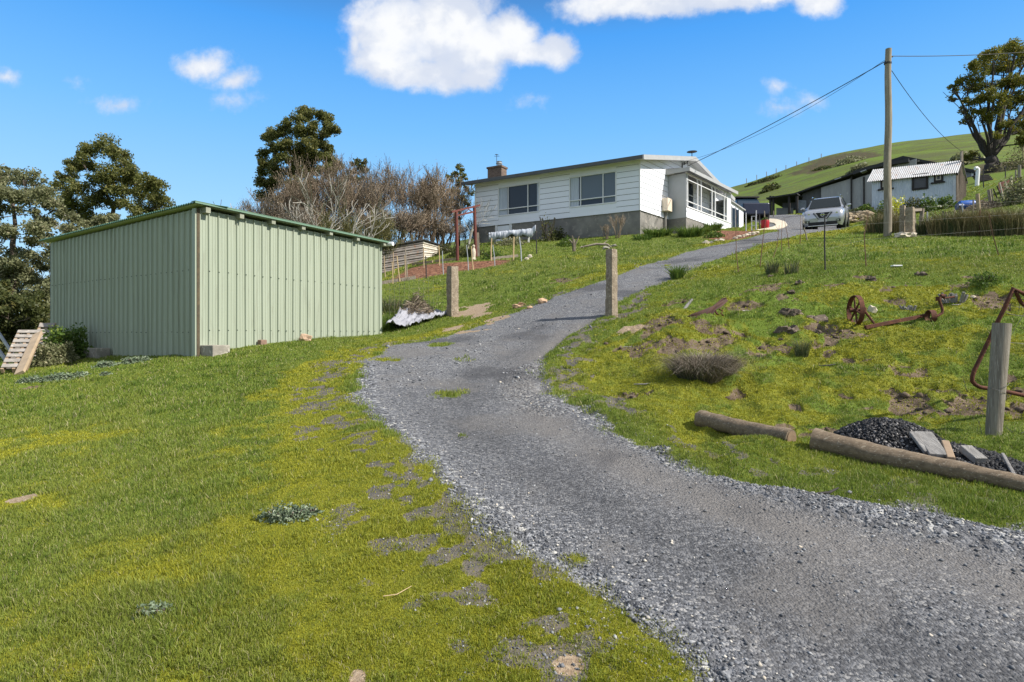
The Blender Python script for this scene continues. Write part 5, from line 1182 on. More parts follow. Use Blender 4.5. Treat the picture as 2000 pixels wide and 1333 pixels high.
# ---------------------------------------------------------------- power pole and wires
pb = gnd(1733, 24); pt = P(1735.5, 96, 24)
pole = thing('power_pole', 'tall grey timber power pole standing in the rushes right of the car', 'pole', pb)
mb = MB(); n_ = 14; mb.tube([pb.lerp(Vector((pt.x-.0, pt.y, pt.z)), i/n_)+Vector((.02*math.sin(i*.9)-.09*max(0,(.75-i/n_))*0, 0, -.3*(i == 0))) for i in range(n_+1)], [.145-.035*i/n_ for i in range(n_+1)], 14)
mb.build('shaft', mat('pole_timber', (.33,.285,.21), (.18,.15,.11), .9, scale=3, bump=.6, stretch=(6,6,.25), c3=(.43,.39,.30)), pole, smooth=True)
mb = MB(); c0 = P(1734,124,24); mb.tube([c0+Vector((0,0,-.03)), c0+Vector((0,0,.03))], .135, 12); 
mb.build('band', M_blackst, pole)
for (px, py) in ((1728,121),(1744,111),(1741,139)):
    q = P(px, py, 24); mb = MB(); mb.bar(q, (c0.x, q.y, q.z), .03, .05); mb.build('bracket', M_blackst, pole)
def wire(name, label, p, q, sag, r=.014, n=24):
    mb = MB(); p = Vector(p); q = Vector(q); mb.tube([p.lerp(q, i/n)-Vector((0,0,sag*4*(i/n)*(1-i/n))) for i in range(n+1)], r, 5)
    props(mb.build(name, mat('cable', (.03,.03,.032), rough=.6, bump=0), org=p), label, 'cable'); 
wire('cable', 'lower thick cable from the pole to the house gable', P(1728,121,24), bp_+HRw.n*.3+Vector((0,0,.0)), .12, .017)
wire('cable', 'upper thin cable from the pole to the house gable', P(1728,118,24.2), bp_+HRw.n*.2+Vector((0,0,.3)), .5, .008)
wire('cable', 'cable running from the pole top out of the picture to the right', P(1744,110,24), P(2300,60,30), .35, .014)
wire('cable', 'cable from the pole down to the post on the hut', P(1742,139,24), (hm.x, hm.y, htop), .35, .012)
# ---------------------------------------------------------------- silver car
def make_car():
    M_paint, t, b = newmat('silver_paint'); b.inputs['Base Color'].default_value = (.46,.47,.49,1); b.inputs['Metallic'].default_value = .65; b.inputs['Roughness'].default_value = .3; b.inputs['Coat Weight'].default_value = .6
    M_cg, t, b = newmat('car_glass'); b.inputs['Base Color'].default_value = (.02,.025,.025,1); b.inputs['Roughness'].default_value = .05
    M_bp = mat('black_plastic', (.018,.018,.019), rough=.5, bump=0); M_chrome, t, b = newmat('chrome'); b.inputs['Base Color'].default_value = (.75,.75,.76,1); b.inputs['Metallic'].default_value = 1; b.inputs['Roughness'].default_value = .12
    M_lamp, t, b = newmat('headlamp'); b.inputs['Base Color'].default_value = (.55,.57,.6,1); b.inputs['Roughness'].default_value = .08; b.inputs['Metallic'].default_value = .4
    M_tyre = mat('tyre', (.02,.02,.02), rough=.85, bump=.1); M_rim = mat('alloy', (.35,.35,.36), rough=.35, metal=.8, bump=0)
    root = thing('parked_car', 'silver SUV parked facing the camera at the top of the drive', 'car', (0,0,0))
    # x forward, y left; length 4.65 width 1.84 height 1.7
    def loft(sec, ys, m, name, par=root, cap=False):
        mb = MB(); n = len(sec[0])
        for s in sec: mb.v += [Vector(p) for p in s]
        for i in range(len(sec)-1):
            for j in range(n-1): k = i*n+j; mb.f.append((k, k+1, k+n+1, k+n))
        return mb.build(name, m, par, smooth=True)
    # lower body: stations along x with half-width, low z, belt z
    st_ = [(2.32,.62,.34,.62),(2.30,.74,.28,.78),(2.22,.84,.24,.90),(2.05,.90,.22,1.0),(1.6,.92,.22,1.05),(1.0,.92,.22,1.10),(.2,.92,.22,1.12),(-1.0,.92,.22,1.13),(-1.9,.90,.24,1.13),(-2.2,.85,.3,1.08),(-2.32,.75,.4,.98)]
    sec = []
    for (x, w_, z0, z1) in st_:
        s = []
        for (fy, fz) in ((0,1.035),(.55,1.03),(.85,1.0),(.965,.90),(1.0,.7),(1.0,.45),(.97,.2),(.9,.0)):
            s.append((x, w_*fy, z0+(z1-z0)*fz))
        sec.append([( x_, -y_, z_) for (x_, y_, z_) in reversed(s)]+s[1:])
    body = loft(sec, 0, M_paint, 'body')
    for s in (sec[0], sec[-1]):
        mb = MB(); mb.v += [Vector(p) for p in s]; mb.f.append(tuple(range(len(s)))); mb.build('body_end', M_paint, root)
    # cabin
    cs = [(1.12,.78,1.09,1.10),(.45,.66,1.09,1.60),(.1,.64,1.1,1.665),(-.7,.64,1.1,1.69),(-1.5,.63,1.1,1.66),(-1.95,.62,1.1,1.58),(-2.2,.72,1.08,1.12)]
    sec2 = []
    for (x, w_, z0, z1) in cs:
        s = []
        for (fy, fz) in ((0,1.0),(.5,.995),(.85,.97),(.98,.9),(1.06,.55),(1.0+.86*0+.3,.0)): s.append((x, min(.9, w_*fy), z0+(z1-z0)*fz))
        sec2.append([(x_, -y_, z_) for (x_, y_, z_) in reversed(s)]+s[1:])
    loft(sec2, 0, M_paint, 'cabin')
    mb = MB(); mb.quad((1.08,-.72,1.125),(1.08,.72,1.125),(.47,.60,1.585),(.47,-.60,1.585)); o = mb.build('windscreen', M_cg, root); sd = o.modifiers.new('s','SOLIDIFY'); sd.thickness = .03; sd.offset = 1
    for s in (-1, 1):
        mb = MB()
        for (x0, x1, zt0, zt1) in ((.75,.02,1.30,1.56),(-.05,-.95,1.57,1.58),(-1.02,-1.7,1.57,1.50)):
            mb.quad((x0, s*.885, 1.14),(x1, s*.885, 1.14),(x1, s*.72, zt1),(min(x0, .38) if x0 > .5 else x0, s*.72, zt1 if x0 < .5 else 1.54))
        o = mb.build('side_window', M_cg, root); sd = o.modifiers.new('s','SOLIDIFY'); sd.thickness = .02; sd.offset = 0
        mb = MB(); mb.tube([(.3,s*.63,1.69),(0,s*.63,1.74),(-1.4,s*.62,1.74),(-1.8,s*.61,1.66)], .02, 6); mb.build('roof_rail', M_chrome, root)
        mb = MB(); mb.rock((.72,s*1.03,1.17), (.07,.13,.085), 1, 2, .0); mb.bar((.74,s*.88,1.14),(.74,s*1.0,1.15),.06,.04); mb.build('mirror', M_paint, root, smooth=True)
        # lamps
        mb = MB(); mb.hexa([(2.27,s*.44,.76),(2.16,s*.87,.84),(2.0,s*.915,.86),(2.15,s*.44,.76),(2.22,s*.40,.85),(2.10,s*.84,.95),(1.92,s*.90,.97),(2.1,s*.40,.87)]); l = mb.build('headlight', M_lamp, root)
        mb = MB(); mb.tube([(2.275,s*.60,.815),(2.285,s*.60,.815)], .05, 12); mb.build('lens', M_chrome, l)
        mb = MB(); mb.box((2.29,s*.66,.47),(.06,.2,.11)); f = mb.build('fog_light_housing', M_bp, root); mb = MB(); mb.tube([(2.31,s*.66,.47),(2.335,s*.66,.47)], .038, 12); mb.build('fog_light', M_lamp, f)
        # V chrome
        mb = MB(); mb.bar((2.36,s*.36,.90),(2.385,s*.15,.60),.05,.05); mb.bar((2.385,s*.15,.60),(2.385,0,.595),.05,.05); mb.build('grille_trim', mat('satin_trim', (.5,.5,.51), rough=.35, bump=0), root)
    mb = MB(); mb.hexa([(2.33,-.2,.57),(2.33,.2,.57),(2.2,.2,.57),(2.2,-.2,.57),(2.345,-.42,.88),(2.345,.42,.88),(2.2,.42,.88),(2.2,-.42,.88)]); mb.build('grille', M_bp, root)
    mb = MB(); mb.box((2.30,0,.36),(.12,1.25,.17)); mb.build('lower_grille', M_bp, root, bevel=.03)
    mb = MB(); mb.box((2.33,0,.26),(.1,1.3,.05)); mb.build('skid_trim', M_chrome, root, bevel=.02)
    mb = MB(); mb.box((2.385,0,.50),(.02,.38,.125)); mb.build('number_plate', mat('number_plate', (.6,.6,.58), rough=.5, bump=0), root)
    bd = MB(); pts = [(2.375, .075*math.cos(a*math.pi/8), .77+.075*math.sin(a*math.pi/8)) for a in range(17)]; bd.tube(pts, .012, 6, False); bd.box((2.378,0,.77),(.02,.2,.035)); bd.build('badge', M_chrome, root)
    mb = MB(); mb.box((2.1,0,.93),(.02,.02,.01)); 
    for s in (-1, 1):
        for x in (1.42, -1.28):
            wl = MB(); prof = [(.0,.36),(.04,.372),(.18,.372),(.22,.36),(.235,.25)]
            st0 = 0 if s > 0 else 0
            y0 = .72
            pts = []
            mb = MB(); N = 24
            for (dy, r) in prof+[(.235,.23)]:
                for k in range(N): a = 2*math.pi*k/N; mb.v.append(Vector((x+r*math.cos(a), s*(y0+dy-.02), .372+r*math.sin(a))))
            for i in range(len(prof)):
                for k in range(N): p0 = i*N+k; p1 = i*N+(k+1) % N; mb.f.append((p0, p1, p1+N, p0+N))
            w_ = mb.build('wheel', M_tyre, root, smooth=True)
            mb = MB(); mb.tube([(x, s*(y0+.06), .372),(x, s*(y0+.07), .372)], .235, 24)
            o_ = mb.build('hub', M_bp, w_)
            mb = MB()
            for k in range(5):
                a = 2*math.pi*k/5+.3
                mb.bar((x+.03*math.cos(a), s*(y0+.2), .372+.03*math.sin(a)), (x+.235*math.cos(a), s*(y0+.18), .372+.235*math.sin(a)), .05, .075)
            mb.tube([(x+.23*math.cos(2*math.pi*k/24), s*(y0+.19), .372+.23*math.sin(2*math.pi*k/24)) for k in range(25)], .015, 6, False)
            mb.build('rim', M_rim, w_)
            mb = MB(); mb.tube([(x, s*.55, .40),(x, s*.935, .40)], .43, 24); mb.build('wheel_arch', M_bp, root)
    mb = MB(); mb.box((0,0,.32),(3.9,1.6,.2)); mb.build('underbody', M_bp, root)
    return root
car = make_car(); cp = at(1613, 453); fx = 24
hd = math.radians(-121.5); fr_ = gnd(1607, 29.6); cx_ = fr_.x-2.3*math.cos(hd); cy_ = fr_.y-2.3*math.sin(hd); car.location = (cx_, cy_, hf(cx_, cy_)+.03)
car.rotation_euler = (0, 0, hd)
z1_ = hf(cx_+1.4*math.cos(hd), cy_+1.4*math.sin(hd)); z2_ = hf(cx_-1.3*math.cos(hd), cy_-1.3*math.sin(hd)); print('carslope', z1_, z2_)
car.rotation_euler = (0, math.atan2(z2_-z1_, 2.7), hd); car.location.z = (z1_+z2_)/2
# dark ute behind the lean-to
q = gnd(1462, 42); q.z = EYE+(HZ-436)/F*42
ut = thing('dark_vehicle', 'dark four-wheel drive half hidden behind the house lean-to', 'vehicle', q)
mb = MB(); mb.hexa([q+Vector(v) for v in ((-.9,-1.4,.3),(.9,-1.4,.3),(.9,2.6,.3),(-.9,2.6,.3),(-.88,-1.35,1.1),(.88,-1.35,1.1),(.88,2.6,1.15),(-.88,2.6,1.15))]); mb.build('body', mat('navy_paint', (.02,.025,.05), rough=.3, bump=0), ut, bevel=.08)
mb = MB(); mb.hexa([q+Vector(v) for v in ((-.85,-.3,1.1),(.85,-.3,1.1),(.85,2.2,1.1),(-.85,2.2,1.1),(-.7,.3,1.75),(.7,.3,1.75),(.7,1.9,1.75),(-.7,1.9,1.75))]); mb.build('cabin', m_gl, ut, bevel=.06)
mb = MB(); mb.box(q+Vector((0,1.1,1.82)), (1.6,1.9,.08)); mb.build('roof_rack', M_blackst, ut)
for s in (-1, 1):
    for y in (-.7, 1.9): mb = MB(); mb.tube([q+Vector((s*.7, y, .35)), q+Vector((s*.93, y, .35))], .37, 18); mb.build('wheel', mat('tyre'  , (.02,.02,.02)), ut)
# ---------------------------------------------------------------- gate posts, garden, arch
def sq_post(name, label, px, py, top, w, m, d=None, notch=0, group='old concrete gate posts beside the drive', rot=.7):
    b0 = at(px, py) if d is None else gnd(px, d); zt_ = EYE+(HZ-top)/F*b0.y; mb = MB(); n = 12; R = random.Random(px)
    for i in range(n+1):
        f = i/n; z = b0.z-.2+(zt_-b0.z+.2)*f; ww = w*(1+R.uniform(-.05,.05))*(1 if f < .97 else .9)
        if notch and .35 < f < 1: ww *= .93
        for k in range(8):
            a = rot+k*math.pi/4; rr_ = ww/2*(1.28 if k % 2 else 1.0)*(1+R.uniform(-.05,.05)); mb.v.append(Vector((b0.x+rr_*math.cos(a), b0.y+rr_*math.sin(a), z+R.uniform(-.01,.01))))
    for i in range(n):
        for k in range(8): p0 = i*8+k; p1 = i*8+(k+1) % 8; mb.f.append((p0, p1, p1+8, p0+8))
    mb.f.append(tuple(n*8+k for k in range(8)))
    props(mb.build(name, m, org=b0), label, 'post', group); return b0
M_gate = mat('gate_post_concrete', (.35,.285,.205), (.20,.155,.11), .95, scale=9, bump=1., c3=(.46,.39,.30), bscale=30, dist=.03)
gpL = sq_post('gate_post', 'square weathered gate post on the left of the drive near the shed', 884, 617, 521, .25, M_gate)
gpR = sq_post('gate_post', 'square weathered gate post on the right edge of the drive', 1194.5, 616, 488, .195, M_gate, notch=1)
def stake(px0, py0, px1, py1, r, m, label, name='garden_stake', cat='stake', group=None, d=None, n=3, base=None):
    b0 = base or (at(px0, py0) if d is None else gnd(px0, d)); t_ = P(px1, py1, b0.y); mb = MB(); mb.tube([b0-Vector((0,0,.1)), b0.lerp(t_, .5)+Vector((rnd.gauss(0,r*.5),0,0)), t_], [r, r*.95, r*.85], 7)
    return props(mb.build(name, m, org=b0, smooth=True), label, cat, group)
GSt = 'stakes round the garden bed'
SX = lambda zx, zy: (680+.2251*zx, 380+.2251*zy)
M_cane = mat('bamboo_cane', (.52,.38,.20), (.40,.29,.16), .7, scale=12, bump=.1)
for (tx, ty, bx, by, m, r, lb) in ((312,535,325,725,M_pine,.022,'leftmost pale stake at the shed end of the garden bed'),(380,585,388,775,M_cane,.018,'short stake leaning at the lower left of the garden bed'),(390,500,400,690,M_pine,.024,'tall stake on the far left side of the garden bed'),(423,535,450,755,M_cane,.022,'leaning cane stake at the front left of the garden bed'),
   (495,470,515,740,M_timber,.022,'tall grey stake leaning against its twin in the bed'),(490,530,500,725,M_pine,.024,'shorter pale stake touching the tall grey twin'),(655,460,657,640,M_pine,.026,'pale stake in front of the tin garden shed corner'),(672,535,678,725,M_blackst,.022,'dark metal stake below the tin shed corner'),(785,445,793,620,M_cane,.025,'cane stake in front of the white end of the tin shed'),
   (817,490,828,700,M_steel,.018,'thin grey stake just right of the white tin shed end'),(1027,440,1045,660,M_steel,.018,'thin grey stake between the legs of the steel arch'),(1068,450,1087,655,M_cane,.022,'yellow cane between the legs of the steel arch'),(1245,380,1240,575,M_cane,.028,'yellow stake left of the covered table'),(1255,440,1275,620,M_steel,.018,'grey stake crossing the yellow one at the table'),
   (1437,370,1433,575,M_cane,.034,'thick yellow stake in front of the covered table'),(1485,370,1505,585,M_steel,.026,'grey pipe stake right of the thick yellow one'),(1632,240,1637,515,M_blackst,.024,'black steel stake at the right end of the covered table')):
    (x0, y0), (x1, y1) = SX(bx, by), SX(tx, ty); stake(x0, y0, x1, y1, r, m, lb, group=GSt)
# timber edging of the bed
for (a, b_, lb) in (((745,556),(812,545),'grey edging board at the lower left of the garden bed'),((805,519),(845,514),'pale edging board on the far side of the garden bed'),((850,513),(892,509),'long pale edging board near the arch foot'),((960,508),(1012,503),'edging board below the covered table')):
    p0, p1 = at(*a), at(*b_); mb = MB(); mb.bar(p0+Vector((0,0,.05)), p1+Vector((0,0,.05)), .06, .14); props(mb.build('edging_board', M_pine if 'pale' in lb else M_timber, org=p0), lb, 'board', 'edging boards of the garden bed')
# red-brown steel arch
ab = at(894, 510); d_ = ab.y
ar = thing('steel_arch', 'red-brown steel arch frame left of the house with a crossbar', 'arch', ab)
g2 = P(930, 509, d_+.8); g2.z = hf(g2.x, g2.y)
for (p0, p1) in ((ab-Vector((0,0,.2)), P(891,414,d_)), (g2-Vector((0,0,.2)), P(926.5,405,d_+.8))): mb = MB(); mb.tube([p0, p1], .07, 10); mb.build('upright', M_rustred, ar, smooth=True)
mb = MB(); mb.bar(P(881.5,414.5,d_-.2), P(936.6,401.5,d_+1.0), .10, .08); mb.build('lintel', M_rustred, ar)
mb = MB(); mb.bar(P(891.6,421.6,d_), P(926,414,d_+.8), .06, .07); mb.build('crossbar', M_rustred, ar)
mb = MB(); mb.bar(P(906,418.5,d_+.3), P(915,409,d_+.5), .03, .03); mb.bar(P(915,409,d_+.5), P(922,414,d_+.7), .03, .03); mb.build('brace', M_rustred, ar)
q = g2+Vector((.10,.05,0)); mb = MB(); mb.bar(q-Vector((0,0,.1)), P(932.5,455,d_+.85), .13, .13); props(mb.build('timber_post', M_timber, org=q), 'weathered timber post against the right leg of the steel arch', 'post')
# tin garden shed
ta, tb, tc = P(745,524,30), P(826,512,31), P(893,500,34)
ts = thing('garden_shed', 'low rusty tin garden shed with a white sunlit end', 'shed', tuple(gnd(800, 30.5)))
def cwall(A, B, zb0, zb1, zt0, zt1, m, nm='wall'):
    W = Wall(A, B); mb = MB(); nz = 44
    for j in range(nz+1):
        f = j/nz; o = .018*math.sin(f*nz*math.pi/2)+(.02 if j % 8 < 4 else 0)
        mb.v += [W.p(0, zb0+(zt0-zb0)*f, o), W.p(W.L, zb1+(zt1-zb1)*f, o)]
    for j in range(nz): mb.f.append((2*j, 2*j+1, 2*j+3, 2*j+2))
    return mb.build(nm, m, ts)
zq = lambda px, py, d: EYE+(HZ-py)/F*d
cwall(ta, tb, zq(745,534,30), zq(826,522,31), zq(745,484,30), zq(826,471,31), mat('rusty_tin', (.22,.20,.18), (.13,.11,.10), .7, .2, scale=2.5, bump=.1, c3=(.20,.12,.08)))
cwall(tb, tc, zq(826,522,31), zq(893,510,34), zq(826,471,31), zq(893,492,34), mat('white_tin', (.62,.57,.48), (.48,.43,.35), .7, scale=2.5, bump=.1, c3=(.36,.3,.24)))
mb = MB(); off = Vector((0,0,.03)); p = [P(743,483,29.8), P(828,469.5,30.9), P(896,491,34), P(810,495,36)]; mb.hexa([q for q in p]+[q+Vector((0,0,.06)) for q in p]); mb.build('roof', M_droof, ts)
# trestle table under grey cloth
q0, q1 = at(955, 478), at(1046, 474); tt = thing('trestle_table', 'trestle table draped in grey plastic in front of the house base', 'table', q0); zt0, zt1 = zq(0,459,q0.y), zq(0,450,q1.y)
for f in (.12, .35, .62, .85):
    p = q0.lerp(q1, f); mb = MB(); mb.bar(p-Vector((0,0,.1)), Vector((p.x+.05, p.y, zt0+(zt1-zt0)*f)), .09, .09); mb.build('leg', M_whitep, tt)
mb = MB(); mb.bar((q0.x, q0.y, zt0-.03), (q1.x, q1.y, zt1-.03), .8, .04); mb.build('tabletop', M_timber, tt)
mb = MB(); n_ = 60; R = random.Random(3); pw = 0; ph_ = 0
for i in range(n_+1):
    f = i/n_; p = q0.lerp(q1, f); z = zt0+(zt1-zt0)*f+.03+R.uniform(-.012,.03)+(.16*sstep(.9,1.,f)); pw = pw*.6+R.uniform(-.06,.06); hang = .34+.06*math.sin(f*9)+.07*math.sin(f*23)+R.uniform(-.02,.02)
    for (dy, dz) in ((.45,-.25),(.42,0),(-.42,0),(-.47+pw*.6,-hang*.5),(-.46+pw,-hang)): mb.v.append(Vector((p.x, p.y+dy, z+dz)))
for i in range(n_):
    for j in range(4): k = i*5+j; mb.f.append((k, k+5, k+6, k+1))
o = mb.build('cloth', mat('grey_plastic', (.34,.37,.42), (.52,.54,.58), .5, scale=1.3, bump=.2, c3=(.14,.15,.17)), smooth='all', org=q0); props(o, 'crumpled grey plastic sheet draped over the trestle table', 'sheet'); sd = o.modifiers.new('s','SOLIDIFY'); sd.thickness = .01
# pruned stumps and pale stones on the terrace
for (px, py, h_, lb) in ((1062,470,1.3,'left bare stub of the pruned shrub at the house base'),(1078,470,1.25,'right forked stub of the pruned shrub at the house base'),(1121,492,.7,'gnarled tree stump on the grassy edge below the house')):
    b0 = at(px, py); mb = MB()
    for k in range(4):
        a = k*1.7+px; mb.tube([b0-Vector((0,0,.1)), b0+Vector((math.cos(a)*.06, math.sin(a)*.06, h_*.5)), b0+Vector((math.cos(a)*.24, math.sin(a)*.2, h_*(.8+.2*math.sin(k))))], [.06,.045,.03], 7)
    props(mb.build('stump', mat('stump_wood', (.22,.18,.13), (.12,.10,.08), .95, scale=9, bump=.8), org=b0, smooth=True), lb, 'stump')
b0 = at(1165, 486); mb = MB(); mb.tube([b0+Vector((-.7,0,.08)), b0+Vector((0,.05,.22)), b0+Vector((.5,0,.2)), b0+Vector((.75,-.1,-.02))], [.03,.06,.05,.03], 8); mb.tube([b0+Vector((.3,0,.2)), b0+Vector((.5,.1,.4))], [.03,.015], 6); props(mb.build('driftwood', M_timber, org=b0, smooth=True), 'twisted grey root lying right of the stump', 'log')
GRk = 'pale edging stones'
def rocks(lst, m, lb, group, cat='rock', name='edging_stone'):
    for i, (px, py, r, l) in enumerate(lst):
        b0 = at(px, py); mb = MB(); mb.rock(b0+Vector((0,0,r*.35)), (r*rnd.uniform(.9,1.4), r*rnd.uniform(.7,1), r*.7), int(px*7+py), 2, .5); props(mb.build(name, m, org=b0), l, cat, group)
M_prock = mat('pale_stone', (.62,.54,.42), (.45,.38,.28), .9, scale=7, bump=.5, c3=(.7,.66,.58))
M_orock = mat('orange_stone', (.52,.33,.20), (.38,.26,.17), .9, scale=7, bump=.5)
rocks([(1136,485,.09,'white stone at the foot of the stump'),(1146,484,.08,'second white stone right of the stump'),(1155,481,.06,'small white stone nearest the twisted root'),(1035,504,.13,'pale rock heaped at the end of the garden bed'),(1028,508,.10,'lower pale rock at the end of the garden bed')], M_prock, '', GRk)
rocks([(1008,602,.11,'orange stone at the left edge of the drive above the gate'),(1018,598,.10,'pinkish stone beside the orange one on the drive edge'),(1034,603,.06,'small stone inside the drive edge above the gate'),(1060,592,.12,'larger tan stone on the left drive edge')], M_orock, '', 'stones on the left drive edge')
ls = [(1378+i*11+rnd.uniform(-3,3), 477-i*2.2+rnd.uniform(-1,1), rnd.uniform(.10,.17)) for i in range(4)]+[(1436+i*7, 466.5-i*1.5+rnd.uniform(-.8,.8), rnd.uniform(.09,.14)) for i in range(7)]
for i, (px, py, r) in enumerate(ls):
    b0 = at(px, py); mb = MB(); mb.rock(b0+Vector((0,0,r*.3)), (r*1.2, r*.8, r*.7), i+50, 2, .5); props(mb.build('edging_stone', M_prock, org=b0), 'pale stone in the row lining the upper drive below the porch', 'rock', 'stones lining the upper drive')
rocks([(1184,487,.14,'flat grey stone in the grass below the dark shrub'),(1200,482,.12,'flat pale stone under the bare shrub')], M_conc, '', GRk)
# white garden ornament
b0 = at(925, 508); mb = MB(); mb.tube([b0, b0+Vector((0,0,.05)), b0+Vector((0,0,.1)), b0+Vector((0,0,.35)), b0+Vector((0,0,.48)), b0+Vector((0,0,.52)), b0+Vector((0,0,.62)), b0+Vector((0,0,.66))], [.12,.12,.08,.10,.07,.04,.07,.02], 12); props(mb.build('garden_ornament', M_prock, org=b0, smooth=True), 'small white stone ornament at the foot of the arch', 'ornament')
# ---------------------------------------------------------------- tarp with twigs
b0 = at(815, 632); 
mb = MB(); nx, ny = 34, 14; R = random.Random(9)
c_l, c_r = at(768, 640), at(872, 618)
for i in range(nx+1):
    for j in range(ny+1):
        f = i/nx; g = j/ny; p = c_l.lerp(c_r, f); wv = (.72*(1-f)**.6+.15); q = Vector((p.x+(g-.5)*.1, p.y+(g-.5)*wv*1.6, 0)); q.z = hf(q.x, q.y)+.03+.20*math.exp(-((f-.08)/.12)**2)*(1-g)+.05*math.sin(i*.9+j*.7)*math.sin(j*1.1)+.03*R.random()+(.08*(1-g)**2)+.24*g*(1-f)**.7+.05*math.sin(i*1.9+j)*math.sin(j*2.3+i*.4)
        mb.v.append(q)
for i in range(nx):
    for j in range(ny): k = i*(ny+1)+j; mb.f.append((k, k+ny+1, k+ny+2, k+1))
o = mb.build('tarpaulin', mat('white_tarp', (.33,.33,.36), (.24,.24,.27), .6, scale=3, bump=.3), org=b0, smooth='all'); props(o, 'crumpled white tarpaulin lying in front of the left gate post', 'tarpaulin'); sd = o.modifiers.new('s','SOLIDIFY'); sd.thickness = .01
mb = MB(); mb.rock(at(772,638)+Vector((0,.0,.04)), (.22,.2,.14), 8, 2, .5); props(mb.build('rubbish_bag', M_blackst, org=at(772,638)), 'black plastic bunched under the left corner of the tarpaulin', 'bag')
seg = []; c0 = at(815, 620)
for i in range(900):
    a = R.uniform(0, 6.28); rr_ = R.random()**.6; h_ = (1-rr_)*.62*R.random()**.5; p = Vector((c0.x+math.cos(a)*rr_*.46, c0.y+math.sin(a)*rr_*.35, c0.z+.10+h_)); dd = Vector((R.gauss(0,1), R.gauss(0,.7), R.gauss(0,.35)+.1)).normalized()*R.uniform(.1,.32); seg.append((tuple(p-dd/2), tuple(p+dd/2), R.uniform(.004,.009), .003))
o = npmesh('twig_heap', tubes3(seg, 3), 4, F_dry, org=c0, attrs={'rnd': np.tile(np.repeat(NR.random(len(seg)), 4), 3)}); props(o, 'heap of dry pruned twigs piled on the white tarpaulin', None, None, 'stuff')
# ---------------------------------------------------------------- fences
def wires(parent, pts, hs, r=.0035, m=None, nm='wire'):
    for h_ in hs:
        mb = MB(); mb.tube([p+Vector((0,0,h_)) for p in pts], r, 4, False); mb.build(nm, m or M_wire, parent)
fp = [at(752, 620), gpL]
fe = thing('mesh_fence', 'fine wire mesh fence between the shed and the left gate post', 'fence', fp[0])
wires(fe, fp, [.15,.35,.55,.75,.95,1.1], .0025)
mb = MB(); n_ = 14
for i in range(1, n_): p = fp[0].lerp(fp[1], i/n_); mb.tube([p, p+Vector((0,0,1.1))], .0022, 3, False)
mb.build('mesh', M_wire, fe)
# black steel fence line and saplings on the brow
b0 = stake(1612, 529, 1611, 422, .017, M_blackst, 'black steel fence stake standing in front of the silver car', 'fence_stake', 'stake')
fl = thing('wire_fence', 'nearly invisible three-strand wire fence running right from the black stake', 'fence', at(1612,529)); pts = [at(1612,529), gnd(1690,15.8), gnd(1952,17), gnd(2060,17)]
wires(fl, pts, [.45,.85,1.2], .0015, mat('thin_wire', (.25,.24,.22), rough=.7, bump=0))
GSp = 'thin bare saplings beside the upper drive'
for (tx, ty, mx, my, bx, by, lb) in ((1437,405,1438,495,1443,533,'nearest bare sapling, reddish, left of the others beside the drive'),(1496,425,1490,470,1484,522,'second tall bare sapling leaning right beside the drive'),(1522,440,1518,480,1509,504,'third bare sapling with a slight lean'),(1528,430,1526,465,1527,490,'upright fine sapling in the middle of the row'),(1531,425,1538,460,1542,486,'left-leaning fine sapling near the car'),(1563,415,1564,455,1562,478,'fine sapling just left of the silver car'),(1697,415,1688,460,1692,523,'bare sapling left of the power pole'),(1932,416,1938,455,1952,500,'leaning red-brown sapling in front of the rushes')):
    b1 = at(bx, by); mb = MB(); mb.tube([b1-Vector((0,0,.05)), P(mx, my, b1.y), P(tx, ty, b1.y)], [.013,.009,.004], 5)
    if 'fine' not in lb:
        for k in range(4): f = .4+.15*k; q = P(mx, my, b1.y).lerp(P(tx, ty, b1.y), k/4); mb.tube([q, q+Vector((rnd.uniform(-.12,.12),0,.15))], [.004,.002], 4)
    props(mb.build('sapling', mat('sapling_bark', (.24,.12,.075), (.17,.10,.06), .8, scale=9, bump=.2), org=b1), lb, 'sapling', GSp)
stake(1577, 470, 1570, 445, .03, M_timber, 'short leaning timber stake at the left front wheel of the car')
stake(1913, 461, 1914, 410, .022, M_rustred, 'thin rusty steel stake standing in the rushes')
# concrete and timber strainer posts
GP = 'old strainer posts beside the power pole'
sq_post('strainer_post', 'narrow flaking concrete post, left one of the pair by the pole', 1763, 462, 402, .19, M_gate, group=GP)
sq_post('strainer_post', 'stout concrete post, right one of the pair by the pole', 1777.5, 463, 406, .27, M_gate, group=GP)
stake(1800, 457, 1802, 408, .085, M_timber, 'round grey timber post right of the concrete pair', 'timber_post', 'post', GP)
p0, p1 = P(1780,411,at(1778,463).y), P(1799,410,at(1800,457).y); mb = MB(); mb.bar(p0, p1, .08, .1); props(mb.build('rail', M_timber, org=p0), 'short timber rail joining the stout post to the timber post', 'rail')
for (px, py, r, l) in ((1757,464,.18,'flat stone at the foot of the flaking post'),(1769,465,.22,'flat stone between the pair of concrete posts'),(1782,464,.16,'flat stone right of the stout concrete post')): rocks([(px, py, r, l)], M_prock, '', 'flat stones at the strainer posts')
GY = 'posts of the yard fence'
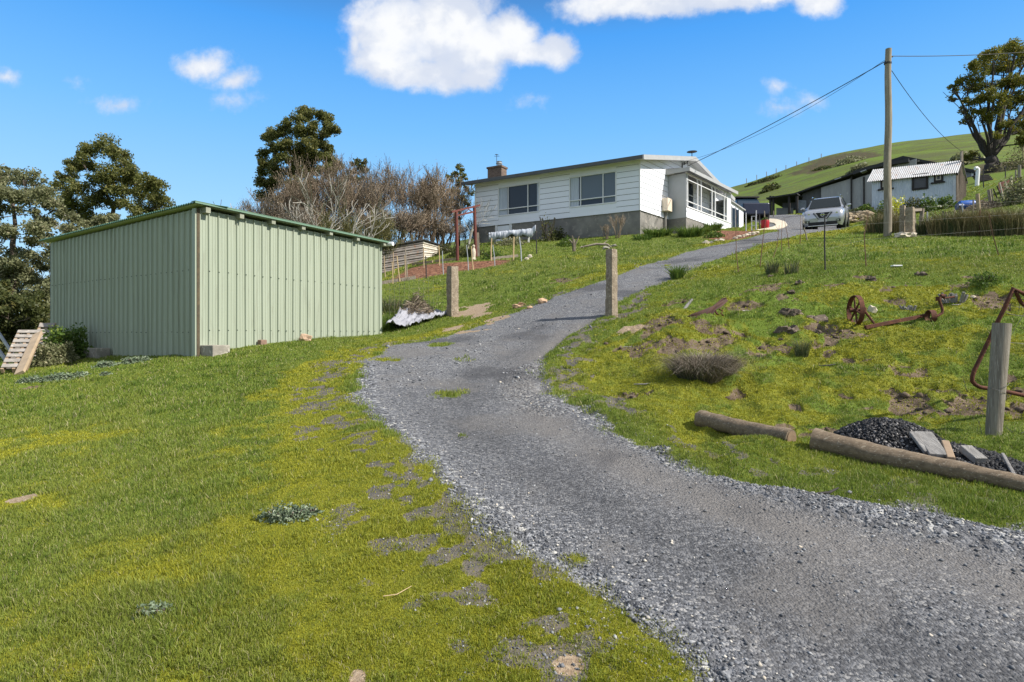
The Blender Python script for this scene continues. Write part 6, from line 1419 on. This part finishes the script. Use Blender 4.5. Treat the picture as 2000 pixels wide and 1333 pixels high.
for i, (bx, by, tx, ty, r, m, lb) in enumerate(((1788,455,1787,417,.03,M_timber,'thin grey picket between the concrete pair and the timber post'),(1811,457,1811,414,.03,M_steel,'grey steel picket right of the timber post'),(1821,450,1820,424,.02,M_steel,'short pale picket in the rushes'),(1839,445,1842,413,.03,M_blackst,'leaning dark picket among the rushes left of the hut corner'),(1853,445,1847,414,.03,M_blackst,'dark picket leaning the other way'),
   (1862,436,1865,410,.03,M_timber,'short grey picket below the hut corner'),(1875,425,1875,402,.04,M_blackst,'dark picket at the blue barrel'),(1880,425,1879.5,397,.03,M_steel,'pale picket beside the blue barrel'),(1900,424,1901,390,.035,M_timber,'slim pale picket left of the stout round post'),(1912,419,1909,379,.085,M_pine,'stout pale round post on the rise right of the hut'),
   (1935,402,1931,371,.075,M_timber,'grey split post further up the yard fence'),(1941,397,1936,369,.03,M_timber,'pale batten leaning on the yard fence above the split post'),(1952,397,1940,369,.03,M_dtim,'dark batten of the leaning fence stretch'),(1959,392,1947,363,.03,M_dtim,'last dark leaning batten before the rusty sheet'),(1960,389,1952.5,357,.035,M_prock,'pale leaning picket left in front of the rusty sheet'),(1968,384,1963,351,.035,M_prock,'pale leaning picket in front of the rusty sheet'),(1977.5,378,1975,344,.04,M_prock,'tall pale picket at the right end of the rusty sheet'),
   (1964,343,1963,325,.03,M_blackst,'striped electric fence picket in the upper paddock'),(1921,353,1920,330,.03,M_blackst,'striped picket beside the timber stack'),(1984,352,1984,333,.05,M_timber,'short old post near the right edge'),(1991,348,1991,323,.09,M_timber,'thick old gatepost cut near the right picture edge'),(1998,325,1998,288,.03,M_pine,'slim pale picket at the top right edge'))):
    dd = {0:23.2,1:23,2:24,3:24,4:24,5:26,6:29,7:29.5,8:28}.get(i)
    if dd is None: dd = np.interp(by, [325,345,378,400,424], [44,38,33,30.5,27.5])
    b1 = P(bx, by, dd); b1.z = min(b1.z, hf(b1.x, b1.y)); mb = MB(); t_ = P(tx, ty, dd); mb.tube([b1-Vector((0,0,.1)), b1.lerp(t_, .5), t_], [r, r*.95, r*.9], 8); props(mb.build('fence_post', m, org=b1, smooth=True), lb, 'post', GY)
yf = thing('yard_fence', 'sagging wire netting of the yard fence climbing right behind the rushes', 'fence', gnd(1811,23)); pts = [gnd(1811,23.2), gnd(1842,24), gnd(1875,28), gnd(1911,27.6), gnd(1935,30.5), gnd(1960,32), gnd(1977,33)]
wires(yf, pts, [.2,.5,.8,1.0], .0022, mat('thin_wire', (.25,.24,.22)))
# rusty sheet, barrel, woodpile
b1 = P(1966,372,33.3); mb = MB(); q = [P(1952,378,33), P(1974,370,33.6), P(1974,350,33.6), P(1950,357,33)]; 
for i in range(20):
    f0, f1 = i/20, (i+1)/20; o0, o1 = .03*math.sin(i*1.57), .03*math.sin((i+1)*1.57); mb.quad(q[0].lerp(q[1], f0)+Vector((0,o0,0)), q[0].lerp(q[1], f1)+Vector((0,o1,0)), q[3].lerp(q[2], f1)+Vector((0,o1,0)), q[3].lerp(q[2], f0)+Vector((0,o0,0)))
o = mb.build('rusty_sheet', M_rustred, org=b1); props(o, 'rust-red corrugated sheet propped behind the pickets', 'sheet'); sd = o.modifiers.new('s','SOLIDIFY'); sd.thickness = .01
b1 = P(1887,399,30.5); b1.z = hf(b1.x, b1.y)+.24; mb = MB(); mb.tube([b1+Vector((-.27,.1,0)), b1+Vector((-.25,.1,0)), b1+Vector((.3,-.1,0)), b1+Vector((.32,-.1,0))], [.2,.24,.24,.2], 16); props(mb.build('barrel', mat('blue_plastic', (.01,.10,.42), rough=.4, bump=0), org=b1, smooth=True), 'blue plastic barrel lying at the hut corner', 'barrel')
b1 = P(1879,399,30.2); b1.z = hf(b1.x, b1.y)+.22; mb = MB(); mb.tube([b1+Vector((-.25,0,0)), b1+Vector((0,0,0))], .17, 14); props(mb.build('bucket', mat('navy_plastic', (.01,.05,.18), rough=.4, bump=0), org=b1, smooth=True), 'darker blue bucket touching the barrel at the hut corner', 'bucket')
seg = []; c0 = gnd(1922, 29.5)
for i in range(420):
    a = R.uniform(0, 6.28); rr_ = R.random()**.6; p = Vector((c0.x+math.cos(a)*rr_*.9, c0.y+math.sin(a)*rr_*.6, 0)); p.z = hf(p.x, p.y)+(1-rr_)*.55*R.random(); dd = Vector((R.gauss(0,1), R.gauss(0,.7), R.gauss(0,.3))).normalized()*R.uniform(.2,.6); seg.append((tuple(p-dd/2), tuple(p+dd/2), R.uniform(.008,.02), .007))
o = npmesh('branch_heap', tubes3(seg, 4), 4, F_dry, org=c0, attrs={'rnd': np.tile(np.repeat(NR.random(len(seg)), 4), 4)}); props(o, 'heap of dead branches behind the stout round post', None, None, 'stuff')
# red drum, small gate and path by the porch
b1 = at(1494, 447); mb = MB(); mb.tube([b1, b1+Vector((0,0,.04)), b1+Vector((0,0,.42)), b1+Vector((0,0,.46))], [.20,.22,.24,.23], 18); props(mb.build('red_tub', mat('red_plastic', (.42,.01,.02), rough=.45, bump=0), org=b1, smooth=True), 'red plastic tub on the path beyond the porch', 'tub')
leafy('potted_plant', 'small green plant growing in the red tub', 'plant', b1+Vector((0,0,.46)), .18, .16, 160, .05, F_green)
for (px, py, t_, m, lb) in ((1477,452,411,M_steel,'tall grey gate post by the lean-to'),(1457,452,416,M_steel,'white steel post at the lean-to corner'),(1483.5,450,419,M_blackst,'dark green picket left of the red tub'),(1501,446,414,M_blackst,'dark picket leaning right of the red tub'),(1493,440,412,M_timber,'thin far picket behind the red tub'),(1511,424,412,M_timber,'short post at the end of the path')): stake(px, py, px+(2 if 'leaning' in lb else 0), t_, .035, m, lb, 'picket', 'picket', 'pickets beyond the porch')
b1 = at(1470, 452); gt = thing('wire_gate', 'small grey wire gate between the lean-to and the tall grey post', 'gate', b1); w0, w1 = at(1468,452), at(1476,452)
for f in (0, 1): mb = MB(); p = w0.lerp(w1, f); mb.tube([p, p+Vector((0,0,.8))], .03, 6); mb.build('stile', M_steel, gt)
for h_ in (.05, .3, .55, .8): mb = MB(); mb.tube([w0+Vector((0,0,h_)), w1+Vector((0,0,h_))], .018, 5); mb.build('rail', M_steel, gt)
pl = [at(1478,452), at(1500,449), at(1520,445), at(1527,441), at(1523,436), at(1508,432), at(1495,431)]
mb = MB(); Wd = .3
for i, p in enumerate(pl):
    tg = (pl[min(i+1, len(pl)-1)]-pl[max(i-1,0)]); tg.z = 0; tg.normalize(); nn = Vector((tg.y, -tg.x, 0)); 
    for s in (-1, 1): q = p+nn*Wd*s; mb.v.append(Vector((q.x, q.y, hf(q.x, q.y)+.05))); mb.v.append(Vector((q.x, q.y, hf(q.x, q.y)-.15)))
for i in range(len(pl)-1):
    k = i*4; mb.f += [(k, k+4, k+6, k+2), (k, k+1, k+5, k+4), (k+2, k+6, k+7, k+3)]
props(mb.build('path', mat('cream_concrete', (.62,.54,.42), (.54,.47,.36), .9, scale=3, bump=.1)), 'curved cream concrete path leading to the house', None, None, 'structure')
# ---------------------------------------------------------------- pallets
M_pal = mat('pallet_timber', (.34,.31,.28), (.22,.195,.17), .9, scale=6, bump=.5, c3=(.45,.40,.34)); M_palr = mat('pallet_raw', (.40,.29,.19), (.27,.19,.125), .9, scale=6, bump=.4)
def pallet(label, o_, u, v, Lu, Lv, nsl):
    """u along the slats, v up the pallet"""
    o_ = Vector(o_); u = Vector(u).normalized(); v = Vector(v); v = (v-u*u.dot(v)).normalized(); n = u.cross(v).normalized(); n = n if n.dot(-o_) > 0 else -n
    r = thing('pallet', label, 'pallet', o_, 'timber pallets leaning at the left end of the shed')
    for k in range(nsl):
        p = o_+v*(Lv*(k+.5)/nsl)+n*.10; mb = MB(); mb.bar(p, p+u*Lu, Lv/nsl*.62, .02, up=n); mb.build('slat', M_pal, r)
    for k in range(3):
        p = o_+u*(Lu*(k*.46+.04)); mb = MB(); mb.bar(p+n*.045, p+v*Lv+n*.045, .045, .088, up=n); mb.build('bearer', M_palr, r)
    for k in range(4):
        p = o_+v*(Lv*(k+.5)/4)-n*.01; mb = MB(); mb.bar(p, p+u*Lu, .09, .02, up=n); mb.build('base_slat', M_pal, r)
def pp(px, py, d): return P(px, py, d)
a, b_, c_ = pp(3,729,11.0), pp(38,730,10.75), pp(72,648,12.0); a.z = max(a.z, hf(a.x,a.y)+.01)
pallet('slatted grey pallet leaning in front, nearest the left picture edge', a, (.9,.43,0), (pp(38,651,12.0)-a), .36, 1.3, 8)
a, b_, c_ = pp(52,714,12.1), pp(70,712,11.9), pp(84,636,13.1); 
pallet('brown pallet standing behind the slatted one against the shed end', a, Vector((.9,.43,.0)), (pp(82,637,13.1)-a), .26, 1.35, 6)
mb = MB(); p0, p1 = pp(38,730,10.8), pp(74,652,11.9); mb.bar(p0, p1, .16, .05, up=(0,-1,.3)); props(mb.build('plank', mat('raw_plank', (.45,.34,.23), (.33,.25,.17), .85, scale=5, bump=.3), org=p0), 'pale brown plank along the right side of the front pallet', 'plank')
mb = MB(); p0, p1 = pp(0,690,14.5), pp(12,700,14.3); a0 = gnd(0, 14.5); mb.bar(a0+Vector((-.5,0,.9)), a0+Vector((.18,0,0)), .06, .06); mb.bar(a0+Vector((-.5,.4,.9)), a0+Vector((.1,.4,0)), .05, .05); props(mb.build('aluminium_rail', M_steel, org=a0), 'slanting bare metal rails at the extreme left edge', 'rail')
# ---------------------------------------------------------------- right bank: logs, coal, gate frame, machinery
M_log = mat('log_timber', (.235,.175,.115), (.13,.095,.062), .9, scale=4, bump=.8, stretch=(1.5,7,7), c3=(.32,.27,.20), bscale=18)
def log(name, label, A, B, r0, r1, seed, end=None):
    R = random.Random(seed); n = 16; pts = []; rs = []
    for i in range(n+1):
        f = i/n; p = A.lerp(B, f); z = p.z
        pts.append(Vector((p.x, p.y, p.z))+Vector((0, .006*math.sin(f*5+seed), .006*math.sin(f*7+seed)))); rs.append((r0+(r1-r0)*f)*(1+.05*math.sin(i*1.7+seed)+R.uniform(-.02,.02)))
    mb = MB(); mb.tube(pts, rs, 18)
    for v in mb.v[:-0 or None]: v += Vector((R.gauss(0,.0025), R.gauss(0,.0025), R.gauss(0,.0025)))
    o = mb.build(name, M_log, org=A, smooth=True); props(o, label, 'log', 'barrier logs beside the drive')
    return o
def on(px, d, up): p = gnd(px, d); p.z += up; return p
A, B = at(1368, 822)+Vector((0,0,.03)), at(1545, 872)+Vector((0,0,.03)); l1_ = log('log', 'short weathered barrier log, the left one of the two by the drive', A, B, .082, .068, 1)
mb = MB(); dB = (B-A).normalized(); mb.tube([B+dB*.006, B+dB*.009], .058, 16); mb.build('cut_end', mat('sawn_end', (.26,.18,.11), (.17,.115,.07), .9, scale=16, bump=.4), l1_)
A, B = at(1590, 880)+Vector((0,0,.065)), at(2035, 968)+Vector((0,0,.045)); l2_ = log('log', 'long tapering barrier log in front of the coal heap', A, B, .092, .052, 2)
# coal heap
M_coal = mat('coal', (.008,.008,.009), (.018,.018,.02), .6, scale=20, bump=.6, spec=.3)
M_ash = mat('ash_pebbles', (.25,.23,.22), (.10,.095,.09), .7, scale=14, bump=.4, c3=(.5,.46,.42))
hc = [(at(1745, 872), .44, .19), (at(1860, 905), .5, .09), (at(1950, 930), .35, .06), (at(1690, 865), .25, .1)]
def heap_h(x, y):
    return max([h*max(0, 1-((x-c.x)**2+(y-c.y)**2)/(r*r)) for (c, r, h) in hc])
mb = MB(); n_ = 60; x0, x1 = hc[3][0].x-.45, hc[2][0].x+.5; y0, y1 = hc[2][0].y-.5, hc[0][0].y+.55
for i in range(n_+1):
    for j in range(n_+1):
        x = x0+(x1-x0)*i/n_; y = y0+(y1-y0)*j/n_; h_ = heap_h(x, y); mb.v.append(Vector((x, y, h0(x, y)+(-.05 if h_ <= 0 else .02+h_))))
for i in range(n_):
    for j in range(n_): k = i*(n_+1)+j; mb.f.append((k, k+n_+1, k+n_+2, k+1))
def chunk_mesh(name, n, m, sel, s0, s1):
    Vs, Fs = [], []; k = 0
    while k < n:
        x, y = R.uniform(x0, x1), R.uniform(y0, y1); h_ = heap_h(x, y)
        if h_ <= 0 or not sel(x, y, h_): 
            n -= .15; continue
        s = s0*(s1/s0)**(R.random()**1.5); V = ICO*(1+NR.normal(0, .17, (len(ICO),1)))*s*NR.uniform(.6,1.3,3); Vs.append(V+np.array([x, y, h0(x,y)+.02+h_+s*.3])); Fs.append(ICF+k*len(ICO)); k += 1
    return np.concatenate(Vs), np.concatenate(Fs)
coal = thing('coal_heap', 'heap of black coal and grey ash behind the long log', 'heap', hc[0][0])
mb.build('heap', M_coal, coal, smooth='all')
V, Fq = chunk_mesh('coal', 9000, M_coal, lambda x, y, h: True, .005, .019); o = idxmesh('coal_lumps', V, Fq, M_coal, coal); o['kind'] = 'stuff'
V, Fq = chunk_mesh('ash', 2200, M_ash, lambda x, y, h: x < hc[0][0].x+.25+.1*math.sin(x*9+y*7) and R.random() < .9, .005, .015); o = idxmesh('ash_pebbles', V, Fq, M_ash, coal); o['kind'] = 'stuff'
M_old = mat('silver_driftwood', (.29,.275,.255), (.15,.14,.13), .9, scale=6, bump=.8, stretch=(5,1,1), c3=(.38,.36,.33), bscale=30)
def heapz(px, py):
    yy_ = py
    for _ in range(14):
        x_, y_ = at0(px, yy_); p = Vector((x_, y_, h0(x_, y_)+.03+heap_h(x_, y_))); e_ = (HZ-(p.z-EYE)/p.y*F)-py; yy_ -= e_*.5
    return p
for (a, b_, w_, h_, lb) in (((1782,858),(1812,890),.05,.03,'thin split board, leftmost on the coal heap'),((1803,858),(1834,896),.12,.03,'widest silver board lying down the coal heap'),((1846,876),(1858,902),.05,.03,'short brown board between the silver ones'),((1884,888),(1916,906),.09,.05,'chunky grey board on the right side of the coal'),((1958,900),(1982,936),.022,.02,'thin forked stick at the right end of the coal')):
    p0, p1 = heapz(*a)+Vector((0,0,.05)), heapz(*b_)+Vector((0,0,.02)); mb = MB(); mb.bar(p0, p1, w_, h_); mb.xf(Matrix.Identity(4))
    props(mb.build('timber_offcut', M_old if 'brown' not in lb else M_palr, org=p0, bevel=.006), lb, 'board', 'timber offcuts on the coal heap')
# fence post
fb = at(1940, 856); ft = P(1957, 632, fb.y)
mb = MB(); n_ = 12; mb.tube([fb.lerp(ft, i/n_)-Vector((0,0,.12*(i == 0))) for i in range(n_+1)], [ .5*(27+4*i/n_)/F*fb.y for i in range(n_+1)], 20)
po_ = mb.build('fence_post', mat('silvered_post', (.30,.265,.21), (.16,.135,.105), .92, scale=5, bump=.9, stretch=(9,9,.35), c3=(.40,.37,.31), bscale=22), org=fb, smooth=True); props(po_, 'thick silvery round fence post in front of the rusty gate frame', 'post')
for (px, py, px2, py2) in ((1934,757,1966,752),(1928,746,1960,782)):
    mb = MB(); r_ = .5*30/F*fb.y+.004; cc_ = P((px+px2)/2, (py+py2)/2, fb.y); mb.tube([cc_+Vector((r_*math.sin(a), -r_*math.cos(a), (-1 if py2 > py else 1)*.03*math.sin(a))) for a in [x*.3-1.5 for x in range(11)]], .002, 5); mb.build('wire_tie', M_wire, po_)
# rusty pipe gate frame
gd = fb.y+.25
mb = MB(); gp_ = [P(2110,595,gd+.5), P(2003,576,gd), P(1979,564,gd), P(1962,602,gd+.03), P(1946,634,gd+.06), P(1930,668,gd+.1), P(1903,724,gd+.1), P(1899,736,gd+.1), P(1899,745,gd+.1), P(1905,752,gd+.1), P(1915,757,gd+.1), P(1955,763,gd+.1), P(2010,775,gd+.12), P(2110,795,gd+.2)]
gf_ = thing('pipe_gate', 'bent rusty pipe gate frame leaning behind the silvery post', 'gate', at(1990, 800))
mb.tube(gp_, .019, 12); mb.build('frame', M_rust, gf_, smooth=True)
mb = MB(); mb.tube([P(1984,570,gd), P(1993,590,gd+.05), P(2010,606,gd+.1)], .017, 8); mb.build('brace', M_rust, gf_, smooth=True)
for (a, b_) in (((1976,582),(2010,585)),((1971,597),(2010,600)),((1966,612),(2010,618)),((1944,664),(2010,672)),((2008,600),(1945,700)),((1992,580),(1990,610))):
    mb = MB(); p0, p1 = P(*a, gd+.05), P(*b_, gd+.05); mb.tube([p0, p0.lerp(p1, .5)-Vector((0,0,.01)), p1], .0022, 4); mb.build('barbed_wire', M_wire, gf_)
for i, (a, b_, c_) in enumerate((((1965,835),(1985,850),(2010,840)),((1908,842),(1912,822),(1918,850)),((1880,735),(1890,770),(1900,780)))):
    mb = MB(); d_ = fb.y+.05 if i < 2 else 6.8; p = [P(*a, d_), P(*b_, d_), P(*c_, d_)]; mb.tube(p, .0025, 5); props(mb.build('loose_wire', M_wire, org=p[0]), ('loose rusty wire loop on the grass right of the silvery post','small curl of wire left of the post foot','bent wire sticking up behind the post')[i], 'wire', 'loose fencing wire by the gate frame')
# plough disc / mouldboard
b1 = at(1380, 624); d_ = b1.y
pg = thing('plough_share', 'rusty mouldboard plough blade lying on the bank with its tail raised', 'plough', b1)
mb = MB(); up_ = [(1335,622,0),(1350,614,0),(1372,606,.05),(1392,598,.1),(1402,590,.15),(1410,583,.2),(1418,581,.22)]; lo_ = [(1336,626,0),(1356,626,-.05),(1376,627,-.1),(1388,622,-.1),(1398,606,0),(1412,598,.1),(1422,588,.2)]
n_ = len(up_)
for k in range(n_):
    for j in range(5):
        g = j/4; q = P(up_[k][0], up_[k][1], d_+up_[k][2]).lerp(P(lo_[k][0], lo_[k][1], d_+lo_[k][2]), g); q.y += .05*math.sin(g*math.pi); mb.v.append(q)
for k in range(n_-1):
    for j in range(4): i0 = k*5+j; mb.f.append((i0, i0+5, i0+6, i0+1))
o = mb.build('mouldboard', mat('plough_rust', (.085,.038,.026), (.05,.026,.02), .75, .2, scale=9, bump=.3), pg, smooth='all'); sd = o.modifiers.new('s','SOLIDIFY'); sd.thickness = .012
mb = MB(); mb.tube([P(1394,602,d_+.1), P(1399,612,d_+.05), P(1402,615,d_)], .018, 6); mb.tube([P(1404,604,d_+.15), P(1412,608,d_+.12), P(1408,612,d_+.1), P(1414,618,d_+.1)], .012, 6); mb.build('bracket', M_rust, pg)
mb = MB(); mb.bar(P(1396,625,d_+.1), P(1422,627,d_+.05), .1, .012); mb.build('plate', mat('orange_rust', (.35,.15,.05), (.2,.09,.04), .9, scale=9, bump=.4), pg)
b1 = at(1342, 608); mb = MB(); q = P(1352,585,b1.y+.15); mb.tube([P(1333,608,b1.y), P(1342,597,b1.y+.08), q], [.022,.028,.02], 7); props(mb.build('dead_branch', M_old, org=b1, smooth=True), 'short bleached piece of wood leaning left of the plough', 'branch')
mb = MB(); b1 = at(1458,599); mb.rock(b1+Vector((0,0,.02)), (.10,.05,.025), 3, 2, .3); props(mb.build('flat_stone', M_conc, org=b1), 'flat pale stone right of the plough tail', 'rock')
# spoked wheel with axle
b1 = at(1680, 636); d_ = b1.y; R_w = .5*59/F*d_
wh = thing('implement', 'rusty spoked iron implement wheel standing on the bank with its axle', 'wheel', b1)
cw = P(1671,606,d_); cw.z = b1.z+R_w-.02; ax = Vector((.62,-.78,0)).normalized() ; sx = Vector((-ax.y, ax.x, 0))
ax = Vector((.995,-.09,.0)).normalized(); sx = Vector((.09,.995,0)).normalized()
mb = MB(); N = 40
for k in range(N):
    a = 2*math.pi*k/N; e = sx*math.cos(a)+Vector((0,0,1))*math.sin(a)
    for (rr_, o_) in ((R_w, -.035), (R_w, .035), (R_w-.012, .035), (R_w-.012, -.035)): mb.v.append(cw+e*rr_+ax*o_)
for k in range(N):
    for j in range(4): k2 = (k+1) % N; mb.f.append((k*4+j, k2*4+j, k2*4+(j+1) % 4, k*4+(j+1) % 4))
mb.build('rim', M_rust, wh, smooth=True)
for k in range(6): a = 2*math.pi*k/6+.3; e = sx*math.cos(a)+Vector((0,0,1))*math.sin(a); mb = MB(); mb.tube([cw, cw+e*(R_w-.008)], [.016,.012], 7); mb.build('spoke', M_rust, wh)
mb = MB(); mb.tube([cw-ax*.09, cw+ax*.10], .032, 12); mb.build('hub', M_rust, wh, smooth=True)
mb = MB(); h1 = P(1687,606,d_-.08); mb.tube([cw+ax*.1, h1], .018, 8); mb.tube([h1-Vector((0,0,.035)), h1+Vector((0,0,.04))], .04, 10); mb.tube([h1, P(1696,617,d_-.12), P(1707,632,d_-.18)], .018, 8); mb.build('crank_arm', M_rust, wh, smooth=True)
b1 = at(1704,606); mb = MB(); mb.rock(b1+Vector((.02,.06,.06)), (.09,.07,.10), 12, 2, .4); props(mb.build('rock', M_prock, org=b1), 'pale rock behind the axle of the iron wheel', 'rock')
b1 = at(1690, 645); b2 = at(1808, 628); mb = MB(); mb.bar(b1+Vector((0,0,.03)), b2+Vector((0,0,.04)), .05, .05); sb = mb.build('iron_bar', M_rust, org=b1); props(sb, 'long rusty iron bar lying between the wheel and the crank', 'bar')
b1 = at(1818, 634); d_ = b1.y; ck = thing('iron_crank', 'rusty hub and bent crank standing right of the long bar', 'machine part', b1)
cw2 = b1+Vector((0,0,.08)); mb = MB(); N = 24
for k in range(N):
    a = 2*math.pi*k/N; e = sx*math.cos(a)+Vector((0,0,1))*math.sin(a)
    for (rr_, o_) in ((.10,-.04),(.10,.04),(.088,.04),(.088,-.04)): mb.v.append(cw2+e*rr_+ax*o_)
for k in range(N):
    for j in range(4): k2 = (k+1) % N; mb.f.append((k*4+j, k2*4+j, k2*4+(j+1) % 4, k*4+(j+1) % 4))
mb.build('hub_ring', M_rust, ck, smooth=True)
mb = MB(); mb.tube([P(1820,622,d_), P(1832,617,d_+.02), P(1840,612,d_+.02), P(1841,606,d_+.03), P(1838,596,d_+.04), P(1834,586,d_+.05)], .02, 9); mb.build('crank_arm', M_rust, ck, smooth=True)
mb = MB(); p = P(1833,584,d_+.05); mb.tube([p-Vector((0,0,.03)), p+Vector((0,0,.03))], .038, 10); mb.tube([P(1840,579,d_+.05)-ax*.02, P(1840,579,d_+.05)+ax*.03], .035, 10); mb.tube([P(1843,583,d_+.05), P(1864,580,d_+.08)], .014, 7); mb.build('handle', M_rust, ck, smooth=True)
for (px, py, r, lb) in ((1866,592,.16,'splintered grey tree stump behind the crank handle'),(1774,594,.09,'small splintered stump left of the crank')):
    b1 = at(px, py); mb = MB()
    for k in range(16): a = k*2.4; rr_ = r*(.2+.8*R.random()); mb.bar(b1+Vector((math.cos(a)*rr_, math.sin(a)*rr_, -.03)), b1+Vector((math.cos(a)*rr_*1.5, math.sin(a)*rr_*1.5, r*R.uniform(.4,.9))), .035, .025)
    props(mb.build('stump', M_old, org=b1), lb, 'stump', 'splintered stumps on the bank')
GCl = 'brown clods on the bank'
M_clod = mat('clod', (.15,.115,.085), (.08,.06,.045), .95, scale=6, bump=.9, c3=(.25,.2,.15))
for (px, py, r, lb) in ((1542,610,.14,'dark clod left of the pair beside the tufted hollow'),(1556,612,.12,'clod in the middle of the row of three'),(1592,621,.20,'largest brown clod near the middle of the bank'),(1580,618,.10,'small clod touching the largest one'),(1541,648,.15,'brown clod above the small rush tuft'),(1598,650,.08,'small clod right of the rush tuft'),(1526,655,.05,'tiny clod left of the rush tuft'),(1700,548,.10,'broken dark stub on top of the bank'),(1798,537,.10,'grey stone at the end of the dark hollow'),(1505,541,.07,'clod at the upper edge of the dug soil'),(1560,560,.10,'clod in the dug soil patch'),(1545,578,.08,'lower clod in the dug soil patch')):
    b1 = at(px, py); mb = MB()
    for k in range(4): mb.rock(b1+Vector((R.uniform(-.5,.5)*r, R.uniform(-.4,.4)*r, r*.3*R.random())), (r*R.uniform(.5,.85), r*R.uniform(.5,.7), r*R.uniform(.4,.7)), int(px)+k, 2, .7)
    props(mb.build('clod', M_clod, org=b1), lb, 'clod', GCl)
for (px, py, dx, lb, m) in ((1618,718,.13,'short dark stick lying on the moss above the coal',M_dtim),(1870,600,.10,'pale fallen twig right of the crank',M_old),(1260,757,.14,'bleached twig on the lower left of the bank',M_old),(1228,672,.13,'pale dry stalk near the drive edge',M_old),(775,1168,.06,'single yellow straw on the left lawn',M_cane),(1620,967,.09,'dark twig on the gravel verge below the log',M_dtim)):
    b1 = at(px, py)+Vector((0,0,.02)); mb = MB(); mb.tube([b1-Vector((dx,.02,0)), b1, b1+Vector((dx,.06,.015))], [.006,.009,.005] if dx > .07 else [.002,.0025,.0015], 6); props(mb.build('stick', m, org=b1), lb, 'stick')
mb = MB(); b1 = at(1751,523); mb.box(b1+Vector((0,0,.03)), (.2,.1,.03)); props(mb.build('white_offcut', M_whitep, org=b1, bevel=.008), 'small white offcut on the brow of the bank', 'offcut')
mb = MB(); b1 = at(1901,582); mb.rock(b1+Vector((0,0,.02)), (.05,.04,.03), 2, 2, .3); props(mb.build('white_stone', M_prock, org=b1), 'small white stone right of the splintered stump', 'rock')
# hill fence posts on the skyline: tiny
for i, px in enumerate((1458,1478,1497,1516,1535,1556,1580,1604)):
    py = np.interp(px, [1432,1500,1600,1700], [364,344,310,289]); q = hillpt(px, py+1.5); mb = MB(); mb.bar(q-Vector((0,0,.2)), q+Vector((0,0,1.5)), .14, .14); props(mb.build('paddock_post', M_timber, org=q), 'distant paddock post on the hill skyline left of the pole', 'post', 'paddock posts on the skyline')
